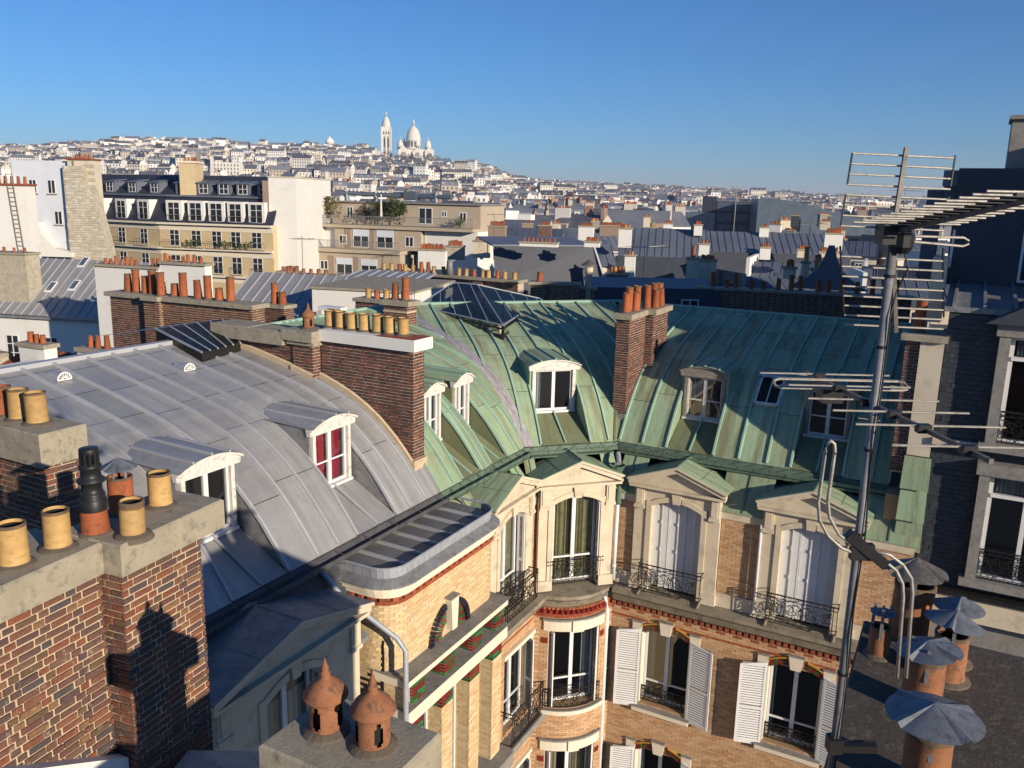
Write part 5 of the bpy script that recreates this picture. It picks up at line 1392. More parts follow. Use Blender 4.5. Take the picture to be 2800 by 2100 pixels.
    loop([(-.02, -.05, .0), (-.10, -.05, .03), (-.17, -.05, .09), (-.22, -.05, .17), (-.235, -.05, .26), (-.228, -.05, .52), (-.222, -.05, .555), (-.205, -.05, .57), (-.188, -.05, .555), (-.182, -.05, .52), (-.19, -.05, .27), (-.175, -.05, .19), (-.12, -.05, .10), (-.02, -.05, .025)], 0)
    loop([(.05, -.05, .02), (.14, -.05, .0), (.21, -.05, -.05), (.26, -.05, -.12), (.275, -.05, -.2), (.30, -.05, -.66)], 0)
    loop([(.05, -.05, -.02), (.12, -.05, -.035), (.18, -.05, -.08), (.22, -.05, -.15), (.232, -.05, -.22), (.255, -.05, -.66)], 0)
mast()
# loose zinc ridge ends and rendered kerb at the foot of the near chimney
lr = new_b('roof_ridge', 'shaded grey zinc roof ridge at the bottom left foreground', 'roof')
rz = MB(AB); uv = []
rz.add([(4.2, 19.8, -6.3), (6.3, 19.8, -6.4), (6.3, 15.6, -6.9), (4.2, 15.6, -6.6)], [(0, 1, 2, 3)]); uv = [(0, 0), (2, 0), (2, 4), (0, 4)]
link_mesh('roof_sheet', rz.mesh('roof_sheet', 'zinc', uv), lr)
MB(AB).slab((3.95, 16.6, -5.1), (6.6, 16.2, -5.6), (6.6, 18.4, -6.1), (4.2, 19.0, -5.95), .05).build('roof_sheet', 'lead', lr)
MB(AB).slab((3.95, 16.6, -5.1), (6.6, 16.2, -5.6), (6.6, 14.8, -6.3), (3.95, 15.2, -6.0), .05).build('roof_sheet', 'lead', lr)
MB(NF).prism([(1.16, -4.95), (3.4, -3.72), (3.4, -6.2), (1.16, -6.2)], -.34, -.2).build('kerb', 'render_white', lr)
# ------------------------------------------------------------------ neighbouring buildings
mat('pane_dark', (.02, .024, .03), (.03, .035, .042), .4, .12)
brick_mat('rubble_stone', [(.68, .62, .49), (.60, .53, .40), (.74, .69, .57), (.64, .57, .43), (.56, .49, .37)], dirt=(.42, .36, .27), dirt_amt=.5)
mat('pane_sky', (.10, .14, .19), (.06, .08, .11), .3, .10)
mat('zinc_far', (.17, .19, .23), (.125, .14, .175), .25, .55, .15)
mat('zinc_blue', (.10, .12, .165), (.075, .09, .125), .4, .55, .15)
mat('ochre_brick', (.62, .49, .28), (.56, .43, .25), 1.2, .85)
mat('beige_render', (.50, .41, .30), (.45, .37, .27), .6, .9, spots=(.40, .33, .24))
mat('brown_render', (.33, .24, .18), (.30, .22, .16), .6, .9)
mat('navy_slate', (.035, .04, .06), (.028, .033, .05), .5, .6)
mat('tile_red', (.33, .10, .05), (.26, .08, .04), 3, .85, tone=.4)
mat('foliage', (.045, .075, .02), (.07, .10, .025), 3, .8, tone=.5)
mat('foliage_autumn', (.16, .12, .03), (.10, .09, .025), 3, .8, tone=.5)
mat('twigs', (.085, .06, .045), (.06, .045, .035), 3, .9, tone=.4)
mat('blue_tile', (.66, .69, .73), (.60, .63, .67), .8, .7)
mat('steel_blue', (.16, .20, .24), (.12, .15, .18), .6, .4, .4)
LF = lambda s, o, z: (s, -o, z)                 # local frame of a neighbour: s right along its front, o towards the viewer
def nb(name, label, cat, x, y, deg, group=None): return thing(name, label, cat, (x, y, 0), R(deg), group)
def win(parent, c, z0, w, h, o, fr=LF, m='white_paint', pane='pane_dark', bars=1, f=.06, sill=None, name='window', proud=.0):
    mb = MB(fr); a, b = c - w / 2, c + w / 2
    mb.box(a, a + f, o - .05, o + .03 + proud, z0, z0 + h); mb.box(b - f, b, o - .05, o + .03 + proud, z0, z0 + h)
    mb.box(a + f, b - f, o - .05, o + .028 + proud, z0, z0 + f); mb.box(a + f, b - f, o - .05, o + .028 + proud, z0 + h - f, z0 + h)
    mb.box(c - f * .55, c + f * .55, o - .05, o + .026 + proud, z0 + f, z0 + h - f)
    for k in range(bars):
        z = z0 + h * (k + 1) / (bars + 1); mb.box(a + f, b - f, o - .05, o + .02 + proud, z - .025, z + .025)
    wo_ = mb.build(name, m, parent)
    MB(fr).box(a + .01, b - .01, o - .1, o + .006 + proud, z0 + .01, z0 + h - .01).build('pane', pane, wo_)
    if sill: MB(fr).box(a - .1, b + .1, o - .02, o + .12, z0 - .1, z0 - .01).build('sill', sill, wo_)
    return wo_
def bars_rail(parent, s0, s1, o, z0, z1, fr=LF, m='iron', step=.12, r=.012, name='railing', ends=True):
    mb = MB(fr); mb.tube([(s0, o, z1), (s1, o, z1)], r * 2, 4); mb.tube([(s0, o, z0), (s1, o, z0)], r * 1.6, 4)
    n = max(2, int((s1 - s0) / step))
    for k in range(n + 1):
        s = lerp(s0, s1, k / n); mb.tube([(s, o, z0), (s, o, z1)], r, 4, cap=False)
    return mb.build(name, m, parent)
def slope(parent, s0, s1, o0, z0, o1, z1, m='zinc', mb_='zinc_batten', step=.62, fr=LF, sheets=True, name='roof', h=.05):
    rf = MB(fr).slab((s0, o0, z0), (s1, o0, z0), (s1, o1, z1), (s0, o1, z1), .08); L = math.hypot(o1 - o0, z1 - z0)
    ro = link_mesh(name, rf.mesh(name, m, [(s0, 0), (s1, 0), (s1, L), (s0, L)] * 2), parent)
    if step:
        n = max(1, round((s1 - s0) / step))
        for k in range(n + 1):
            s = lerp(s0 + .03, s1 - .03, k / n)
            MB(fr).slab((s - .03, o0, z0 + h), (s + .03, o0, z0 + h), (s + .03, o1, z1 + h), (s - .03, o1, z1 + h), h).build('batten', mb_, ro)
    return ro
def stack(label, x, y, zt, w, d, h, deg, pots, body='render_white', capm='concrete', group='chimney stacks of the surrounding roofs', bricks=False, kind='taper', potm='terracotta', ps=.8, name='chimney_stack', rows=1):
    t = nb(name, label, 'chimney', x, y, deg, group)
    if bricks:
        chim_block(t, 0, w, -d, 0, zt - h, zt, LF, 'brick_brown', 'mortar_dark', ['o+', 's+'], bricks if bricks > 1 else 40, .075, .23, .013, True)
    else:
        MB(LF).box(0, w, -d, 0, zt - h, zt).build('shaft', body, t)
    cap_slab(t, -.08, w + .08, -d - .08, .08, zt, zt + .14, LF, capm)
    for r_ in range(rows):
        for k in range(pots):
            kk = kind if kind != 'mix' else rng.choice(['taper', 'short', 'tall', 'taper'])
            pm = potm if potm != 'mix' else rng.choice(['terracotta', 'terracotta', 'ochre_pot'])
            pot(t, LF(lerp(.16, w - .16, (k + .5) / pots) + rng.uniform(-.03, .03), -d * (r_ + 1) / (rows + 1), zt + .13), kk, pm, ps * rng.uniform(.85, 1.1), collar=False)
    return t

# brick chimney wall at the left
bw = nb('chimney_wall', 'long brown brick chimney wall with twelve orange pots, left middle distance', 'chimney', -16.2, 33.3, -24.8)
chim_block(bw, 0, 2.1, -.9, -.25, -7.6, -4.17, LF, 'brick_brown', 'mortar_light', ['o+'], 60, .085, .25, .018, True)
chim_block(bw, 2.1, 2.9, -.9, .0, -7.6, -4.17, LF, 'brick_brown', 'mortar_light', ['o+', 's-', 's+'], 60, .085, .25, .018, True)
chim_block(bw, 2.9, 7.3, -.9, -.2, -7.6, -4.17, LF, 'brick_brown', 'mortar_light', ['o+', 's+'], 180, .085, .25, .018, True)
cap_slab(bw, -.15, 2.1, -1.0, -.1, -4.17, -4.0, LF, 'concrete'); cap_slab(bw, 2.101, 3.0, -1.0, .15, -4.17, -3.995, LF, 'concrete'); cap_slab(bw, 3.001, 7.45, -1.0, -.05, -4.17, -4.0, LF, 'concrete')
for s, o, k in ((.65, -.6, 'taper'), (1.1, -.6, 'tall'), (1.6, -.6, 'taper'), (2.05, -.55, 'tall'), (2.45, -.65, 'short'), (2.75, -.3, 'tall'), (3.2, -.55, 'short'), (3.65, -.55, 'tall'), (4.45, -.5, 'taper'), (4.95, -.5, 'tall'), (5.5, -.5, 'short'), (6.05, -.5, 'tall')):
    pot(bw, LF(s, o, -4.0), k, 'terracotta', 1.25)
# low building with a zinc mansard and a white wall at far left
zh = nb('house', 'white walled house under pale zinc roof with skylights at far left', 'house', -36.5, 54.6, -12.0)
MB(LF).box(0, 12.4, -6, 0, -24, -8.05).build('wall', 'render_white', zh)
for k in range(19):
    s = 12.4 * k / 19; P = [(s + .02, 0.15, -8.0), (s + .63, .15, -8.0), (s + .63, -.5, -7.55), (s + .02, -.5, -7.55), (s + .63, -4.2, -4.75), (s + .02, -4.2, -4.75)]
    link_mesh('roof_sheet', MB(LF).add(P, [(0, 1, 2, 3), (3, 2, 4, 5)]).mesh('roof_sheet', 'zinc', [(s, 0), (s + .6, 0), (s + .6, .8), (s, .8), (s + .6, 5), (s, 5)]), zh)
    b_ = MB(LF)
    for (o0, z0), (o1, z1) in (((.15, -8.0), (-.5, -7.55)), ((-.5, -7.55), (-4.2, -4.75))): b_.slab((s - .02, o0, z0 + .06), (s + .03, o0, z0 + .06), (s + .03, o1, z1 + .06), (s - .02, o1, z1 + .06), .06)
    b_.build('batten', 'zinc_batten', zh)
for s, o in ((5.6, -1.6), (7.2, -1.8), (9.6, -1.1), (8.9, -3.2), (6.6, -3.6)):
    z = lerp(-7.55, -4.75, (-.5 - o) / 3.7)
    r_ = MB(LF).slab((s, o, z + .08), (s + .5, o, z + .08), (s + .5, o - .75, z + .65), (s, o - .75, z + .65), .07).build('roof_light', 'white_paint', zh)
    MB(LF).slab((s + .07, o - .08, z + .15), (s + .43, o - .08, z + .15), (s + .43, o - .67, z + .60), (s + .07, o - .67, z + .60), .01).build('pane', 'pane_sky', r_)
MB(LF).box(-.1, 12.5, .0, .25, -8.2, -8.05).build('gutter', 'lead', zh)
for c in (1.2, 4.3, 7.2, 10.6): win(zh, c, -11.1, .95, 1.75, .0, bars=2)
# the end party wall of that house, with a buttress chimney
stack('pale rendered buttress chimney rising through the zinc roof at far left', -34.6, 55.0, -4.3, 3.4, 1.2, 4.6, -12, 4, 'rubble', kind='short', ps=.9)
wg = nb('party_wall', 'white rendered gable wall with clusters of small pots, left of brick wall', 'wall', -22.4, 45.2, -18)
MB(LF).box(0, 4.2, -.6, 0, -8.5, -4.05).build('wall', 'render_white', wg); MB(LF).box(4.21, 7.0, -.6, -.05, -8.5, -3.75).build('wall', 'render_white', wg)
cap_slab(wg, -.15, 4.2, -.75, .12, -4.05, -3.93, LF, 'concrete'); cap_slab(wg, 4.205, 7.1, -.75, .08, -3.75, -3.63, LF, 'concrete')
for s in (.5, .85, 1.2, 1.6, 1.9, 2.2, 2.5, 3.6, 3.9): pot(wg, LF(s, -.3, -3.93), rng.choice(['short', 'taper']), 'terracotta', .75, collar=False)
for s in (4.4, 4.7, 5.5, 5.8, 6.2, 6.6): pot(wg, LF(s, -.3, -3.63), rng.choice(['short', 'taper']), 'terracotta', .75, collar=False)
z2_ = nb('house', 'low zinc roofed house with white gable behind the orange pots', 'house', -14.6, 41.0, -14)
MB(LF).box(0, 7.5, -5, 0, -22, -6.2).build('wall', 'render_white', z2_); slope(z2_, 0, 5.4, .2, -6.2, -3.6, -4.1, step=.62)
MB(LF).box(5.4, 10.4, -5.5, .3, -22, -4.35).build('gable', 'render_white', z2_); MB(LF).box(5.3, 10.5, -5.6, .4, -4.35, -4.25).build('coping', 'concrete', z2_)
# red tiles and low white blocks just beyond the zinc ridge
lt = nb('outbuilding', 'low red tiled roof with white skewed wall beyond the zinc ridge', 'house', -19.2, 29.4, -24)
MB(LF).box(0, 9, -2.5, 0, -14, -7.0).build('wall', 'render_white', lt)
rg_ = slope(lt, -.2, 9.2, .2, -7.0, -2.4, -6.0, 'tile_red', 'tile_red', .3, h=.035)
MB(LF).box(2.2, 5.2, -1.2, .6, -8, -5.95).build('party_wall', 'render_white', lt)
stack('short white chimney with three orange pots beyond the zinc ridge', -17.6, 29.6, -5.55, 1.3, .5, 2.2, -24, 3, 'render_white', kind='short', ps=.9)
stack('rendered chimney block with orange pots against brick wall foot', -15.0, 28.6, -5.5, 1.5, .5, 2.2, -24, 3, 'render_white', kind='taper', ps=.85)
stack('weathered chimney block by red tiles at the left edge', -20.6, 31.0, -6.2, 1.6, .7, 2.4, -24, 2, 'rubble', kind='short', ps=.9)
# tall white building at the left edge
tw = nb('apartment_block', 'tall white and pale blue rendered block at the left edge', 'building', -47.2, 80.0, -4)
MB(LF).box(.8, 6.4, -2, 0, -25, 2.35).build('wall', 'blue_tile', tw); MB(LF).box(6.41, 8.6, -1.2, .5, -25, 2.45).build('wall', 'render_cream', tw); MB(LF).box(-6, .79, -10, .8, -25, .9).build('wall', 'render_white', tw)
for k in range(40):
    r_ = k // 2; MB(LF).box(8.0 + .05 * (k % 2), 8.65, .0, .54, 2.1 - r_ * .62 - .3, 2.1 - r_ * .62).build('quoin', 'rubble', tw) if k % 2 == 0 else None
for c, z in ((2.6, -.6), (4.4, -.6), (4.8, -3.4), (2.2, -3.9)): win(tw, c, z, .75, 1.25, .0, bars=0, sill='stone_grey')
MB(LF).prism([(3.2, -6.3), (6.4, -6.3), (6.4, -5.9), (4.7, -5.5), (3.6, -4.2), (3.3, -3.2)], 0, 1.0).build('flare', 'render_white', tw)
MB(LF).tube([(7.0, .55, 2.4), (7.05, .55, -6.6)], .09, 6).build('downpipe', 'stone_grey', tw); MB(LF).tube([(6.2, .1, 2.3), (6.2, .1, -5.5)], .05, 6).build('downpipe', 'stone_grey', tw)
cap_slab(tw, 6.3, 8.7, -1.3, .65, 2.45, 2.6, LF, 'tile_red')
for s in (6.8, 7.2, 7.6, 8.0): pot(tw, LF(s, -.4, 2.6), 'short', 'terracotta', 1.0, collar=False)
ld = nb('chimney_wall', 'cream gable wall with iron ladder and row of pots at left edge', 'wall', -44.8, 69.5, -4)
MB(LF).box(0, 5.6, -1.2, 0, -12, .05).build('wall', 'render_white', ld); cap_slab(ld, -.1, 5.75, -1.3, .15, .05, .2, LF, 'tile_red')
for k in range(9): pot(ld, LF(.8 + k * .55, -.6, .2), 'taper', 'terracotta', 1.05, collar=False)
lad = MB(LF); lad.tube([(4.1, .12, 1.0), (4.8, .12, -9)], .035, 4); lad.tube([(4.6, .12, 1.0), (5.3, .12, -9)], .035, 4)
for k in range(28): lad.tube([(4.1 + .7 * k / 28, .12, .9 - k * .35), (4.6 + .7 * k / 28, .12, .9 - k * .35)], .025, 4)
lad.build('ladder', 'old_wood', ld)

# long stone-and-brick building with a slate mansard
hb = nb('apartment_building', 'ochre brick apartment building with white French windows under dark slate mansard', 'building', -40.5, 97.5, 0)
def wing(parent, x0, y0, deg, Lw, bays, flip):
    f = lambda s, o, z: (x0 + s * math.cos(R(deg)) + o * math.sin(R(deg)), y0 + s * math.sin(R(deg)) - o * math.cos(R(deg)), z)
    MB(f).box(0, Lw, -9, 0, -25, -3.6).build('wall', 'ochre_brick', parent)
    for z in (-3.6, -6.35, -9.3): MB(f).box(-.05, Lw + .05, 0, .45, z - .22, z).build('cornice', 'stone_bright', parent); MB(f).box(0, Lw, 0, .05, z - .85, z - .22).build('band', 'stone_bright', parent)
    # lower mansard slope, upper slope
    MB(f).slab((0, .0, -3.6), (Lw, .0, -3.6), (Lw, -1.6, -.75), (0, -1.6, -.75), .3).build('roof', 'navy_slate', parent)
    MB(f).box(0, Lw, -1.75, -1.35, -.76, -.55).build('gutter', 'zinc_far', parent)
    MB(f).slab((0, -1.7, -.6), (Lw, -1.7, -.6), (Lw, -4.6, 1.7), (0, -4.6, 1.7), .3).build('roof', 'navy_slate', parent); MB(f).slab((0, -4.6, 1.72), (Lw, -4.6, 1.72), (Lw, -9, 1.75), (0, -9, 1.75), .2).build('roof', 'zinc_far', parent)
    for c in bays:
        d = MB(f).prism([(c - 1.0, -3.55), (c + 1.0, -3.55), (c + 1.0, -1.15), (c - 1.0, -1.15)], -1.7, -.15).build('dormer', 'render_white', parent)
        win(parent, c, -3.4, 1.5, 2.05, -.15, f, bars=2)
        bars_rail(d, c - .95, c + .95, .15, -3.55, -2.7, f, step=.2)
        d2 = MB(f).prism([(c - .8, -.5), (c + .8, -.5), (c + .8, .85), (c - .8, .85)], -3.4, -1.85).build('dormer', 'zinc_far', parent)
        win(parent, c, -.35, 1.15, 1.15, -1.85, f, bars=1); MB(f).slab((c - .95, -1.7, .85), (c + .95, -1.7, .85), (c + .95, -3.6, 1.15), (c - .95, -3.6, 1.15), .1).build('hood', 'zinc_far', d2)
        win(parent, c, -6.2, 1.25, 1.9, 0, f, bars=2); win(parent, c, -9.15, 1.25, 1.95, 0, f, bars=2)
        bars_rail(parent, c - 1.2, c + 1.2, .55, -6.35, -5.55, f, step=.25); bars_rail(parent, c - .8, c + .8, .2, -9.2, -8.4, f, step=.25)
wing(hb, 0, 0, -14.1, 14.3, [1.9, 4.7, 7.3, 9.7, 12.3], False)
wing(hb, -24.72, 13.15, -28, 28, [4, 8.5, 13, 17.5, 21.5, 25.3], False)
for x, y, dg in ((3.2, .9, -14), (-13.6, 8.2, -28)):
    f = LF
    c_ = MB(lambda s, o, z: (x + s, y + 1.5 - o, z)).box(-.9, .9, -1, 1.6, -.6, 3.0).build('chimney', 'ochre_brick', hb)
    MB(lambda s, o, z: (x + s, y + 1.5 - o, z)).box(-1.05, 1.05, -1.1, 1.75, 3.0, 3.2).build('chimney_cap', 'stone_bright', hb)
    for k in range(4): pot(hb, (x - .6 + .4 * k, y + 1.2, 3.2), 'short', 'terracotta', 1.2, collar=False)
for s in (4.5, 8.6, 11): # balcony plants
    p = MB(lambda a, o, z: (a * math.cos(R(-14.1)), a * math.sin(R(-14.1)) - .75, z)); rg = random.Random(int(s * 10))
    for k in range(70): 
        a, z = s + rg.uniform(-1.0, 1.0), -6.2 + rg.uniform(0, .7); p.add([(a, 0, z), (a + .18, 0, z + .05), (a + .08, 0, z + .2)], [(0, 1, 2)])
    q = p.build('balcony_plants', 'foliage', hb); q['kind'] = 'stuff'
sg = nb('gable_wall', 'rubble stone gable wall stepping down beside the slate mansard', 'wall', -41.3, 79.0, -10)
MB(LF).prism([(0, -14), (4.0, -14), (4.0, -5.6), (3.3, -2.4), (2.7, -.2), (2.3, .3), (2.2, 1.9), (0, 1.9)], -1.0, 0).build('wall', 'rubble', sg)
def gable_w(z): return interp(z, [(-14, 4.0), (-5.6, 4.0), (-2.4, 3.3), (-.2, 2.7), (.3, 2.3), (1.9, 2.2)])
def interp(t, tab):
    if t <= tab[0][0]: return tab[0][1]
    for (a, b), (c, d) in zip(tab, tab[1:]):
        if t <= c: return lerp(b, d, (t - a) / (c - a))
    return tab[-1][1]
stn = []
z = 1.85
while z > -8:
    hh = rng.uniform(.16, .26); s = .02 + rng.uniform(0, .2); w_ = gable_w(z) - .03
    while s < w_ - .12:
        L_ = rng.uniform(.22, .6); stn.append((s, min(s + L_ - .03, w_), z - hh + .03, z)); s += L_
    z -= hh
brick_objects(stn, LF, .04, .06, 'rubble_stone', sg, 120, rng, name='stone', jit=.02, prefer=lambda b: -b[3])
for k in range(60):
    z = 1.6 - (k % 30) * .42; s = 1.4 + (.16 if k % 2 else 0) + rng.uniform(-.1, .1)
    if k < 30: MB(LF).box(s, s + rng.uniform(.3, .55), -.01, .06, z - .16, z).build('quoin', 'render_cream', sg)

# white lift tower
wt = nb('lift_tower', 'blank white rendered tower block beside the terraced flats', 'building', -27.2, 95.0, -6)
MB(LF).box(0, 3.1, -12, 0, -25, 1.55).build('wall', 'render_white', wt)
MB(LF).box(-.08, 3.2, -12.1, .08, 1.551, 1.67).build('coping', 'render_cream', wt); MB(LF).box(-.7, -.01, -8, .0, -25, 1.2).build('edge_wall', 'brown_render', wt)
MB(LF).box(-4.6, -.01, -7, -2, -25, -4.2).build('low_wing', 'blue_tile', wt)
for z in (-6.6, -9.6): win(wt, -1.6, z, 1.1, 1.2, -2, bars=0)

# terraced flats with planted roof terrace
ap = nb('apartment_block', 'beige terraced flats with long grey railings and roof garden', 'building', -26.1, 104.2, -20.3)
MB(LF).box(3.0, 22.6, -10, -2.5, -25, -1.0).build('wall', 'beige_render', ap)
MB(LF).box(3.0, 22.8, -10, -2.2, -1.0, -.85).build('roof_edge', 'stone_grey', ap)
MB(LF).box(.0, 22.7, -9, 0, -3.95, -3.6).build('terrace_slab', 'beige_render', ap)
for a, b in ((0, 6.2), (6.25, 22.6)): bars_rail(ap, a, b, -.1, -3.5, -2.55, m='galvanized', step=.22, r=.022)
MB(LF).box(.1, 4.5, -9, -.8, -25, -3.95).build('wall', 'render_white', ap); MB(LF).box(16.2, 22.9, -9, -1.0, -25, -3.95).build('wall', 'render_white', ap)
MB(LF).box(4.6, 16.1, -9, -.3, -6.35, -3.95).build('wall', 'beige_render', ap)
MB(LF).box(2.9, 14.4, -6, 1.7, -6.75, -6.35).build('terrace_slab', 'beige_render', ap)
for a, b in ((2.9, 5.5), (5.6, 14.2)): bars_rail(ap, a, b, 1.5, -6.3, -5.4, m='galvanized', step=.2, r=.022)
MB(LF).box(2.9, 14.3, -6, 1.4, -25, -6.75).build('wall', 'beige_render', ap)
for s, w, z, h, o in ((5.7, 1.1, -5.9, 1.1, -.3), (8.2, 2.2, -6.2, 2.1, -.3), (11.4, 2.2, -6.2, 2.1, -.3), (14.6, 1.1, -5.9, 1.2, -.3), (4.1, 1.1, -8.9, 1.1, 1.4), (6.9, 2.2, -9.4, 2.0, 1.4), (10.2, 2.2, -9.4, 2.0, 1.4), (15.6, 1.8, -3.3, 1.9, -2.5), (12.0, .6, -2.4, .6, -2.5), (18.0, .7, -2.4, .7, -2.5), (20.4, .9, -2.9, 1.1, -2.5), (5.4, .9, -2.9, 1.4, -2.5)):
    win(ap, s, z, w, h, o, bars=0, f=.09)
    if w > 2: MB(LF).box(s - w / 2, s + w / 2, o + .031, o + .06, z + h * .62, z + h).build('roller_blind', 'blue_tile', ap)
    if w > 2: MB(LF).box(s - w / 2 - 1.2, s - w / 2 - .35, o, o + .02, z - .3, z + h + .2).build('panel', 'brown_render', ap)
for a, z in ((1.6, -6.3), (1.6, -8.6), (1.6, -11), (18.4, -6.8), (20.9, -6.8)):
    gb = MB(LF).box(a - .55, a + .55, -1.05 if a > 10 else -.82, -.77 if a < 10 else -.96, z, z + 1.1).build('glass_block_window', 'pane_sky', ap)
    for i in range(5):
        MB(LF).box(a - .6 + i * .275, a - .54 + i * .275, -.765 if a < 10 else -.955, -.75 if a < 10 else -.94, z, z + 1.1).build('mullion', 'white_paint', gb); MB(LF).box(a - .55, a + .55, -.762 if a < 10 else -.952, -.748 if a < 10 else -.938, z + i * .26, z + i * .26 + .05).build('mullion', 'white_paint', gb)
bars_rail(ap, 6.0, 9.6, 1.9, -10.0, -9.1, m='galvanized', step=.2, r=.022)
dct = MB(LF); dct.tube([(4.0, -3.2, -.25), (4.2, -3.2, .1), (9.6, -3.2, -.05), (18.6, -3.2, -.15)], .28, 8)
for s in (4.6, 8.6, 16.6): dct.tube([(s, -3.2, -.8), (s, -3.2, .3)], .3, 8)
dct.box(12.6, 14.2, -3.8, -2.7, -.6, .45); dct.build('ventilation_duct', 'steel_blue', ap)
MB(LF).prism([(10.55, -2.6), (10.75, -2.6), (10.67, .0)], -.9, -.7).build('folded_parasol', 'white_paint', ap)
def shrub(label, x, y, z, r, h, seed, m='foliage', n=420, group='shrubs of the roof garden'):
    t = nb('garden_shrub', label, 'shrub', x, y, 0, group); rg = random.Random(seed); mb = MB()
    lob = [(rg.uniform(-.5, .5) * r, rg.uniform(-.3, .3) * r, rg.uniform(.3, .85) * h, rg.uniform(.35, .6) * r) for _ in range(7)]
    for k in range(n):
        c = rg.choice(lob); u = Vector((rg.gauss(0, 1), rg.gauss(0, 1), rg.gauss(0, 1))).normalized() * c[3] * rg.uniform(.6, 1.05)
        p = Vector((c[0], c[1], c[2])) + u; s = rg.uniform(.08, .2) * (r / 1.3)
        a, b = [Vector((rg.gauss(0, 1), rg.gauss(0, 1), rg.gauss(0, 1))).normalized() * s for _ in (0, 1)]
        mb.add([p - a, p + b, p + a], [(0, 1, 2)])
    o = mb.build('foliage', m, t); o['kind'] = 'stuff'; o.location = (0, 0, z)
    tr = MB(); tr.tube([(0, 0, -.3), (.05, 0, h * .4), (.12, .05, h * .7)], [.07, .05, .02], 6); tr.tube([(0, 0, h * .25), (-.3 * r, 0, h * .6)], [.04, .015], 5)
    o = tr.build('stem', 'old_wood', t); o.location = (0, 0, z)
    return t
shrub('golden-green shrub at left end of the roof garden', -22.6, 104.6, -3.5, 2.0, 3.2, 1, 'foliage_autumn', 600); shrub('brown leafless shrub beside white folded parasol', -18.3, 103.2, -3.5, 1.1, 2.2, 2, 'twigs')
shrub('dark green bush right of the folded parasol', -14.0, 101.6, -3.5, 1.7, 2.9, 3, 'foliage', 600); shrub('dark climbing bush behind roof garden railing', -16.0, 102.4, -3.5, 1.5, 2.8, 4, 'foliage', 500); shrub('low round shrub at right end of long terrace', -6.6, 98.2, -3.5, 1.0, 1.0, 5, 'foliage')

# brick chimney rows beyond the copper ridge
br = nb('chimney_wall', 'long brick chimney wall with mixed yellow and orange pots behind glass roof', 'chimney', -9.6, 57.9, -29.8)
for a, b, o in ((0, 3.2, -.2), (3.2, 3.9, 0), (3.9, 8.0, -.2), (8.0, 8.7, 0), (8.7, 11.2, -.2)):
    chim_block(br, a, b, -1, o, -8.6, -5.17, LF, 'brick_brown', 'mortar_dark', ['o+'] + (['s+', 's-'] if o == 0 else []), 40, .085, .25, .018, True)
cap_slab(br, -.2, 11.4, -1.1, .12, -5.17, -5.0, LF, 'concrete')
for k in range(18): pot(br, LF(.6 + k * .6 + rng.uniform(-.1, .1), -.45, -5.0), rng.choice(['short', 'straight', 'taper']), rng.choice(['ochre_pot', 'ochre_pot', 'terracotta']), 1.25, collar=False)
h_ = MB(); h_.smooth = True; h_.lathe((0, 0, 0), [(.26, 0), (.2, .7), (.18, .95)], 14); link_mesh('metal_cowl', h_.mesh('metal_cowl', 'galvanized'), br, LF(6.1, -.2, -5.0))
b2 = nb('chimney_wall', 'pair of brick chimney blocks at right end of copper ridge', 'chimney', .9, 47.0, -4)
chim_block(b2, 0, .9, -.8, .0, -7.4, -4.7, LF, 'brick_brown', 'mortar_light', ['o+', 's+'], 40, .085, .25, .018, True)
chim_block(b2, .9, 2.75, -.8, -.15, -7.4, -4.72, LF, 'brick_brown', 'mortar_light', ['o+', 's+'], 60, .085, .25, .018, True)
chim_block(b2, 2.85, 3.6, -1.3, -.5, -7.4, -4.95, LF, 'brick_brown', 'mortar_light', ['o+', 's+'], 40, .085, .25, .018, True)
cap_slab(b2, -.1, .95, -.9, .1, -4.7, -4.55, LF, 'concrete'); cap_slab(b2, .951, 2.85, -.9, -.05, -4.72, -4.56, LF, 'concrete'); cap_slab(b2, 2.76, 3.7, -1.4, -.4, -4.95, -4.82, LF, 'concrete')
pot(b2, LF(.5, -.4, -4.55), 'short', 'terracotta', 1.4)
cw = nb('flue_vent', 'cement flue pipe with conical metal hat beyond copper ridge', 'vent', 4.15, 47.4, 0)
c_ = MB(); c_.smooth = True; c_.lathe((0, 0, -6.0), [(.2, 0), (.2, 1.9), (.21, 1.95), (.23, 1.96), (.23, 2.3)], 14); c_.build('pipe', 'stone', cw); c_ = MB(); c_.lathe((0, 0, -3.6), [(.45, 0), (.44, .03), (.15, .24), (.02, .34)], 14); c_.build('hat', 'antenna_boom', cw)
stack('brick chimney block with two red and three yellow pots behind grey air conditioner', -6.6, 35.0, -4.35, 2.6, .8, 2.0, -28, 5, bricks=60, kind='straight', potm='mix', ps=1.15)
stack('square brick chimney with two unequal orange pots left of air conditioner', -9.9, 33.2, -4.45, 1.05, .6, 1.8, -26, 2, bricks=40, kind='mix', ps=1.25)
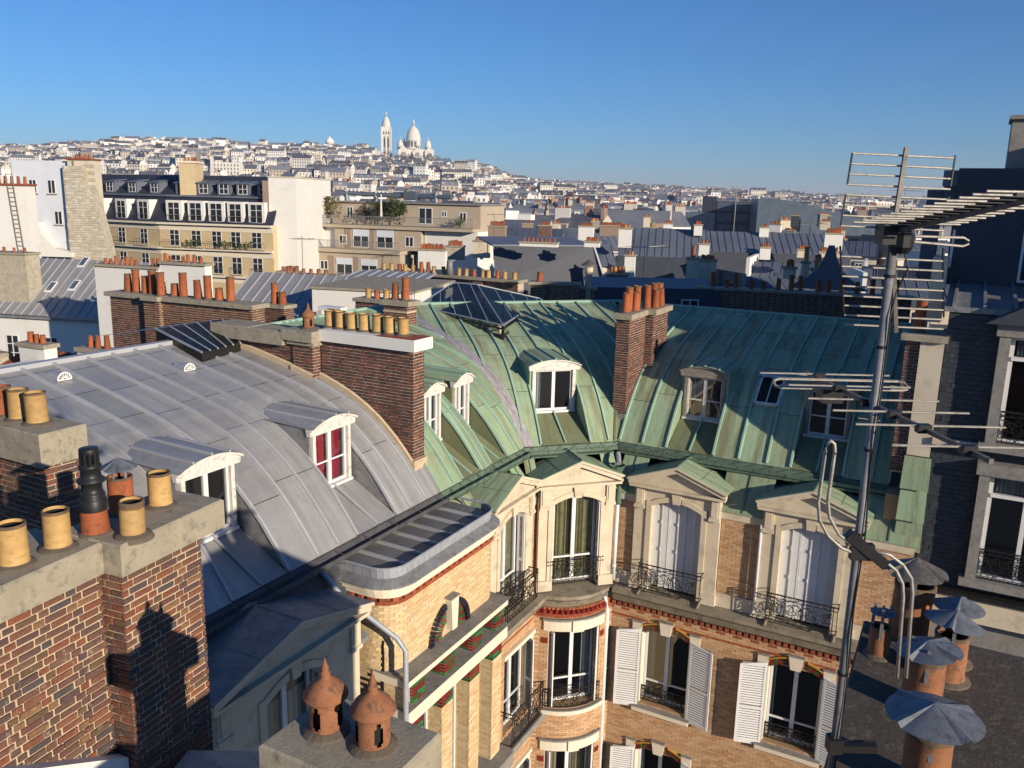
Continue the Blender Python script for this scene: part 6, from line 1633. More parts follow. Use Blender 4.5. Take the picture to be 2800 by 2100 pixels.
# white air conditioner
ac = nb('air_conditioner', 'white boxed air conditioner with grille on the roof edge', 'air conditioner', -7.45, 32.0, -26)
MB(LF).box(0, 1.05, -.42, 0, -5.0, -4.2).build('case', 'white_paint', ac)
for k in range(9): MB(LF).box(.50, .98, .0, .02, -4.92 + k * .078, -4.905 + k * .078).build('grille_bar', 'iron', ac)
for k in range(6): MB(LF).box(.50 + k * .094, .51 + k * .094, .02, .035, -4.92, -4.26).build('grille_bar', 'iron', ac)
MB(LF).box(.50, .98, .0, .006, -4.93, -4.25).build('fan_opening', 'pane_dark', ac); MB(LF).box(.05, .25, 0, .1, -4.55, -4.35).build('switch_box', 'render_cream', ac); MB(LF).box(-.2, 1.2, -.5, .1, -5.1, -5.0).build('foot', 'concrete_dark', ac)
hb2 = nb('house', 'low white house with zinc roof under the dark metal cowls', 'house', -14.0, 50.0, -16)
MB(LF).box(0, 8.5, -5, 0, -22, -5.1).build('wall', 'render_white', hb2); slope(hb2, 3.5, 8.5, .1, -5.1, -4, -4.6, step=.6); cap_slab(hb2, 0, 3.4, -2, .1, -4.9, -4.75, LF, 'concrete')
for k in range(6): pot(hb2, LF(.4 + k * .5, -.6, -4.75), 'short', 'terracotta_old', 1.0, collar=False)

# slate mansard block in the centre right
sm = nb('house', 'large dark slate mansard roof with zinc top behind the brick chimneys', 'house', -1.6, 72.0, 18)
MB(LF).add([(0, 0, -9.5), (10.2, 0, -9.5), (10.2, 0, -7.2), (9.3, -1.0, -4.05), (0, -1.0, -4.05), (0, 0, -7.2), (10.2, -8, -7.2), (9.3, -8, -4.05)], [(0, 1, 2, 3, 4, 5), (2, 6, 7, 3)]).build('roof', 'slate_far', sm)
MB(LF).slab((-.1, -.85, -3.95), (9.4, -.85, -3.95), (9.0, -6, -3.5), (0, -6, -3.5), .15).build('roof_top', 'zinc_far', sm); MB(LF).tube([(10.22, .0, -7.2), (9.32, -1.0, -4.0)], .12, 5).build('hip_roll', 'zinc_batten', sm)
MB(LF).box(0, 10.2, -8, -.05, -24, -9.5).build('wall', 'render_cream', sm)
zr = nb('house', 'blue-grey zinc roof with regular ribs in the centre right', 'house', 10.6, 88.0, -10)
slope(zr, 0, 9.0, .0, -5.6, -5.0, -2.9, 'zinc_far', 'zinc_blue', .75); MB(LF).box(0, 9, -5, -.05, -24, -5.65).build('wall', 'slate_far', zr); MB(LF).slab((0, .0, -5.6), (9, 0, -5.6), (9, .8, -8.4), (0, .8, -8.4), .1).build('mansard', 'slate_far', zr)
zr2 = nb('house', 'wide pale blue zinc roof with dormer oculus right of centre', 'house', 20.5, 92.0, -8)
slope(zr2, 0, 15, .0, -5.2, -5.0, -3.2, 'zinc_far', 'zinc_blue', .75); MB(LF).slab((0, .0, -5.2), (15, 0, -5.2), (15, .8, -8.4), (0, .8, -8.4), .1).build('mansard', 'slate_far', zr2); MB(LF).box(0, 15, -5, -.05, -24, -5.3).build('wall', 'slate_far', zr2)
oc = MB(lambda s, o, z: (s, -o, z)); oc.tube([(6.5 + .55 * math.cos(t * .5236), .95, -6.5 + .75 * math.sin(t * .5236)) for t in range(12)], .12, 6, closed=True); oc.build('oculus', 'zinc_batten', zr2)
nv = nb('house', 'dark navy slate roof in shade behind the right brick chimney', 'house', 4.6, 49.0, 2)
MB(LF).slab((0, 1.2, -7.9), (7.5, 1.2, -7.9), (7.5, -.4, -5.0), (0, -.4, -5.0), .2).build('roof', 'navy_slate', nv); MB(LF).slab((0, -.4, -5.0), (7.5, -.4, -5.0), (7.5, -5, -4.8), (0, -5, -4.8), .2).build('roof', 'zinc_blue', nv); MB(LF).box(0, 7.5, -5, .9, -24, -7.9).build('wall', 'render_cream', nv)
win(nv, 5.5, -6.6, 1.0, 1.1, .7, bars=0)
bk = nb('chimney_wall', 'dark brick wall in shade carrying many pots behind the copper roof', 'chimney', 11.0, 50.0, -16)
chim_block(bk, 0, 11.5, -.8, 0, -8.5, -5.05, LF, 'brick_brown', 'mortar_dark', ['o+'], 150, .085, .25, .018, True)
cap_slab(bk, -.4, 11.7, -1, .15, -5.05, -4.9, LF, 'concrete')
for k in range(15): pot(bk, LF(.7 + k * .72 + rng.uniform(-.15, .15), -.4, -4.9), rng.choice(['taper', 'tall', 'tall', 'short']), 'terracotta', 1.2, collar=False)
# pale curved roof spire and shaded big wall
sp_ = nb('roof_turret', 'pale zinc turret roof with concave flared sides at right', 'roof', 19.6, 53.0, -20)
MB(LF).prism([(-2.4, -5.2), (2.4, -5.2), (1.4, -4.6), (.75, -4.0), (.4, -3.3), (.18, -2.5), (-.18, -2.5), (-.4, -3.3), (-.75, -4.0), (-1.4, -4.6)], -1.2, 0).build('roof', 'zinc_far', sp_)
ofc = nb('office_building', 'dark glass office building with wide panes near the horizon', 'building', 60.5, 262, -14)
MB(LF).box(-4, 0, -20, 0, -26, 1.7).build('wall', 'navy_slate', ofc); MB(LF).box(0, 24, -20, 0, -26, .3).build('frame', 'navy_slate', ofc)
for i in range(5):
    for j in range(3): MB(LF).box(.5 + i * 4.7, 4.9 + i * 4.7, -.1, .12, -2.6 - j * 3.3, .0 - j * 3.3).build('pane', 'pane_sky', ofc)
MB(LF).box(-14, 0, -12, 1, -26, -3.2).build('low_wing', 'steel_blue', ofc)
cr = nb('market_hall', 'long low hall with sweeping curved grey roof before the horizon', 'building', 66, 236, -10)
P = [(0, 1.2), (4, 1.3), (9, .8), (15, -.6), (22, -2.6), (30, -4.2), (38, -5.0)]
MB(LF).prism(P + [(38, -8), (0, -8)], -20, 0).build('roof', 'steel_blue', cr); MB(LF).box(0, 38, -20, .5, -26, -8).build('wall', 'pane_dark', cr)

# slate-hung neighbour on the right
rb = new_b('apartment_building', 'grey slate-hung building with tall windows and balconies at right edge', 'building')
FS = frame(0, -.3, 1, 0, 0, 1)
so = [(10.62, 12.6, -5.25, -2.6), (10.6, 12.6, -8.6, -5.75)]
for a, b, c, d in wall_cells(9.56, 14.5, -8.9, -2.35, so): MB(FS).box(a, b, -3.6, -.02, c, d).build('wall', 'slate_far', rb)
sp = brick_spans(9.57, 14.4, -8.9, -5.45, .115, .23, .004, so, rng) + brick_spans(9.57, 14.4, -5.28, -2.35, .115, .23, .004, so, rng)
brick_objects(sp, FS, 0, .02, 'slate', rb, 220, rng, name='slate', jit=.006, prefer=lambda b: abs(b[0] - 10))
MB(FS).box(9.56, 14.4, -.3, .10, -5.44, -5.29).build('string_course', 'stone', rb)
for z0, z1 in ((-5.2, -2.75), (-8.5, -5.95)):
    for e in (10.62, 12.42): MB(FS).box(e, e + .22, -.6, .28, z0, z1).build('jamb', 'stone_grey', rb)
    MB(FS).box(10.55, 12.7, -.6, .32, z1, z1 + .28).build('lintel', 'stone_grey', rb); MB(FS).box(10.5, 12.75, -.6, .36, z0 - .18, z0).build('sill', 'stone_grey', rb)
    w = win(rb, 11.63, z0, 1.56, z1 - z0, .02, FS, bars=0, f=.09, pane='pane_glass')
    MB(FS).box(10.9, 12.36, -.06, .09, z1 - .55, z1 - .47).build('transom', 'white_paint', w); MB(FS).box(10.84, 12.42, -.6, -.5, z0, z1).build('room', 'dark_room', w)
    drape(FS, w, 'curtain_white', 11.0, 11.9, -.15, z1 - .45, z1 - .05)
    railing(FS, 10.85, 12.4, lambda s: .2, z0 + .05, z0 + .75, parent=rb)
MB(FS).prism([(10.3, -2.47), (13.0, -2.47), (11.65, -1.7)], -1.0, .5).build('hood', 'slate_far', rb)
MB(FS).slab((9.45, .05, -2.2), (14.5, .05, -2.2), (14.5, -3.7, -1.95), (9.45, -3.7, -1.95), .12).build('terrace_roof', 'lead', rb)
for k in range(8): s = 9.6 + k * .62; MB(FS).slab((s, .05, -2.12), (s + .07, .05, -2.12), (s + .07, -3.7, -1.87), (s, -3.7, -1.87), .08).build('batten', 'lead', rb)
MB(FS).box(9.3, 14.5, -8, -3.72, -2.0, 1.0).build('wall', 'slate_far', rb)
MB(FS).box(10.36, 11.4, -5.4, -3.9, 1.0, 2.2).build('chimney', 'stone_grey', rb); MB(FS).box(10.3, 11.46, -5.5, -3.8, 2.2, 2.3).build('chimney_cap', 'stone_grey', rb)
MB(FS).box(9.0, 9.9, -5.2, -3.95, -.2, .55).build('roof_box', 'zinc_blue', rb); MB(FS).box(8.95, 9.95, -5.3, -3.85, .55, .95).build('roof_box', 'zinc_far', rb); MB(FS).box(8.6, 8.98, -5.0, -4.2, -2, .45).build('roof_box', 'zinc_blue', rb)
win(rb, 11.6, -1.85, 1.3, 1.6, -3.7, FS, bars=0)
MB(FS).tube([(9.38, -2.9, -1.5), (9.4, -2.9, -.55)], .03, 6).build('vent_pipe', 'white_paint', rb)
MB(FS).box(9.64, 14.5, -3, .25, -9.6, -9.0).build('cornice', 'stone', rb); MB(FS).box(9.6, 14.5, -3, .35, -8.99, -8.88).build('gutter', 'iron', rb); MB(FS).box(9.7, 14.5, -3, -.1, -24, -9.6).build('wall', 'stone_grey', rb)
MB(FS).box(9.0, 9.35, -3.6, -2.6, -2.9, -1.25).build('chimney', 'stone', rb)
MB(FS).box(14.52, 26, -34, -.5, -24, 2.6).build('unseen_shading_mass', 'slate_far', rb)  # unseen mass beyond the frame, added and raised to shade the middle-distance roofs
pc = new_b('chimney_stack', 'party chimney half brick half white render with single orange pot at right', 'chimney')
MB(AB).box(9.05, 9.55, -1.6, -.28, -5.8, -3.05).build('shaft', 'render_cream', pc)
chim_block(pc, 8.72, 9.05, -1.6, -.36, -6.3, -3.05, AB, 'brick_brown', 'mortar_dark', ['o+'], 100, .075, .23, .013, True)
cap_slab(pc, 8.63, 9.62, -1.75, -.16, -3.05, -2.9, AB, 'concrete'); pot(pc, AB(8.95, -.7, -2.9), 'tall', 'terracotta', 1.1)
for z0, z1 in ((-6.6, -5.82), (-7.4, -6.61), (-8.15, -7.41)):
    link_mesh('copper_panel', MB(AB).slab((9.0, -.16, z0), (9.62, -.16, z0), (9.6, -.26, z1), (9.02, -.26, z1), .02).mesh('copper_panel', 'copper', [(0, 0), (.6, 0), (.6, .8), (0, .8)] * 2), pc)
MB(AB).box(9.0, 9.6, -1.6, -.30, -8.2, -5.81).build('core', 'dark_room', pc)

ORDS = ['first', 'second', 'third', 'fourth', 'fifth', 'sixth', 'seventh', 'eighth']
# more slate and zinc roofs packed (shaded roofs) into the shaded middle distance
rgm = random.Random(21)
spots = [(6.5, 60, -6.0, 9), (16.5, 62, -5.8, 8), (26, 63, -5.6, 9), (1.5, 86, -5.0, 9), (20.5, 74, -5.4, 10), (31.5, 76, -5.6, 10), (8.0, 104, -4.4, 10), (20, 108, -4.2, 11), (33, 106, -4.6, 11), (46, 104, -4.4, 10), (-3, 112, -4.2, 9), (42, 84, -5.2, 9)]
ADJ = ['low', 'wide', 'dark', 'ribbed', 'steep', 'plain']
for i, (x, y, z, w) in enumerate(spots):
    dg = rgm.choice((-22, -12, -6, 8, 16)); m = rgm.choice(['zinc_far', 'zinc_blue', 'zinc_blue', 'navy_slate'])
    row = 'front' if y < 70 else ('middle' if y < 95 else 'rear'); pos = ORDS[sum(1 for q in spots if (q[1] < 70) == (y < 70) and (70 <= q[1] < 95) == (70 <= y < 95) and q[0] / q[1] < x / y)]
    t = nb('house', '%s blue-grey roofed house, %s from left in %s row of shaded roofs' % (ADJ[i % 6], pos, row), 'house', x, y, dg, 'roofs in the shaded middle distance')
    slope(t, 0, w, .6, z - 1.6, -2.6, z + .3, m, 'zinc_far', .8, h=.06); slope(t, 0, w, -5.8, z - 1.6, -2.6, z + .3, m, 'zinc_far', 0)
    MB(LF).slab((0, .6, z - 1.6), (w, .6, z - 1.6), (w, 1.3, z - 4.2), (0, 1.3, z - 4.2), .15).build('mansard', 'navy_slate', t)
    MB(LF).box(.02, w - .02, -5.6, .9, -24, z - 1.75).build('wall', 'render_cream', t)
    MB(LF).prism([(-.3, z - 4), (0, z - 4), (0, z + .8), (-.3, z + .8)], -5.8, .8).build('party_wall', rgm.choice(['render_white', 'render_cream', 'stone_grey']), t)
    for c in range(int(w / 2.6)):
        if rgm.random() < .6:
            dmr = MB(LF).box(1 + c * 2.5, 2.1 + c * 2.5, -.6, 1.05, z - 3.6, z - 1.9).build('dormer', 'zinc_far', t); win(t, 1.55 + c * 2.5, z - 3.5, .85, 1.35, 1.05, bars=0)
    for k in range(2):
        s = rgm.uniform(.5, w - 1.5); r_ = MB(LF).slab((s, -.4, z - .95), (s + .6, -.4, z - .95), (s + .6, -1.2, z - .47), (s, -1.2, z - .47), .08).build('roof_light', 'pane_sky', t)
for a in [
    ('brick chimney with five orange pots left of slate mansard', 2.41, 90, -2.87, 1.33, 0.8, 1.18, -12, 5, 'render_white', 'concrete', 'chimney stacks of the surrounding roofs', 20, 'short', 'terracotta', 0.85, 'chimney_stack', 1),
    ('broad white banded chimney with eight hooded orange pots in centre', 6.96, 95, -3.0, 1.66, 0.8, 1.5, -12, 8, 'render_white', 'concrete', 'chimney stacks of the surrounding roofs', 0, 'short', 'terracotta', 0.85, 'chimney_stack', 1),
    ('long low brown chimney crowded with orange pots right of centre', 9.82, 100, -3.03, 2.69, 0.8, 1.14, -12, 12, 'brown_render', 'concrete', 'chimney stacks of the surrounding roofs', 0, 'short', 'terracotta', 0.85, 'chimney_stack', 2),
    ('tall white-sided chimney with seven yellow and orange pots', 10.34, 86, -2.85, 1.27, 0.8, 1.82, -12, 7, 'render_white', 'concrete', 'chimney stacks of the surrounding roofs', 0, 'short', 'mix', 0.85, 'chimney_stack', 1),
    ('small white chimney with yellow pots between zinc roofs', 14.77, 95, -3.04, 0.89, 0.8, 0.9, -12, 3, 'render_white', 'concrete', 'chimney stacks of the surrounding roofs', 0, 'short', 'ochre_pot', 0.85, 'chimney_stack', 1),
    ('small white chimney with five orange pots before the hill of roofs', 18.89, 110, -2.89, 1.18, 0.8, 1.04, -12, 5, 'render_white', 'concrete', 'chimney stacks of the surrounding roofs', 0, 'short', 'terracotta', 0.85, 'chimney_stack', 1),
    ('narrow white chimney standing left of office glass', 18.69, 90, -2.44, 0.85, 0.8, 1.04, -12, 3, 'render_white', 'concrete', 'chimney stacks of the surrounding roofs', 0, 'short', 'terracotta', 0.85, 'chimney_stack', 1),
    ('flat white chimney slab with seven red pots on slate roof top', 5.65, 70, -3.47, 1.23, 0.8, 0.36, -12, 7, 'render_white', 'concrete', 'chimney stacks of the surrounding roofs', 0, 'short', 'terracotta', 0.85, 'chimney_stack', 1),
    ('long white chimney slab with spaced red pots on slate mansard', 0.35, 70, -3.62, 3.12, 0.8, 0.26, -12, 8, 'render_white', 'concrete', 'chimney stacks of the surrounding roofs', 0, 'short', 'terracotta', 0.85, 'chimney_stack', 1),
    ('white and brick banded chimney with single orange pot', 16.76, 78, -3.82, 0.95, 0.8, 0.99, -12, 2, 'render_white', 'concrete', 'chimney stacks of the surrounding roofs', 0, 'short', 'terracotta', 0.85, 'chimney_stack', 1),
    ('white chimney with old terracotta lantern right of slate mansard', 9.02, 70, -4.5, 0.85, 0.8, 1.69, -12, 2, 'render_white', 'concrete', 'chimney stacks of the surrounding roofs', 0, 'short', 'mix', 0.85, 'chimney_stack', 1),
    ('cream stepped chimney with one tall orange pot', 12.5, 62, -4.1, 0.84, 0.8, 2.07, -12, 1, 'stone', 'concrete', 'chimney stacks of the surrounding roofs', 0, 'tall', 'terracotta', 1.2, 'chimney_stack', 1),
    ('cream chimney wall with five orange pots and white pipe ends', 13.82, 64, -4.34, 1.3, 0.8, 1.89, -12, 5, 'stone', 'concrete', 'chimney stacks of the surrounding roofs', 0, 'short', 'terracotta', 0.85, 'chimney_stack', 1),
    ('dark brick chimney in shade with orange pots and one yellow pot', 6.06, 56, -4.84, 1.37, 0.8, 1.21, -12, 4, 'render_white', 'concrete', 'chimney stacks of the surrounding roofs', 20, 'short', 'mix', 1.0, 'chimney_stack', 1),
    ('white chimney with orange pots below the office building', 26.97, 95, -2.68, 1.02, 0.8, 1.5, -12, 3, 'render_white', 'concrete', 'chimney stacks of the surrounding roofs', 0, 'short', 'terracotta', 0.85, 'chimney_stack', 1),
    ('short white chimney with orange pots left of tall aerial', 22.92, 80, -4.11, 0.97, 0.8, 1.06, -12, 4, 'render_white', 'concrete', 'chimney stacks of the surrounding roofs', 0, 'short', 'terracotta', 0.85, 'chimney_stack', 1),
    ('white chimney block with twelve red pots before the terraced flats', -8.52, 75, -4.72, 2.44, 0.8, 1.59, -12, 12, 'render_white', 'concrete', 'chimney stacks of the surrounding roofs', 0, 'taper', 'terracotta', 0.85, 'chimney_stack', 1),
    ('peeling white chimney with nine red pots right of terraced flats', -6.33, 78, -4.54, 1.59, 0.8, 1.16, -12, 9, 'rubble', 'concrete', 'chimney stacks of the surrounding roofs', 0, 'taper', 'terracotta', 0.85, 'chimney_stack', 1),
    ('pale chimney under thin aerial with dark pots', -4.2, 85, -4.37, 1.61, 0.8, 1.58, -12, 6, 'stone', 'concrete', 'chimney stacks of the surrounding roofs', 0, 'short', 'terracotta', 0.85, 'chimney_stack', 1),
    ('pink brick chimney with ten red pots right of beige flats', -2.82, 88, -3.0, 1.78, 0.8, 1.01, -12, 10, 'brown_render', 'concrete', 'chimney stacks of the surrounding roofs', 0, 'taper', 'terracotta', 0.85, 'chimney_stack', 1),
    ('white chimney with six dark metal cowls below lift tower', -15.42, 55, -5.13, 1.5, 0.8, 0.73, -12, 6, 'render_white', 'concrete', 'chimney stacks of the surrounding roofs', 0, 'short', 'terracotta_old', 0.85, 'chimney_stack', 1),
    ('large white trapezoid chimney with nine red pots left of mast', 30.66, 85, -2.86, 1.71, 0.8, 1.61, -12, 9, 'render_white', 'concrete', 'chimney stacks of the surrounding roofs', 0, 'taper', 'terracotta', 0.85, 'chimney_stack', 1),
    ('small cream chimney with four orange pots left of mast', 24.77, 75, -3.97, 0.91, 0.8, 0.63, -12, 4, 'stone', 'concrete', 'chimney stacks of the surrounding roofs', 0, 'short', 'terracotta', 0.85, 'chimney_stack', 1),
    ('chimney slab with eight short red pots on white supports', 24.93, 70, -3.86, 1.61, 0.8, 0.36, -12, 8, 'stone', 'concrete', 'chimney stacks of the surrounding roofs', 0, 'short', 'terracotta', 0.85, 'chimney_stack', 1),
    ('cream chimney with orange pots behind the dark brick wall', 18.37, 58, -4.34, 0.79, 0.8, 0.68, -12, 4, 'stone', 'concrete', 'chimney stacks of the surrounding roofs', 0, 'taper', 'terracotta', 0.85, 'chimney_stack', 1),
    ('narrow cream chimney with two red pots behind mast', 21.16, 60, -4.04, 0.57, 0.8, 0.8, -12, 2, 'stone', 'concrete', 'chimney stacks of the surrounding roofs', 0, 'taper', 'terracotta', 0.85, 'chimney_stack', 1),
    ('cement flue with domed cap behind the dark brick wall', 18.92, 56, -3.82, 0.46, 0.8, 1.51, -12, 1, 'stone', 'concrete', 'chimney stacks of the surrounding roofs', 0, 'tall', 'ochre_pot', 1.3, 'chimney_stack', 1),
    ('stout cement flue beside the domed one left of mast', 19.22, 55, -4.19, 0.52, 0.8, 1.19, -12, 1, 'stone', 'concrete', 'chimney stacks of the surrounding roofs', 0, 'tall', 'ochre_pot', 1.3, 'chimney_stack', 1),
    ('ochre chimney at left end of the slate mansard', -59.99, 118, 0.19, 3.79, 0.8, 2.43, -12, 4, 'ochre_brick', 'concrete', 'chimney stacks of the surrounding roofs', 0, 'short', 'terracotta', 0.85, 'chimney_stack', 1),
    ('grey rendered chimney with 4 pots, first from left in the middle cluster right of centre', 2.38, 99.1, -5.91, 0.72, 0.8, 0.66, -16.607922514835117, 4, 'stone_grey', 'concrete', 'chimney stacks of the surrounding roofs', 0, 'short', 'terracotta', 0.85, 'chimney_stack', 1),
    ('dark rendered chimney with 5 pots, second from left in the middle cluster right of centre', 15.07, 94.6, -5.79, 0.9, 0.8, 1.25, -24.548608581019238, 5, 'slate_far', 'concrete', 'chimney stacks of the surrounding roofs', 0, 'short', 'mix', 0.85, 'chimney_stack', 1),
    ('grey rendered chimney with 4 pots, third from left in the middle cluster right of centre', 21.87, 99.7, -6.29, 0.75, 0.8, 0.75, 8.346377056338198, 4, 'stone_grey', 'concrete', 'chimney stacks of the surrounding roofs', 0, 'taper', 'terracotta', 0.85, 'chimney_stack', 1),
    ('pale rendered chimney with 5 pots, fourth from left in the middle cluster right of centre', 21.15, 92.4, -5.89, 0.65, 0.8, 1.18, -23.753015207364264, 5, 'render_cream', 'concrete', 'chimney stacks of the surrounding roofs', 0, 'taper', 'mix', 0.85, 'chimney_stack', 1),
    ('cream rendered chimney with 4 pots, fifth from left in the middle cluster right of centre', 27.47, 98.4, -6.05, 0.58, 0.8, 1.13, -9.652682139826485, 4, 'stone', 'concrete', 'chimney stacks of the surrounding roofs', 0, 'taper', 'mix', 0.85, 'chimney_stack', 1),
    ('grey rendered chimney with 6 pots, sixth from left in the middle cluster right of centre', 27.85, 97.8, -5.98, 1.24, 0.8, 1.2, 2.4648319446321594, 6, 'stone_grey', 'concrete', 'chimney stacks of the surrounding roofs', 0, 'short', 'mix', 0.85, 'chimney_stack', 1),
    ('brown rendered chimney with 2 pots, seventh from left in the middle cluster right of centre', 30.9, 98.3, -5.45, 1.19, 0.8, 1.19, -3.8510686743832636, 2, 'brown_render', 'concrete', 'chimney stacks of the surrounding roofs', 0, 'short', 'terracotta', 0.85, 'chimney_stack', 1),
    ('brown rendered chimney with 2 pots, first from left in the rear cluster right of centre', 0.98, 131.6, -3.92, 1.71, 0.8, 0.99, -4.855711587996691, 2, 'brown_render', 'concrete', 'chimney stacks of the surrounding roofs', 0, 'taper', 'terracotta', 0.85, 'chimney_stack', 1),
    ('grey rendered chimney with 5 pots, second from left in the rear cluster right of centre', 1.25, 117.7, -6.29, 0.85, 0.8, 1.01, -22.590158190527365, 5, 'stone_grey', 'concrete', 'chimney stacks of the surrounding roofs', 0, 'taper', 'terracotta', 0.85, 'chimney_stack', 1),
    ('pale rendered chimney with 7 pots, third from left in the rear cluster right of centre', 6.23, 148.2, -4.27, 1.31, 0.8, 1.87, -8.635876600422236, 7, 'render_cream', 'concrete', 'chimney stacks of the surrounding roofs', 0, 'taper', 'mix', 0.85, 'chimney_stack', 1),
    ('brown rendered chimney with 5 pots, fourth from left in the rear cluster right of centre', 7.3, 109.3, -5.94, 1.09, 0.8, 1.22, 4.721812285731872, 5, 'brown_render', 'concrete', 'chimney stacks of the surrounding roofs', 0, 'short', 'mix', 0.85, 'chimney_stack', 1),
    ('white rendered chimney with 7 pots, fifth from left in the rear cluster right of centre', 10.14, 117.3, -5.26, 1.22, 0.8, 1.25, -7.96861432959707, 7, 'render_white', 'concrete', 'chimney stacks of the surrounding roofs', 0, 'taper', 'terracotta', 0.85, 'chimney_stack', 1),
    ('grey rendered chimney with 8 pots, sixth from left in the rear cluster right of centre', 11.93, 136.5, -3.53, 1.43, 0.8, 1.81, 7.550591334785366, 8, 'stone_grey', 'concrete', 'chimney stacks of the surrounding roofs', 0, 'taper', 'mix', 0.85, 'chimney_stack', 1),
    ('grey rendered chimney with 2 pots, seventh from left in the rear cluster right of centre', 13.49, 135.7, -4.52, 1.46, 0.8, 0.95, -12.46277069754452, 2, 'stone_grey', 'concrete', 'chimney stacks of the surrounding roofs', 0, 'short', 'mix', 0.85, 'chimney_stack', 1),
    ('grey rendered chimney with 3 pots, eighth from left in the rear cluster right of centre', 12.39, 121.0, -5.68, 0.84, 0.8, 1.56, -25.141961138205765, 3, 'stone_grey', 'concrete', 'chimney stacks of the surrounding roofs', 0, 'taper', 'mix', 0.85, 'chimney_stack', 1),
    ('grey rendered chimney with 6 pots, ninth from left in the rear cluster right of centre', 12.89, 112.4, -5.67, 0.97, 0.8, 0.81, 2.4620565123334828, 6, 'stone_grey', 'concrete', 'chimney stacks of the surrounding roofs', 0, 'taper', 'mix', 0.85, 'chimney_stack', 1),
    ('dark rendered chimney with 6 pots, tenth from left in the rear cluster right of centre', 16.71, 141.8, -4.22, 0.95, 0.8, 1.27, 9.648717253670632, 6, 'slate_far', 'concrete', 'chimney stacks of the surrounding roofs', 0, 'taper', 'terracotta', 0.85, 'chimney_stack', 1),
    ('cream rendered chimney with 3 pots, 11th from left in the rear cluster right of centre', 15.7, 114.3, -5.61, 0.93, 0.8, 1.57, -1.3582871189595878, 3, 'stone', 'concrete', 'chimney stacks of the surrounding roofs', 0, 'short', 'terracotta', 0.85, 'chimney_stack', 1),
    ('pale rendered chimney with 6 pots, 12th from left in the rear cluster right of centre', 20.88, 140.7, -2.72, 1.16, 0.8, 1.56, -5.082939598996347, 6, 'render_cream', 'concrete', 'chimney stacks of the surrounding roofs', 0, 'short', 'mix', 0.85, 'chimney_stack', 1),
    ('brown rendered chimney with 2 pots, 13th from left in the rear cluster right of centre', 21.38, 135.1, -3.65, 1.78, 0.8, 1.7, 8.585317892362454, 2, 'brown_render', 'concrete', 'chimney stacks of the surrounding roofs', 0, 'taper', 'mix', 0.85, 'chimney_stack', 1),
    ('brown rendered chimney with 3 pots, 14th from left in the rear cluster right of centre', 18.06, 113.8, -6.05, 1.04, 0.8, 1.48, 5.606893655545463, 3, 'brown_render', 'concrete', 'chimney stacks of the surrounding roofs', 0, 'short', 'terracotta', 0.85, 'chimney_stack', 1),
    ('dark rendered chimney with 5 pots, 15th from left in the rear cluster right of centre', 22.06, 129.7, -4.41, 1.46, 0.8, 1.73, -21.254039247084442, 5, 'slate_far', 'concrete', 'chimney stacks of the surrounding roofs', 0, 'short', 'terracotta', 0.85, 'chimney_stack', 1),
    ('grey rendered chimney with 6 pots, 16th from left in the rear cluster right of centre', 21.8, 126.2, -4.72, 0.9, 0.8, 1.68, -3.4839306247570576, 6, 'stone_grey', 'concrete', 'chimney stacks of the surrounding roofs', 0, 'taper', 'terracotta', 0.85, 'chimney_stack', 1),
    ('grey rendered chimney with 5 pots, 17th from left in the rear cluster right of centre', 20.44, 118.1, -4.71, 1.21, 0.8, 1.09, -26.950240532924816, 5, 'stone_grey', 'concrete', 'chimney stacks of the surrounding roofs', 0, 'taper', 'terracotta', 0.85, 'chimney_stack', 1),
    ('dark rendered chimney with 8 pots, 18th from left in the rear cluster right of centre', 22.08, 115.5, -5.24, 1.45, 0.8, 1.29, 4.265957757102036, 8, 'slate_far', 'concrete', 'chimney stacks of the surrounding roofs', 0, 'short', 'mix', 0.85, 'chimney_stack', 1),
    ('white rendered chimney with 6 pots, 19th from left in the rear cluster right of centre', 19.87, 103.2, -5.95, 0.99, 0.8, 1.39, 3.467947171145809, 6, 'render_white', 'concrete', 'chimney stacks of the surrounding roofs', 0, 'taper', 'mix', 0.85, 'chimney_stack', 1),
    ('white rendered chimney with 4 pots, 20th from left in the rear cluster right of centre', 21.06, 100.3, -5.83, 1.07, 0.8, 0.95, -22.017157672446434, 4, 'render_white', 'concrete', 'chimney stacks of the surrounding roofs', 0, 'short', 'terracotta', 0.85, 'chimney_stack', 1),
    ('grey rendered chimney with 8 pots, 21th from left in the rear cluster right of centre', 23.48, 109.6, -5.73, 0.6, 0.8, 1.49, -11.090036453381327, 8, 'stone_grey', 'concrete', 'chimney stacks of the surrounding roofs', 0, 'taper', 'terracotta', 0.85, 'chimney_stack', 1),
    ('grey rendered chimney with 2 pots, 22th from left in the rear cluster right of centre', 26.59, 116.1, -4.75, 1.15, 0.8, 1.54, 3.122373246353199, 2, 'stone_grey', 'concrete', 'chimney stacks of the surrounding roofs', 0, 'short', 'mix', 0.85, 'chimney_stack', 1),
    ('grey rendered chimney with 5 pots, 23th from left in the rear cluster right of centre', 27.1, 107.6, -4.92, 1.14, 0.8, 0.96, -29.112701240367606, 5, 'stone_grey', 'concrete', 'chimney stacks of the surrounding roofs', 0, 'taper', 'mix', 0.85, 'chimney_stack', 1),
    ('pale rendered chimney with 3 pots, 24th from left in the rear cluster right of centre', 31.78, 120.5, -4.54, 0.66, 0.8, 0.78, -5.800462480028713, 3, 'render_cream', 'concrete', 'chimney stacks of the surrounding roofs', 0, 'short', 'terracotta', 0.85, 'chimney_stack', 1),
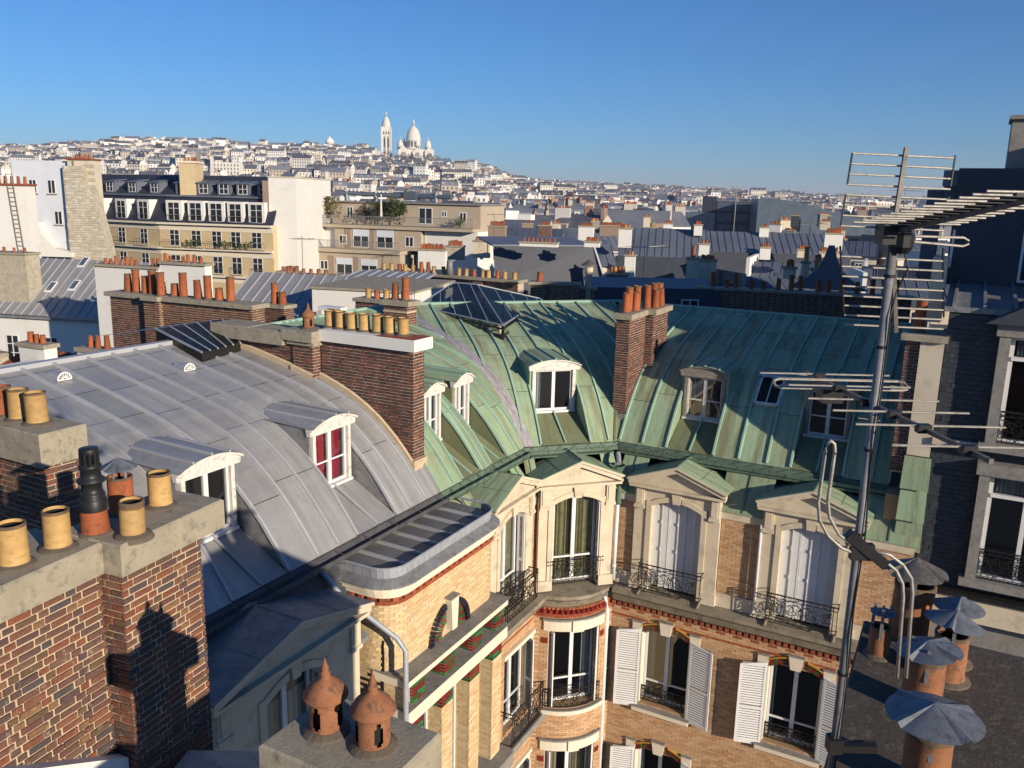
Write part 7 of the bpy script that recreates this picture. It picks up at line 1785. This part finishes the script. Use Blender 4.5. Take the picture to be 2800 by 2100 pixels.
    ('grey rendered chimney with 3 pots, 25th from left in the rear cluster right of centre', 32.11, 117.5, -4.63, 0.94, 0.8, 1.5, -28.19692759658561, 3, 'stone_grey', 'concrete', 'chimney stacks of the surrounding roofs', 0, 'short', 'terracotta', 0.85, 'chimney_stack', 1),
    ('white rendered chimney with 6 pots, 26th from left in the rear cluster right of centre', 39.44, 134.1, -3.25, 1.85, 0.8, 1.13, -29.197884387816025, 6, 'render_white', 'concrete', 'chimney stacks of the surrounding roofs', 0, 'taper', 'terracotta', 0.85, 'chimney_stack', 1),
    ('pale rendered chimney with 6 pots, 27th from left in the rear cluster right of centre', 35.33, 119.3, -4.35, 1.0, 0.8, 0.83, -16.34064261867536, 6, 'render_cream', 'concrete', 'chimney stacks of the surrounding roofs', 0, 'short', 'terracotta', 0.85, 'chimney_stack', 1),
    ('dark rendered chimney with 5 pots, 28th from left in the rear cluster right of centre', 30.08, 101.4, -5.85, 1.35, 0.8, 1.19, -26.10182761076491, 5, 'slate_far', 'concrete', 'chimney stacks of the surrounding roofs', 0, 'taper', 'terracotta', 0.85, 'chimney_stack', 1),
    ('pale rendered chimney with 8 pots, 29th from left in the rear cluster right of centre', 44.23, 143.8, -2.77, 1.92, 0.8, 1.62, 5.576365356923603, 8, 'render_cream', 'concrete', 'chimney stacks of the surrounding roofs', 0, 'taper', 'mix', 0.85, 'chimney_stack', 1),
    ('grey rendered chimney with 4 pots, 30th from left in the rear cluster right of centre', 41.2, 130.9, -4.07, 1.29, 0.8, 1.31, -25.675227761339308, 4, 'stone_grey', 'concrete', 'chimney stacks of the surrounding roofs', 0, 'short', 'terracotta', 0.85, 'chimney_stack', 1),
    ('brown rendered chimney with 2 pots, 31th from left in the rear cluster right of centre', 46.75, 146.5, -2.71, 1.61, 0.8, 1.89, -22.66931670209906, 2, 'brown_render', 'concrete', 'chimney stacks of the surrounding roofs', 0, 'taper', 'terracotta', 0.85, 'chimney_stack', 1),
    ('dark rendered chimney with 2 pots, 32th from left in the rear cluster right of centre', 44.66, 139.9, -1.93, 1.29, 0.8, 1.75, -17.416807987756986, 2, 'slate_far', 'concrete', 'chimney stacks of the surrounding roofs', 0, 'short', 'terracotta', 0.85, 'chimney_stack', 1),
    ('grey rendered chimney with 8 pots, 33th from left in the rear cluster right of centre', 42.92, 122.9, -4.99, 0.98, 0.8, 1.36, -13.149104329364633, 8, 'stone_grey', 'concrete', 'chimney stacks of the surrounding roofs', 0, 'short', 'mix', 0.85, 'chimney_stack', 1),
    ('grey rendered chimney with 7 pots, 34th from left in the rear cluster right of centre', 50.23, 142.4, -1.71, 1.31, 0.8, 1.89, 9.849815597360887, 7, 'stone_grey', 'concrete', 'chimney stacks of the surrounding roofs', 0, 'short', 'terracotta', 0.85, 'chimney_stack', 1),
    ('cream rendered chimney with 6 pots, 35th from left in the rear cluster right of centre', 49.14, 138.8, -2.69, 1.49, 0.8, 1.33, -17.39436423576557, 6, 'stone', 'concrete', 'chimney stacks of the surrounding roofs', 0, 'short', 'terracotta', 0.85, 'chimney_stack', 1),
    ('dark rendered chimney with 6 pots, 36th from left in the rear cluster right of centre', 51.73, 144.4, -1.9, 1.05, 0.8, 1.45, 4.280897693286413, 6, 'slate_far', 'concrete', 'chimney stacks of the surrounding roofs', 0, 'short', 'terracotta', 0.85, 'chimney_stack', 1),
    ('cream rendered chimney with 7 pots, 37th from left in the rear cluster right of centre', 48.09, 128.7, -3.83, 1.23, 0.8, 1.63, -12.75233786276269, 7, 'stone', 'concrete', 'chimney stacks of the surrounding roofs', 0, 'taper', 'mix', 0.85, 'chimney_stack', 1),
    ('dark rendered chimney with 5 pots, 38th from left in the rear cluster right of centre', 43.69, 116.0, -5.36, 1.52, 0.8, 1.23, -23.127136378530516, 5, 'slate_far', 'concrete', 'chimney stacks of the surrounding roofs', 0, 'short', 'mix', 0.85, 'chimney_stack', 1),
    ('grey rendered chimney with 8 pots, 39th from left in the rear cluster right of centre', 45.94, 121.0, -4.79, 0.82, 0.8, 1.66, -10.719943090098354, 8, 'stone_grey', 'concrete', 'chimney stacks of the surrounding roofs', 0, 'short', 'terracotta', 0.85, 'chimney_stack', 1),
]: stack(*a)
# ------------------------------------------------------------------ ground, hill and the city on it
g = MB().add([(-30000, -2000, -26.6), (30000, -2000, -26.6), (30000, 30000, -26.6), (-30000, 30000, -26.6)], [(0, 1, 2, 3)]).build('ground', 'asphalt'); tag(g, kind='structure')
HILL = [(-.80, 45), (-.5924, 55), (-.5391, 59), (-.4963, 67), (-.4324, 76), (-.3425, 77), (-.295, 70), (-.2526, 72), (-.2103, 70), (-.1733, 68), (-.1522, 66), (-.0885, 60), (-.062, 49), (-.03, 36), (-.0086, 20.7), (.0342, 11), (.0983, 7.5), (.1784, 5), (.2587, 0), (.3391, -5), (.4196, -9), (.5266, -11), (.8, -14)]
def interp(t, tab):
    if t <= tab[0][0]: return tab[0][1]
    for (a, b), (c, d) in zip(tab, tab[1:]):
        if t <= c: return lerp(b, d, (t - a) / (c - a))
    return tab[-1][1]
def terrain(x, y):
    az = x / y; zr = interp(az, HILL)
    t = min(1, max(0, (y - 430) / (1750 - 430))); t = t * t * (3 - 2 * t) * .45 + t * .55
    z = -26 + (zr + 26) * t
    if y > 1800: z = lerp(z, -20, min(1, (y - 1800) / 700))
    return z
mat('hill_soil', (.12, .11, .085), (.09, .085, .06), .02, .95)
hm = MB(); nx, ny = 70, 40; pts = []
for j in range(ny + 1):
    y = 400 + 2300 * j / ny
    for i in range(nx + 1):
        az = lerp(-.95, .9, i / nx); pts.append((az * y, y, terrain(az * y, y) - .8))
hm.add(pts, [(j * (nx + 1) + i, j * (nx + 1) + i + 1, (j + 1) * (nx + 1) + i + 1, (j + 1) * (nx + 1) + i) for j in range(ny) for i in range(nx)])
tag(hm.build('hill', 'hill_soil'), kind='structure')
def city_mat(name, cols, rough=.85):
    m, nt, p = _nodes(name)
    c = _ramp(nt, _rand(nt), [(i / len(cols), cc) for i, cc in enumerate(cols)], 'CONSTANT')
    c = _mix(nt, _ramp(nt, _noise(nt, .25, 4, .6), [(.45, 0), (.8, .35)]), c, (.38, .35, .30))
    nt.links.new(c, p.inputs['Base Color']); p.inputs['Roughness'].default_value = rough; MATS[name] = m
city_mat('city_wall', [(.80, .78, .73), (.70, .65, .55), (.84, .83, .80), (.58, .51, .40), (.77, .73, .64), (.82, .80, .76), (.46, .39, .31), (.74, .71, .66), (.80, .77, .71)])
city_mat('city_roof', [(.13, .145, .18), (.09, .10, .125), (.17, .185, .22), (.05, .058, .075), (.11, .125, .155), (.20, .21, .24), (.07, .08, .10), (.15, .165, .20)], .6)
city_mat('city_stack', [(.60, .56, .49), (.30, .17, .12), (.48, .40, .30), (.68, .65, .59), (.40, .36, .31), (.33, .22, .16)])
mat('pane_far', (.13, .125, .12), (.09, .09, .09), .1, .5)
CM = ['city_wall', 'city_roof', 'pane_far', 'city_stack', 'terracotta']
def city_house(mb, w, d, h, kind, rg, detail, f=IDENT):
    """front at y = -d/2 (towards the viewer), base at z = 0; wall, roof, windows, chimneys as one small mesh"""
    mb.cur = 0
    mb.box(-w / 2, w / 2, -d / 2, d / 2, -6, h)
    fl = max(2, int(h / 3.1))
    top = h
    mb.cur = 1
    if kind == 0:      # mansard
        i, r = 1.3, 2.6
        a = [(-w / 2 - .1, -d / 2 - .2), (w / 2 + .1, -d / 2 - .2), (w / 2 + .1, d / 2), (-w / 2 - .1, d / 2)]; b = [(-w / 2, -d / 2 + i), (w / 2, -d / 2 + i), (w / 2, d / 2 - i), (-w / 2, d / 2 - i)]
        P = [(x, y, h) for x, y in a] + [(x, y, h + r) for x, y in b] + [(-w / 2, 0, h + r + 1.2), (w / 2, 0, h + r + 1.2)]
        mb.add(P, [(0, 1, 5, 4), (2, 3, 7, 6), (4, 5, 9, 8), (6, 7, 8, 9)]); mb.cur = 0; mb.add(P, [(1, 2, 6, 9, 5), (3, 0, 4, 8, 7)])
        top = h + r + 1.2
    elif kind == 1:    # gable
        r = min(d * .32, 4.2)
        P = [(-w / 2, -d / 2 - .3, h - .2), (w / 2, -d / 2 - .3, h - .2), (w / 2, 0, h + r), (-w / 2, 0, h + r), (-w / 2, d / 2 + .3, h - .2), (w / 2, d / 2 + .3, h - .2)]
        mb.add(P, [(0, 1, 2, 3), (3, 2, 5, 4)]); mb.cur = 0; mb.add(P, [(1, 5, 2), (0, 3, 4)]); top = h + r
    else:              # flat with parapet and lift box
        mb.box(-w / 2 + .3, w / 2 - .3, -d / 2 + .3, d / 2 - .3, h, h + .06); mb.cur = 0
        mb.box(-w / 2, w / 2, -d / 2, -d / 2 + .3, h + .001, h + .8); mb.box(w / 2 - .3, w / 2, -d / 2 + .31, d / 2, h + .001, h + .8)
        x = rg.uniform(-w / 3, w / 5); mb.box(x, x + rg.uniform(2, 4), -1, 2, h + .05, h + 2.6); top = h + .8
    mb.cur = 2
    if detail:
        nc = max(2, int(w / 2.7)); ns = max(1, int(d / 3.6))
        side = rg.random() < .35
        for k in range(fl):
            z = h - 2.6 - k * 3.1
            if z < h - 13: break
            for c in range(nc):
                x = lerp(-w / 2, w / 2, (c + .5) / nc); mb.add([(x - .55, -d / 2 - .03, z), (x + .55, -d / 2 - .03, z), (x + .55, -d / 2 - .03, z + 1.75), (x - .55, -d / 2 - .03, z + 1.75)], [(0, 1, 2, 3)])
            if side:
                for c in range(ns):
                    y = lerp(-d / 2, d / 2, (c + .5) / ns); mb.add([(w / 2 + .03, y - .5, z), (w / 2 + .03, y + .5, z), (w / 2 + .03, y + .5, z + 1.6), (w / 2 + .03, y - .5, z + 1.6)], [(0, 1, 2, 3)])
        if kind == 0:
            for c in range(nc):
                if (c + fl) % 2 == 0:
                    x = lerp(-w / 2, w / 2, (c + .5) / nc); mb.cur = 0; mb.box(x - .75, x + .75, -d / 2 + .15, -d / 2 + 1.6, h + .2, h + 2.0); mb.cur = 2
                    mb.add([(x - .5, -d / 2 + .12, h + .35), (x + .5, -d / 2 + .12, h + .35), (x + .5, -d / 2 + .12, h + 1.8), (x - .5, -d / 2 + .12, h + 1.8)], [(0, 1, 2, 3)])
    for k in range(rg.choice((1, 2, 2, 3))):
        sx = rg.choice((-w / 2 + .4, w / 2 - .4, rg.uniform(-w / 3, w / 3))); cw_ = rg.uniform(1.2, 3.2); cy = rg.uniform(-d / 4, d / 4)
        mb.cur = 3; mb.box(sx - .35, sx + .35, cy - cw_ / 2, cy + cw_ / 2, h - .5, top + rg.uniform(.6, 1.6)) if rg.random() < .6 else mb.box(sx - cw_ / 2, sx + cw_ / 2, cy - .35, cy + .35, h - .5, top + 1.2)
        zt = max(v[2] for v in mb.v[-8:]); mb.cur = 4
        vs = mb.v[-8:]; x0, x1 = min(v[0] for v in vs), max(v[0] for v in vs); y0, y1 = min(v[1] for v in vs), max(v[1] for v in vs)
        npot = 5
        for q in range(npot):
            t = (q + .5) / npot; px, py = (lerp(x0, x1, t), (y0 + y1) / 2) if x1 - x0 > y1 - y0 else ((x0 + x1) / 2, lerp(y0, y1, t))
            mb.box(px - .11, px + .11, py - .11, py + .11, zt, zt + .55)
    mb.cur = 0
rgc = random.Random(77)
rows = [112, 132, 155, 180, 208, 240, 275, 312, 352, 395, 440] + [490 + 52 * k for k in range(25)]
NB = 900
buf = [-1.0] * NB
def col(az): return min(NB - 1, max(0, int((az + .72) / 1.40 * NB)))
def block(a0, a1, sl):
    for k in range(col(a0), col(a1) + 1): buf[k] = max(buf[k], sl)
# nearer things already built hide what stands behind them (left flats, slate mansard, right-hand building)
block(-.72, -.49, .024); block(-.49, -.29, .012); block(-.29, -.205, .012); block(-.25, -.045, -.012); block(-.04, .12, -.056); block(.12, .44, -.042); block(.49, .7, .05)
plan = []
for ri, y0 in enumerate(rows):
    x = -.66 * y0
    xs = []
    while x < .56 * y0:
        w = rgc.choice((rgc.uniform(9, 15), rgc.uniform(14, 26))) if y0 > 430 else rgc.uniform(9, 15)
        d = rgc.uniform(9, 13); y = y0 + rgc.uniform(-9, 9) * (1 if y0 > 300 else .5)
        cx = x + w / 2; az = cx / y
        h = rgc.uniform(13, 23) if y0 > 430 else rgc.uniform(18.2, 21.3)
        if y0 > 430 and rgc.random() < .06: h += 5
        gz = terrain(cx, y) if y > 430 else -26
        kind = rgc.choices((0, 1, 2), (.45, .3, .25))[0]; deg = 20 * math.sin(cx / 70 + ri * 1.7) + rgc.uniform(-4, 4)
        near_church = abs(cx + 205) < 62 and y > 1640
        if y0 > 1000 and -.165 < az < -.065: h = min(h, 12 + rgc.uniform(0, 2))
        gap = (y0 > 1420 and -.162 < az < -.068) or near_church or rgc.random() < .05 or (y0 < 300 and az < -.06) or (y0 < 125 and az < .02) or (y0 < 275 and .19 < az < .37) or (y0 < 245 and .19 < az < .46) or (y0 < 160 and az > .02)
        if not gap:
            ext = 4.5 if kind == 0 else (3.2 if kind == 1 else 2)
            xs.append((cx, y, gz, w, d, h, kind, deg, (gz + h + ext) / y, (gz + h) / y))
        x += w * rgc.uniform(.94, 1.04) + (rgc.uniform(3, 12) if rgc.random() < .16 else 0)
    for hrec in xs:
        cx, y, gz, w, d, h, kind, deg, st, se = hrec
        c0, c1 = col((cx - w / 2) / y), col((cx + w / 2) / y)
        vis = sum(max(0, st - buf[k]) for k in range(c0, c1 + 1))
        if vis > .0016: plan.append((vis, ri, hrec))
    for hrec in xs:
        cx, y, gz, w, d, h, kind, deg, st, se = hrec
        block((cx - w / 2) / y, (cx + w / 2) / y, se)
top300 = set(id(p) for p in sorted(plan, key=lambda p: -p[0])[:290])
ORD = ['first', 'second', 'third', 'fourth', 'fifth', 'sixth', 'seventh', 'eighth', 'ninth', 'tenth', 'eleventh', 'twelfth', 'thirteenth', 'fourteenth', 'fifteenth', 'sixteenth', 'seventeenth', 'eighteenth', 'nineteenth', 'twentieth', 'twenty-first', 'twenty-second', 'twenty-third', 'twenty-fourth', 'twenty-fifth', 'twenty-sixth', 'twenty-seventh', 'twenty-eighth', 'twenty-ninth', 'thirtieth']
KN = ['mansard-roofed', 'gabled', 'flat-roofed']
rest = MB(); cnt = {}
lab = {}
for p in sorted(plan, key=lambda p: (p[1], p[2][0] / p[2][1])):
    vis, ri, (cx, y, gz, w, d, h, kind, deg, st, se) = p
    rg = random.Random(int(cx * 13 + y * 7))
    if id(p) in top300:
        mb = MB(); city_house(mb, w, d, h, kind, rg, y < 1900)
        cnt[ri] = cnt.get(ri, 0) + 1
        side = 'left' if cx / y < -.2 else ('centre' if cx / y < .05 else 'right')
        band = 'near' if ri < 11 else ('lower hill' if ri < 20 else ('upper hill' if ri < 30 else 'hilltop'))
        k = cnt[ri] - 1
        label = '%s pale %s house, %s from left in city row %s' % ('wide' if w > 13 else 'narrow', KN[kind], ORD[k] if k < 30 else str(k + 1) + 'th', ORD[ri] if ri < 30 else str(ri + 1) + 'th')
        label += ' behind the rooftops' if ri < 11 else (' on the hillside' if side != 'right' else ' towards the horizon')
        o = link_mesh('city_house', mb.mesh('city_house', CM), None, (cx, y, gz), (0, 0, R(deg)))
        tag(o, label, 'house', 'houses of the city and the hill')
    else:
        ca, sa = math.cos(R(deg)), math.sin(R(deg)); mb = MB(); city_house(mb, w, d, h, kind, rg, y < 1300)
        n = len(rest.v)
        rest.v += [(cx + a * ca - b * sa, y + a * sa + b * ca, gz + c) for a, b, c in mb.v]; rest.f += [tuple(n + i for i in f) for f in mb.f]; rest.mi += mb.mi; rest.sm += mb.sm
if rest.f:
    o = rest.build('distant_city', CM); tag(o, 'mass of small pale houses packed between the nearer ones up the hill', 'houses', kind='stuff')
# patches of bare trees between the rows of houses
tm = MB(); rgt = random.Random(9)
for k in range(58):
    y, az = (rgt.uniform(620, 1700), rgt.uniform(-.55, .1)) if k < 40 else (rgt.uniform(1440, 1690), rgt.uniform(-.158, -.072)); x = az * y; z = terrain(x, y); R0 = rgt.uniform(5, 12); H0 = rgt.uniform(10, 19)
    for q in range(150):
        u = Vector((rgt.gauss(0, 1), rgt.gauss(0, 1), rgt.gauss(0, 1))).normalized() * rgt.uniform(.3, 1) ** .6
        p = Vector((x + u.x * R0, y + u.y * R0 * .7, z + H0 * .7 + u.z * H0 * .42)); a, b = [Vector((rgt.gauss(0, 1), rgt.gauss(0, 1), rgt.gauss(0, 1))).normalized() * rgt.uniform(.6, 1.6) for _ in (0, 1)]
        tm.add([p - a, p + b, p + a], [(0, 1, 2)])
tag(tm.build('hill_trees', 'twigs'), 'brown patches of bare trees between the hillside houses', 'trees', kind='stuff')
# far plain beyond the hill, to the horizon
fp = MB(); rgf = random.Random(5)
for k in range(900):
    y = rgf.uniform(1900, 4200); az = rgf.uniform(-.02, .58); w, d, h = rgf.uniform(12, 40), 14, rgf.uniform(14, 26)
    z = lerp(interp(az, HILL), -20, .6) * (1 if y < 2600 else .7) - 4
    n = len(fp.v); mbx = MB(); mbx.cur = 0; mbx.box(-w / 2, w / 2, -d / 2, d / 2, -8, h); mbx.cur = 1; mbx.box(-w / 2 + .5, w / 2 - .5, -d / 2 - .1, d / 2 - 1, h, h + 2.2)
    fp.v += [(az * y + a, y + b, z + c) for a, b, c in mbx.v]; fp.f += [tuple(n + i for i in f) for f in mbx.f]; fp.mi += mbx.mi; fp.sm += mbx.sm
tag(fp.build('far_suburbs', CM), 'hazy mass of far suburb blocks along the horizon', 'houses', kind='stuff')

# ------------------------------------------------------------------ basilica, bell tower, water tower
mat('white_stone', (.72, .68, .60), (.66, .62, .54), .08, .85, spots=(.52, .48, .42), spot_scale=.3)
def dome_prof(r, h, n=10):
    return [(r * (1 - (k / n) ** 2.1) ** .8 if k < n else .02 * r, h * (k / n)) for k in range(n + 1)]
ba = thing('basilica', 'white domed basilica crowning the hill', 'church', (-205, 1745, 72), R(8))
def part(n, mb, m='white_stone'): return mb.build(n, m, ba)
mb = MB(); mb.box(-30, 38, -12, 14, -8, 17); part('nave', mb)
mb = MB()
for x0, x1, hh in ((-32, -12, 23), (-4, 14, 20), (20, 38, 22)):
    mb2 = MB(LF); c = (x0 + x1) / 2
    mb2.prism([(x0, -6), (x1, -6), (x1, hh - 8), (c, hh), (x0, hh - 8)], 12, 17); g_ = part('gable', mb2)
    MB(LF).prism([(c + (x1 - x0) * .28 * math.cos(t * math.pi / 8), 6 + (x1 - x0) * .28 * math.sin(t * math.pi / 8)) for t in range(9)] + [(c - (x1 - x0) * .28, -2), (c + (x1 - x0) * .28, -2)], 17, 17.15).build('arched_window', 'stone_grey', g_)
def tower(x, y, z, r, hd, hdome, nm='dome', lantern=True, arches=10):
    m_ = MB(); m_.smooth = True
    m_.lathe((x, y, z), [(r * 1.05, 0), (r * 1.05, hd * .12), (r * .98, hd * .13), (r * .98, hd * .85), (r * 1.08, hd * .88), (r * 1.08, hd)] + [(a, hd + b) for a, b in dome_prof(r * 1.0, hdome)], 28); o = part(nm, m_)
    for k in range(arches):
        t = 2 * math.pi * k / arches; m2 = MB(); c_, s_ = math.cos(t), math.sin(t); w = r * 1.9 * math.pi / arches * .26
        m2.add([(x + r * 1.0 * c_ - s_ * w, y + r * 1.0 * s_ + c_ * w, z + hd * .25), (x + r * 1.0 * c_ + s_ * w, y + r * 1.0 * s_ - c_ * w, z + hd * .25), (x + r * 1.0 * c_ + s_ * w, y + r * 1.0 * s_ - c_ * w, z + hd * .72), (x + r * 1.0 * c_, y + r * 1.0 * s_, z + hd * .8), (x + r * 1.0 * c_ - s_ * w, y + r * 1.0 * s_ + c_ * w, z + hd * .72)], [(0, 1, 2, 3, 4)]); m2.build('arched_window', 'pane_dark', o)
    if lantern:
        m3 = MB(); m3.smooth = True; q = r * .16; m3.lathe((x, y, z + hd + hdome - q * .3), [(q, 0), (q, q * 2.2), (q * 1.2, q * 2.3), (q * .8, q * 3.4), (q * .3, q * 4.4), (.05, q * 5.6)], 14); m3.build('lantern', 'white_stone', o)
    return o
tower(-2, 0, 17, 14.2, 19, 28, 'dome', True, 14)
tower(-28, 2, 15, 6.2, 8, 13, 'small_dome'); tower(27, 2, 15, 6.4, 8, 14, 'small_dome'); tower(6, -10, 14, 5.6, 12, 12, 'small_dome'); tower(-20, 10, 15, 6, 8, 12, 'small_dome')
mb = MB(); mb.box(-36, 42, -22, -16, -14, 2); mb.box(-24, 30, -26, -22, -16, -4); part('terrace', mb)
bt = thing('bell_tower', 'tall slender white bell tower with arched openings beside the basilica', 'tower', (-262.5, 1755, 72), R(8))
mb = MB(); mb.box(-9.2, 9.2, -9.2, 9.2, -10, 52); mb.box(-10, 10, -10, 10, 52, 55); mb.box(-8.6, 8.6, -8.6, 8.6, 55, 60); mb.build('shaft', 'white_stone', bt)
for x in (-9.3, 9.3):
    for y in (-9.3, 9.3): MB().box(x - 1.2, x + 1.2, y - 1.2, y + 1.2, -10, 58).build('pilaster', 'white_stone', bt)
for x in (-3.6, 3.6):
    MB(LF).prism([(x - 2, 6), (x + 2, 6), (x + 2, 38), (x + 1.4, 41), (x, 42.4), (x - 1.4, 41), (x - 2, 38)], 9.3, 9.35).build('arched_opening', 'stone_grey', bt)
    MB(LF).prism([(x - 1.3, 20), (x + 1.3, 20), (x + 1.3, 36), (x, 38.5), (x - 1.3, 36)], 9.36, 9.4).build('arched_opening', 'pane_dark', bt)
for x in (-5, 0, 5): MB(LF).prism([(x - 1.2, 45), (x + 1.2, 45), (x + 1.2, 49), (x, 50.5), (x - 1.2, 49)], 9.3, 9.36).build('arched_opening', 'pane_dark', bt)
mb = MB(); mb.smooth = True; mb.lathe((0, 0, 60), [(8.6, 0), (8.8, 1)] + [(a, b + 1) for a, b in dome_prof(8.3, 20)] + [(1.4, 20), (1.5, 24), (2.0, 24.5), (1.0, 27), (.1, 31)], 24); mb.build('spire', 'white_stone', bt)
wtw = thing('water_tower', 'round white water tower with small dome on the hill', 'tower', (-375, 1750, 84))
mb = MB(); mb.smooth = True; mb.lathe((0, 0, 0), [(8.2, -14), (8.2, 14), (8.9, 14.3), (8.9, 16.5), (8.3, 16.8), (7.6, 20), (5.5, 22.5), (2.2, 24), (2.0, 25.5), (.1, 27.5)], 28); mb.build('shaft', 'render_white', wtw)
for k in range(10):
    t = 2 * math.pi * k / 10; MB().box(8.15 * math.cos(t) - .5, 8.15 * math.cos(t) + .5, 8.15 * math.sin(t) - .5, 8.15 * math.sin(t) + .5, 2, 12).build('rib', 'white_stone', wtw)
# bare winter trees on the slope
def bare_tree(label, x, y, h, r, seed, m='twigs', n=700):
    rg = random.Random(seed); z = terrain(x, y); t = thing('bare_tree', label, 'tree', (x, y, z), 0, 'bare trees on the hill')
    tr = MB(); tr.tube([(0, 0, -1), (.2, 0, h * .35), (.5, .2, h * .7)], [h * .03, h * .022, h * .008], 6)
    for k in range(9):
        a = rg.uniform(0, 6.28); zz = h * rg.uniform(.3, .55); tr.tube([(0, 0, zz), (r * .5 * math.cos(a), r * .5 * math.sin(a), zz + h * .22), (r * .8 * math.cos(a + .3), r * .8 * math.sin(a + .3), zz + h * .38)], [h * .014, h * .009, h * .003], 5)
    tr.build('trunk', 'twigs', t)
    cr_ = MB()
    for k in range(n):
        u = Vector((rg.gauss(0, 1), rg.gauss(0, 1), rg.gauss(0, 1))).normalized() * rg.uniform(.3, 1) ** .6
        p = Vector((u.x * r, u.y * r, h * .68 + u.z * h * .34)); q = Vector((rg.gauss(0, .5), rg.gauss(0, .5), rg.uniform(.3, 1))).normalized() * rg.uniform(.8, 2.0); s = Vector((rg.gauss(0, 1), rg.gauss(0, 1), 0)).normalized() * .22
        cr_.add([p - s, p + s, p + q], [(0, 1, 2)])
    o = cr_.build('crown', m, t); o['kind'] = 'stuff'
for i, (x, y, h, r, lb) in enumerate(((-178, 1690, 17, 11, 'broad bare tree right below the basilica terrace'), (-158, 1700, 18, 12, 'bare tree at the right foot of basilica'), (-140, 1705, 16, 12, 'rounded bare tree on slope right of basilica'), (-122, 1715, 13, 11, 'low bare tree furthest right of the basilica'), (-206, 1685, 14, 10, 'bare tree in front of the basilica middle'), (-228, 1690, 14, 10, 'bare tree left below the basilica'), (-196, 1670, 12, 9, 'small bare tree before basilica steps'), (-830, 1650, 20, 14, 'dark leafless tree on ridge at far left'), (-800, 1655, 22, 16, 'spreading bare tree on the left ridge'), (-770, 1640, 18, 12, 'bare tree beside white house on left ridge'), (-336, 1560, 16, 11, 'dark bare tree among hillside houses centre'), (-300, 1540, 15, 10, 'bare tree right of dark tree among hillside houses'), (-705, 1660, 17, 12, 'bare tree on hill crest above slate mansard'))):
    bare_tree(lb, x, y, h, r, i)
# masts and flue towers on the skyline
def skymast(label, x, y, h, w, m, twin=False):
    t = thing('flue_tower', label, 'chimney', (x, y, 0), 0, 'slender flues before the hill')
    MB().box(-w, w, -w, w, -24, h).build('shaft', m, t); MB().box(-w * 1.15, w * 1.15, -w * 1.15, w * 1.15, h, h + .4).build('collar', 'stone_grey', t)
skymast('left one of the slender white flue towers before hill', -196, 520, 21, 1.2, 'white_stone'); skymast('tall middle flue tower before hill at left', -190, 520, 22, .9, 'stone_grey'); skymast('right slender white flue tower before hill at left', -182, 520, 20, .8, 'white_stone'); skymast('dark twin flue left of the white lift tower skyline', -74, 330, 6, .7, 'stone_grey'); skymast('white flue pipe rising above lift tower skyline', -72, 330, 8, .6, 'white_stone')
# thin aerials standing on the neighbouring roofs
def roof_aerial(label, x, y, z0, h, deg, rods=5, m='antenna_boom'):
    t = nb('tv_antenna', label, 'antenna', x, y, deg, 'television aerials on roofs'); r = .02 * y / 50
    MB(LF).tube([(0, 0, z0), (0, 0, z0 + h)], r, 6).build('pole', m, t); MB(LF).tube([(-.7, 0, z0 + h - .2), (.9, 0, z0 + h - .1)], r * .8, 4).build('boom', m, t)
    for k in range(rods): s = -.6 + 1.4 * k / (rods - 1); MB(LF).tube([(s, -.5, z0 + h - .15), (s + .1, .5, z0 + h - .15)], r * .6, 4).build('rod', m, t)
roof_aerial('thin roof aerial left of the brick chimneys centre', -11.6, 46.5, -5.5, 3.2, -30); roof_aerial('short roof aerial on the copper ridge by glass roof', -3.6, 30.5, -4.4, 1.9, 0, 4); roof_aerial('flat white aerial standing behind right brick chimney', 5.0, 33.0, -4.2, 2.6, 20, 7, 'aluminium')
roof_aerial('tall dark aerial right of the ribbed zinc roofs', 17.8, 52, -6.2, 5.2, 10, 4); roof_aerial('slim white pole aerial before glass office', 33, 130, -5, 7.5, 0, 3, 'aluminium'); roof_aerial('fine whip aerial left of the big mast', 21.5, 48, -5, 6.0, 30, 4, 'aluminium'); roof_aerial('rooftop aerial above pale chimney centre', -2.1, 84, -6, 4.5, 15, 5)
# the air itself
hz_m = bpy.data.materials.new('haze'); hz_m.use_nodes = True; nt = hz_m.node_tree; nt.nodes.clear()
o_ = nt.nodes.new('ShaderNodeOutputMaterial'); pv = nt.nodes.new('ShaderNodeVolumePrincipled'); pv.inputs['Color'].default_value = (.72, .80, .92, 1); pv.inputs['Density'].default_value = HAZE; pv.inputs['Anisotropy'].default_value = 0.0
nt.links.new(pv.outputs[0], o_.inputs['Volume']); MATS['haze'] = hz_m
if HAZE > 0:
    hzo = MB().box(-31000, 31000, -2100, 31000, -27.6, 185).build('haze', 'haze'); tag(hzo, 'thin pale blue haze over the whole city', 'haze', kind='stuff')
